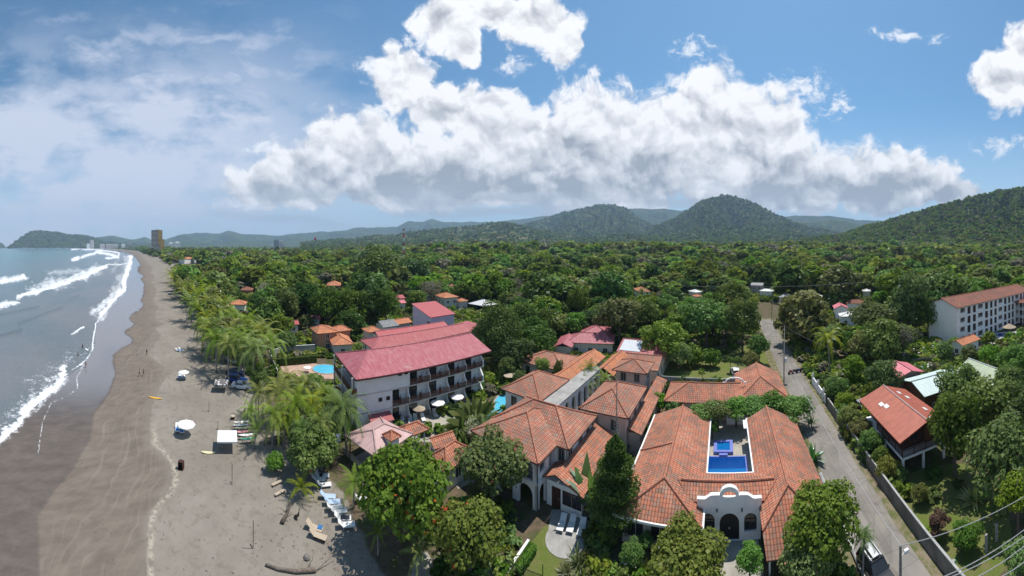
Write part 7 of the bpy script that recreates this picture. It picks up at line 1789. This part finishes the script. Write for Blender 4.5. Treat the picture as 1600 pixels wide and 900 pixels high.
for k in range(4):
    c = P(1236+6*k, 584-1.2*k); r = empty('motorbike', c, radians(-38-60), ['leftmost', 'second', 'third', 'rightmost'][k]+' of four dark motorbikes at the shaded street corner', 'motorbike', 'motorbikes at the corner')
    for y in (-.65, .65): a = MB(Matrix.Translation((0, y, .31)) @ Matrix.Rotation(pi/2, 4, 'Y')); a.lathe([(.2, -.05), (.3, -.05), (.31, 0), (.3, .05), (.2, .05)], n=14); a.build('wheel', M_['rubber'], r)
    a = MB(); a.vprism([(-.12, .35), (.12, .35), (.14, .75), (-.14, .75)], -.35, .3); a.build('engine_body', M_[('cloth_red', 'car_black', 'car_blue', 'car_black')[k]], r); a = MB(); a.box(-.13, .13, -.75, -.05, .76, .86); a.build('seat', M_['rubber'], r)
    a = MB(); a.tube([(0, .65, .31), (0, .42, .95)], .035, 5); a.tube([(-.35, .36, 1.0), (0, .42, .97), (.35, .36, 1.0)], .02, 5); a.build('handlebar', M_['steel'], r)

# ------------------------------------------------------------ poles and cables
def pole(name, label, c, h, rad=.13, arms=True, mat='metal_pole', trafo=False):
    r = empty(name, (c.x, c.y, 0), -A0, label, 'utility pole'); a = MB(); a.tube([(0, 0, 0), (0, 0, h)], rad, 8, rad*.7); a.build('pole', M_[mat], r)
    if arms: a = MB(); a.box(-.9, .9, -.05, .05, h-.5, h-.38); a.build('crossarm', M_['wood_grey'], r)
    if trafo: a = MB(); a.lathe([(.25, 0), (.3, .1), (.3, .8), (.22, .9)], (.4, 0, h-1.9), 10); a.build('transformer', M_['plastic_white'], r)
    return Vector((c.x, c.y, h))
tA = pol(1407, 24.2); tA = pole('utility_pole', 'grey pole at the bottom of the street carrying a small lamp', tA, 7.8, .14, False); r = bpy.data.objects['utility_pole']; a = MB(); a.tube([(0, 0, 6.9), (.5, .1, 7.1)], .03, 5); a.box(.4, .75, 0, .2, 6.9, 7.15); a.build('street_lamp', M_['plastic_white'], r)
tB = pole('utility_pole', 'pole with white transformer on the left of the street beside the rear house', P(1225, 596), 6.2, .14, True, trafo=True)
tC = pole('utility_pole', 'farther street pole in front of the bamboo clump', P(1226, 548), 7.5, .13); tD = pole('utility_pole', 'distant street pole near the junction', P(1206, 500), 8, .13)
tE = Vector((*W(4, 36)[:2], 6.0))
def cable(label, a_, b_, sag, r_=.022, mat='cable', group='overhead cables'):
    o = MB(); pts = [a_.lerp(b_, t_)-Vector((0, 0, sag*4*t_*(1-t_))) for t_ in [i/14 for i in range(15)]]; c0 = pts[0].copy(); o.tube([p-c0 for p in pts], r_, 5)
    q = o.build('cable', M_[mat]); q.location = c0; tag(q, label, 'cable', group); return q
cable('pale thick cable running up the street from the bottom pole to the transformer pole', tA, tB-Vector((0, 0, .2)), .5, .035); cable('cable from the bottom pole to the right picture edge', tA, Vector((*W(14, 40)[:2], 7.6)), .4, .03)
for k in range(4): cable(['highest', 'second', 'third', 'lowest'][k]+' of four cables crossing the bottom right corner', P((1462, 1474, 1518, 1556)[k], 906, 7), P(1650, (786, 798, 808, 832)[k], 7), .25, .032, 'cable', 'cables over the bottom right corner')
cable('street cable between the transformer pole and the farther pole', tB, tC, .4, .03); cable('street cable running on to the junction pole', tC, tD, .5, .03); cable('thin cable across the street below the bamboo', tC-Vector((0, 0, .5)), P(1325, 552, 6), .6, .02)
cable('long thin cable strung across the dark forest over the orange-roofed house', P(930, 436, 14), P(1360, 440, 14), 1.5, .05, 'cable')
for k, (x, y) in enumerate(((1541, 862), (1557, 845), (1490, 905))): 
    r = empty('fence_post', P(x, y), 0, ('pale square concrete post left of the driveway', 'pale square concrete post right of the first at the driveway', 'post with a green sign at the lawn corner')[k], 'post', 'driveway posts' if k < 2 else None); a = MB(); a.box(-.13, .13, -.13, .13, 0, 1.7); a.build('post', M_['concrete'], r)
    if k == 2: a = MB(); a.box(-.28, .28, -.17, -.135, .9, 1.6); a.build('sign_plate', M_['sign_green'], r)

# ------------------------------------------------------------ people
def person(x, y, az, label, pose='walk', skin='skin', cloth='cloth_dark', top=None, z=0, H=1.7, arm=0):
    c = P(x, y, z); r = empty('person', (c.x, c.y, z), -radians(az), label, 'person'); s = H/1.75; st = .16 if pose == 'walk' else .03
    V = [(0, 0, .95), (0, 0, 1.15), (0, 0, 1.38), (0, 0, 1.50), (0, .02, 1.62), (0, .02, 1.74), (.10, 0, .90), (.11, st, .50), (.11, st*1.3, .09), (.11, st*1.3+.14, .04), (-.10, 0, .90), (-.11, -st, .52), (-.11, -st*1.9, .12), (-.11, -st*1.9+.14, .05),
         (.19, 0, 1.42), (.25, -.05, 1.16), (.27, .06, .92), (.27, .09, .83), (-.19, 0, 1.42), (-.25, .05, 1.16), (-.27, .14, .94), (-.27, .18, .85)]
    E_ = [(0, 1), (1, 2), (2, 3), (3, 4), (4, 5), (0, 6), (6, 7), (7, 8), (8, 9), (0, 10), (10, 11), (11, 12), (12, 13), (2, 14), (14, 15), (15, 16), (16, 17), (2, 18), (18, 19), (19, 20), (20, 21)]
    R_ = [.13, .12, .14, .055, .095, .08, .085, .06, .04, .035, .085, .06, .04, .035, .055, .042, .032, .035, .055, .042, .032, .035]
    if pose == 'sit' or pose == 'wade':
        pass
    me = bpy.data.meshes.new('body'); me.from_pydata([tuple(q*s for q in v_) for v_ in V], E_, []); me.materials.append(M_[skin]); o = bpy.data.objects.new('body', me); COL.objects.link(o); o.parent = r
    sk = o.modifiers.new('skin', 'SKIN'); sv = me.skin_vertices[0].data
    for i, q in enumerate(R_): sv[i].radius = (q*s, q*s*(.75 if i in (0, 1, 2) else 1))
    sv[0].use_root = True; sb = o.modifiers.new('sub', 'SUBSURF'); sb.levels = 1; sb.render_levels = 1
    a = MB(); a.lathe([(.15*s, .74*s), (.17*s, .85*s), (.155*s, 1.04*s)], n=10); a.build('shorts', M_[cloth], r)
    if top: a = MB(); a.lathe([(.155*s, 1.0*s), (.17*s, 1.2*s), (.19*s, 1.40*s), (.08*s, 1.49*s)], n=10); a.build('shirt', M_[top], r)
    a = MB(); a.lathe([(.10*s, 1.66*s), (.105*s, 1.72*s), (.09*s, 1.80*s), (.03*s, 1.84*s)], (0, -.01, 0), 9); a.build('hair', M_['hair'], r); return r
person(217.8, 588.5, 200, 'person walking on the wet sand, left of a pair, in dark shorts', cloth='cloth_dark'); person(224.3, 588, 205, 'person walking on the wet sand, right of a pair, in dark clothes', top='cloth_dark', H=1.6)
person(229.5, 555, 160, 'person in dark clothes standing beside a white bag up the beach', 'stand', top='cloth_dark'); person(214.5, 556, 200, 'person bending near the water side up the beach, pale shirt', 'stand', top='cloth_white', H=1.3); person(134, 575, 60, 'person wading at the foam edge', 'walk', cloth='cloth_dark', z=-.1)
person(129, 547, 300, 'surfer standing in shallow water beside a white board', 'stand', z=-.35, cloth='cloth_dark', top='cloth_dark'); board(P(136, 547), .1, 2.3, 'plastic_white', 'white board floating next to the wading surfer'); person(122, 561, 300, 'swimmer with only the upper body above water', 'stand', z=-.9)
person(347, 609, 150, 'vendor in a green shirt under the patterned tent', 'stand', top='plastic_green'); person(397, 588, 180, 'person in red standing by the palms near the white car', 'stand', top='cloth_red'); person(382, 652, 120, 'person in red beside the board racks under a palm', 'stand', top='cloth_red', H=1.5)
person(351, 695, 160, 'person in dark clothes in the shade of the white tent', 'stand', top='cloth_dark', H=1.5)

# ------------------------------------------------------------ far skyline
def tower(name, label, px, d, wpx, ytop, wm, dp=.8, floors=18, split=None, gold=False, cat='tower block', base=0):
    c = pol(px, d); w_ = wpx*d/FP; zt = HC+(385-ytop)*d/FP; az = (px-800)/FP; r = empty(name, (c.x, c.y, base), -az, label, cat); fh = (zt-base)/floors
    zt -= base; a = MB(); a.box(-w_/2, w_/2, 0, w_*dp, 0, zt-.02); a.build('wall', M_['metal_dark' if gold else wm], r); a = MB()
    for i in range(floors): a.box(-w_/2-1, w_/2+.3, -1.6, w_*dp+1, i*fh, i*fh+fh*.32)
    a.build('balcony_bands', M_[wm], r); a = MB(); a.box(-w_*.2, w_*.25, w_*.2, w_*.5, zt, zt+3); a.build('roof_box', M_[wm], r); return r, w_, zt
r, w_, zt = tower('beach_tower', 'tall dark banded tower with golden glass side on the far shore', 245, 1300, 17, 359.5, 'plaster_cream', .8, 19, gold=True)
a = MB(); a.box(w_*.12, w_/2+.6, -2.2, -1.7, zt*.62, zt); a.add([(w_/2, -2.3, 0), (w_/2+9, -2.3, 0), (w_/2+9, -2.3, zt*.62), (w_*.05, -2.3, zt*.62), (w_/2, -1, 0), (w_/2+9, -1, 0), (w_/2+9, -1, zt*.62), (w_*.05, -1, zt*.62)], [(0, 1, 2, 3), (7, 6, 5, 4), (0, 4, 5, 1), (1, 5, 6, 2), (2, 6, 7, 3), (3, 7, 4, 0)]); a.build('glass_side', M_['gold_glass'], r)
a = MB(); a.box(w_/2, w_/2+9, -.9, w_*.7, 0, zt*.62-.1); a.build('lower_wing', M_['metal_dark'], r)
tower('apartment_tower', 'left white tower of two behind the tall banded tower', 267, 1500, 7, 379.5, 'plaster_white', .8, 11); tower('apartment_tower', 'right white tower of two behind the tall banded tower', 277, 1500, 9, 378.5, 'plaster_white', .8, 11)
tower('apartment_tower', 'dark grey apartment block on the horizon left of the red-topped tank', 432, 1900, 8, 374.8, 'plaster_grey', .8, 9); tower('apartment_tower', 'lower pale block right of the dark grey one on the horizon', 440, 1900, 6, 377, 'plaster_cream', .8, 8)
tower('beach_hotel', 'grey-pink tower at the foot of the headland', 144, 4300, 5.5, 375.5, 'plaster_cream', .8, 10); tower('beach_hotel', 'white low block left of the grey-pink tower by the headland', 138, 4300, 5, 381, 'plaster_white', .8, 5); tower('beach_hotel', 'white cubic hotel block on the far shore', 202, 3300, 9, 379.5, 'plaster_grey', .6, 7); tower('beach_hotel', 'smaller white block left of the cubic hotel', 192.5, 3300, 6, 381.5, 'plaster_white', .6, 6)
for k, (x, w_) in enumerate(((160, 8), (170, 9), (180, 10))): tower('beach_hotel', ['left', 'middle', 'right'][k]+' tan low building of three on the far shore', x, 4000, w_, 381.5, 'plaster_cream', .5, 5)
c = pol(631, 600); r = empty('radio_mast', (c.x, c.y, 0), 0, 'tall red and white lattice mast above the forest', 'mast'); zt = HC+27*600/FP
for k in range(8):
    a = MB(); z0, z1 = zt*k/8, zt*(k+1)/8
    for sx, sy in ((-1, -1), (1, -1), (1, 1), (-1, 1)): f0, f1 = 1.5*(1-.5*k/8), 1.5*(1-.5*(k+1)/8); a.tube([(sx*f0, sy*f0, z0), (sx*f1, sy*f1, z1)], .28, 4)
    for s in (-1, 1): a.tube([(-s*f0, -f0, z0), (s*f1, -f1, z1)], .15, 4); a.tube([(f0, -s*f0, z0), (f1, s*f1, z1)], .15, 4)
    a.build('mast_section', M_['trim_white' if k % 2 else 'cloth_red'], r)
a = MB(); a.lathe([(1.6, 0), (2.2, .6), (2.2, 2), (1.4, 2.6)], (0, 0, zt-2), 8); a.build('antenna_ring', M_['cloth_red'], r)
c = pol(492.5, 1500); r = empty('water_tank', (c.x, c.y, 0), 0, 'small red-topped water tank on legs on the horizon', 'water tank'); zt = HC+14*1500/FP; a = MB(); a.lathe([(3, zt-14), (5, zt-10), (5, zt-2), (.5, zt+2)], n=10); a.build('tank', M_['cloth_red'], r)
for sx, sy in ((-3, -3), (3, -3), (3, 3), (-3, 3)): a = MB(); a.tube([(sx, sy, 0), (sx*.7, sy*.7, zt-13)], .6, 4); a.build('leg', M_['concrete'], r)

# ------------------------------------------------------------ undergrowth
rs = np.random.default_rng(21); rgn = random.Random(5); vv = []; ff = []; lvv = []; tvv = []; off = 0
pr_ = [crown(1., .8, 8, n_, s_, 90+i, None, 1, .5, .7, .8) for i, (n_, s_) in enumerate([(420, .15), (420, .16), (200, .22), (90, .32)])]
def ug_ok(a, b, x, y, d, X_, Y_):
    if x < float(TL(y))+(14 if y > 540 else 4) or x > 1640: return False
    if 10.8 < b < 18.9 and a < 135: return False
    if 70 < a < 99 and -24 < b < 10.6: return rgn.random() < .03
    if 18 < a < 39 and 18.9 < b < 33: return rgn.random() < .015
    if 0 < a < 21 and 19 < b < 48: return False
    az1 = radians(A1); vv1 = X_*sin(az1)+Y_*cos(az1); uu1 = X_*cos(az1)-Y_*sin(az1)
    if -11.3 < uu1 < 12 and 28 < vv1 < 68.5: return False
    if -2.6 < uu1 < 4 and vv1 < 34: return False
    if 795 < x < 925 and 800 < y: return False
    if 600 < x < 812 and 604 < y < 692: return rgn.random() < .10
    if 480 < x < 690 and 690 < y: return False
    if 432 < x < 530 and 560 < y < 595: return False
    if x < 460 and 615 < y < 760: return False
    if x < 425 and 545 < y < 620: return rgn.random() < .12
    if a > 29 and -30.5 < b < -15.2 and a < 66: return False
    if a > 43 and -15.3 < b < -10.5 and a < 66: return False
    if 29 < a < 66 and -15.2 <= b < -10: return True
    if a > 41 and a < 72 and -36 < b < -22: return rgn.random() < .35 and -29 < b < -22
    for fx, fy, fr_ in FOOT[::-1]:
        if fr_ < 9 and (X_-fx)**2+(Y_-fy)**2 < 25: return False
    hx, hy = X_-(-23.7), Y_-45.6; ha = radians(44.5); hv = hx*sin(ha)+hy*cos(ha); hu = hx*cos(ha)-hy*sin(ha)
    if -14 < hu < 2 and -1 < hv < 29: return False
    if -26 < hu < -12 and 2 < hv < 44: return False
    hx, hy = X_-95.9, Y_-20; ha = radians(29); hv = hx*sin(ha)+hy*cos(ha); hu = hx*cos(ha)-hy*sin(ha)
    if -1 < hu < 46 and -8 < hv < 14: return False
    return True
cnt = 0
for k in range(30000):
    d = 26*math.exp(rgn.random()*math.log(300/26)); az_ = rgn.uniform(-.95, 1.62); X_, Y_ = d*sin(az_), d*cos(az_); a_, b_ = AB((X_, Y_)); x, y = az_*FP+800, 385+HC*FP/d
    if not ug_ok(a_, b_, x, y, d, X_, Y_): continue
    if rgn.random() > min(1, .30+d/150): continue
    if d > 110 and not clear_ok(x, y, 3, d, 2): continue
    R = rgn.uniform(.5, 1.15)*(1+d/110); pi_ = 0 if d < 45 else 1 if d < 70 else 2 if d < 130 else 3
    v_, f_, l_ = pr_[pi_]; ph = rs.random()*6.28; ca, sa = cos(ph), sin(ph); q = v_*np.array([R, R, R*(.6+.5*rs.random())])
    vv.append(np.stack([q[:, 0]*ca-q[:, 1]*sa+X_, q[:, 0]*sa+q[:, 1]*ca+Y_, q[:, 2]+R*.35+float(HG(np.array(X_), np.array(Y_)))], 1)); ff.append(f_+off); off += len(v_); lvv.append(l_); tvv.append(np.full(len(f_), rs.random())); cnt += 1
print('undergrowth', cnt)
me = np_mesh('undergrowth', np.concatenate(vv), np.concatenate(ff), M_['leaf_forest'], {'lv': ('FACE', np.concatenate(lvv)), 'tv': ('FACE', np.concatenate(tvv))}); tag(obj_from('undergrowth', me), kind='stuff')
# fallen leaves, seaweed and twigs scattered on the sand
m = MB(); rg = random.Random(8)
for k in range(2200):
    y = 385+math.exp(rg.uniform(math.log(60), math.log(515))); x = rg.uniform(float(ML(y)), float(TL(y))+50); 
    if rg.random() < .5: x = float(TL(y))+rg.gauss(0, 35)
    p = P(x, y); s = rg.uniform(.03, .10); ph = rg.uniform(0, 3.1); q = Vector((cos(ph)*s*2.2, sin(ph)*s*2.2, 0)); m.tube([(p.x, p.y, .03), (p.x+q.x, p.y+q.y, .035)], s*.35, 4)
o = m.build('beach_litter', M_['driftwood']); tag(o, kind='stuff')
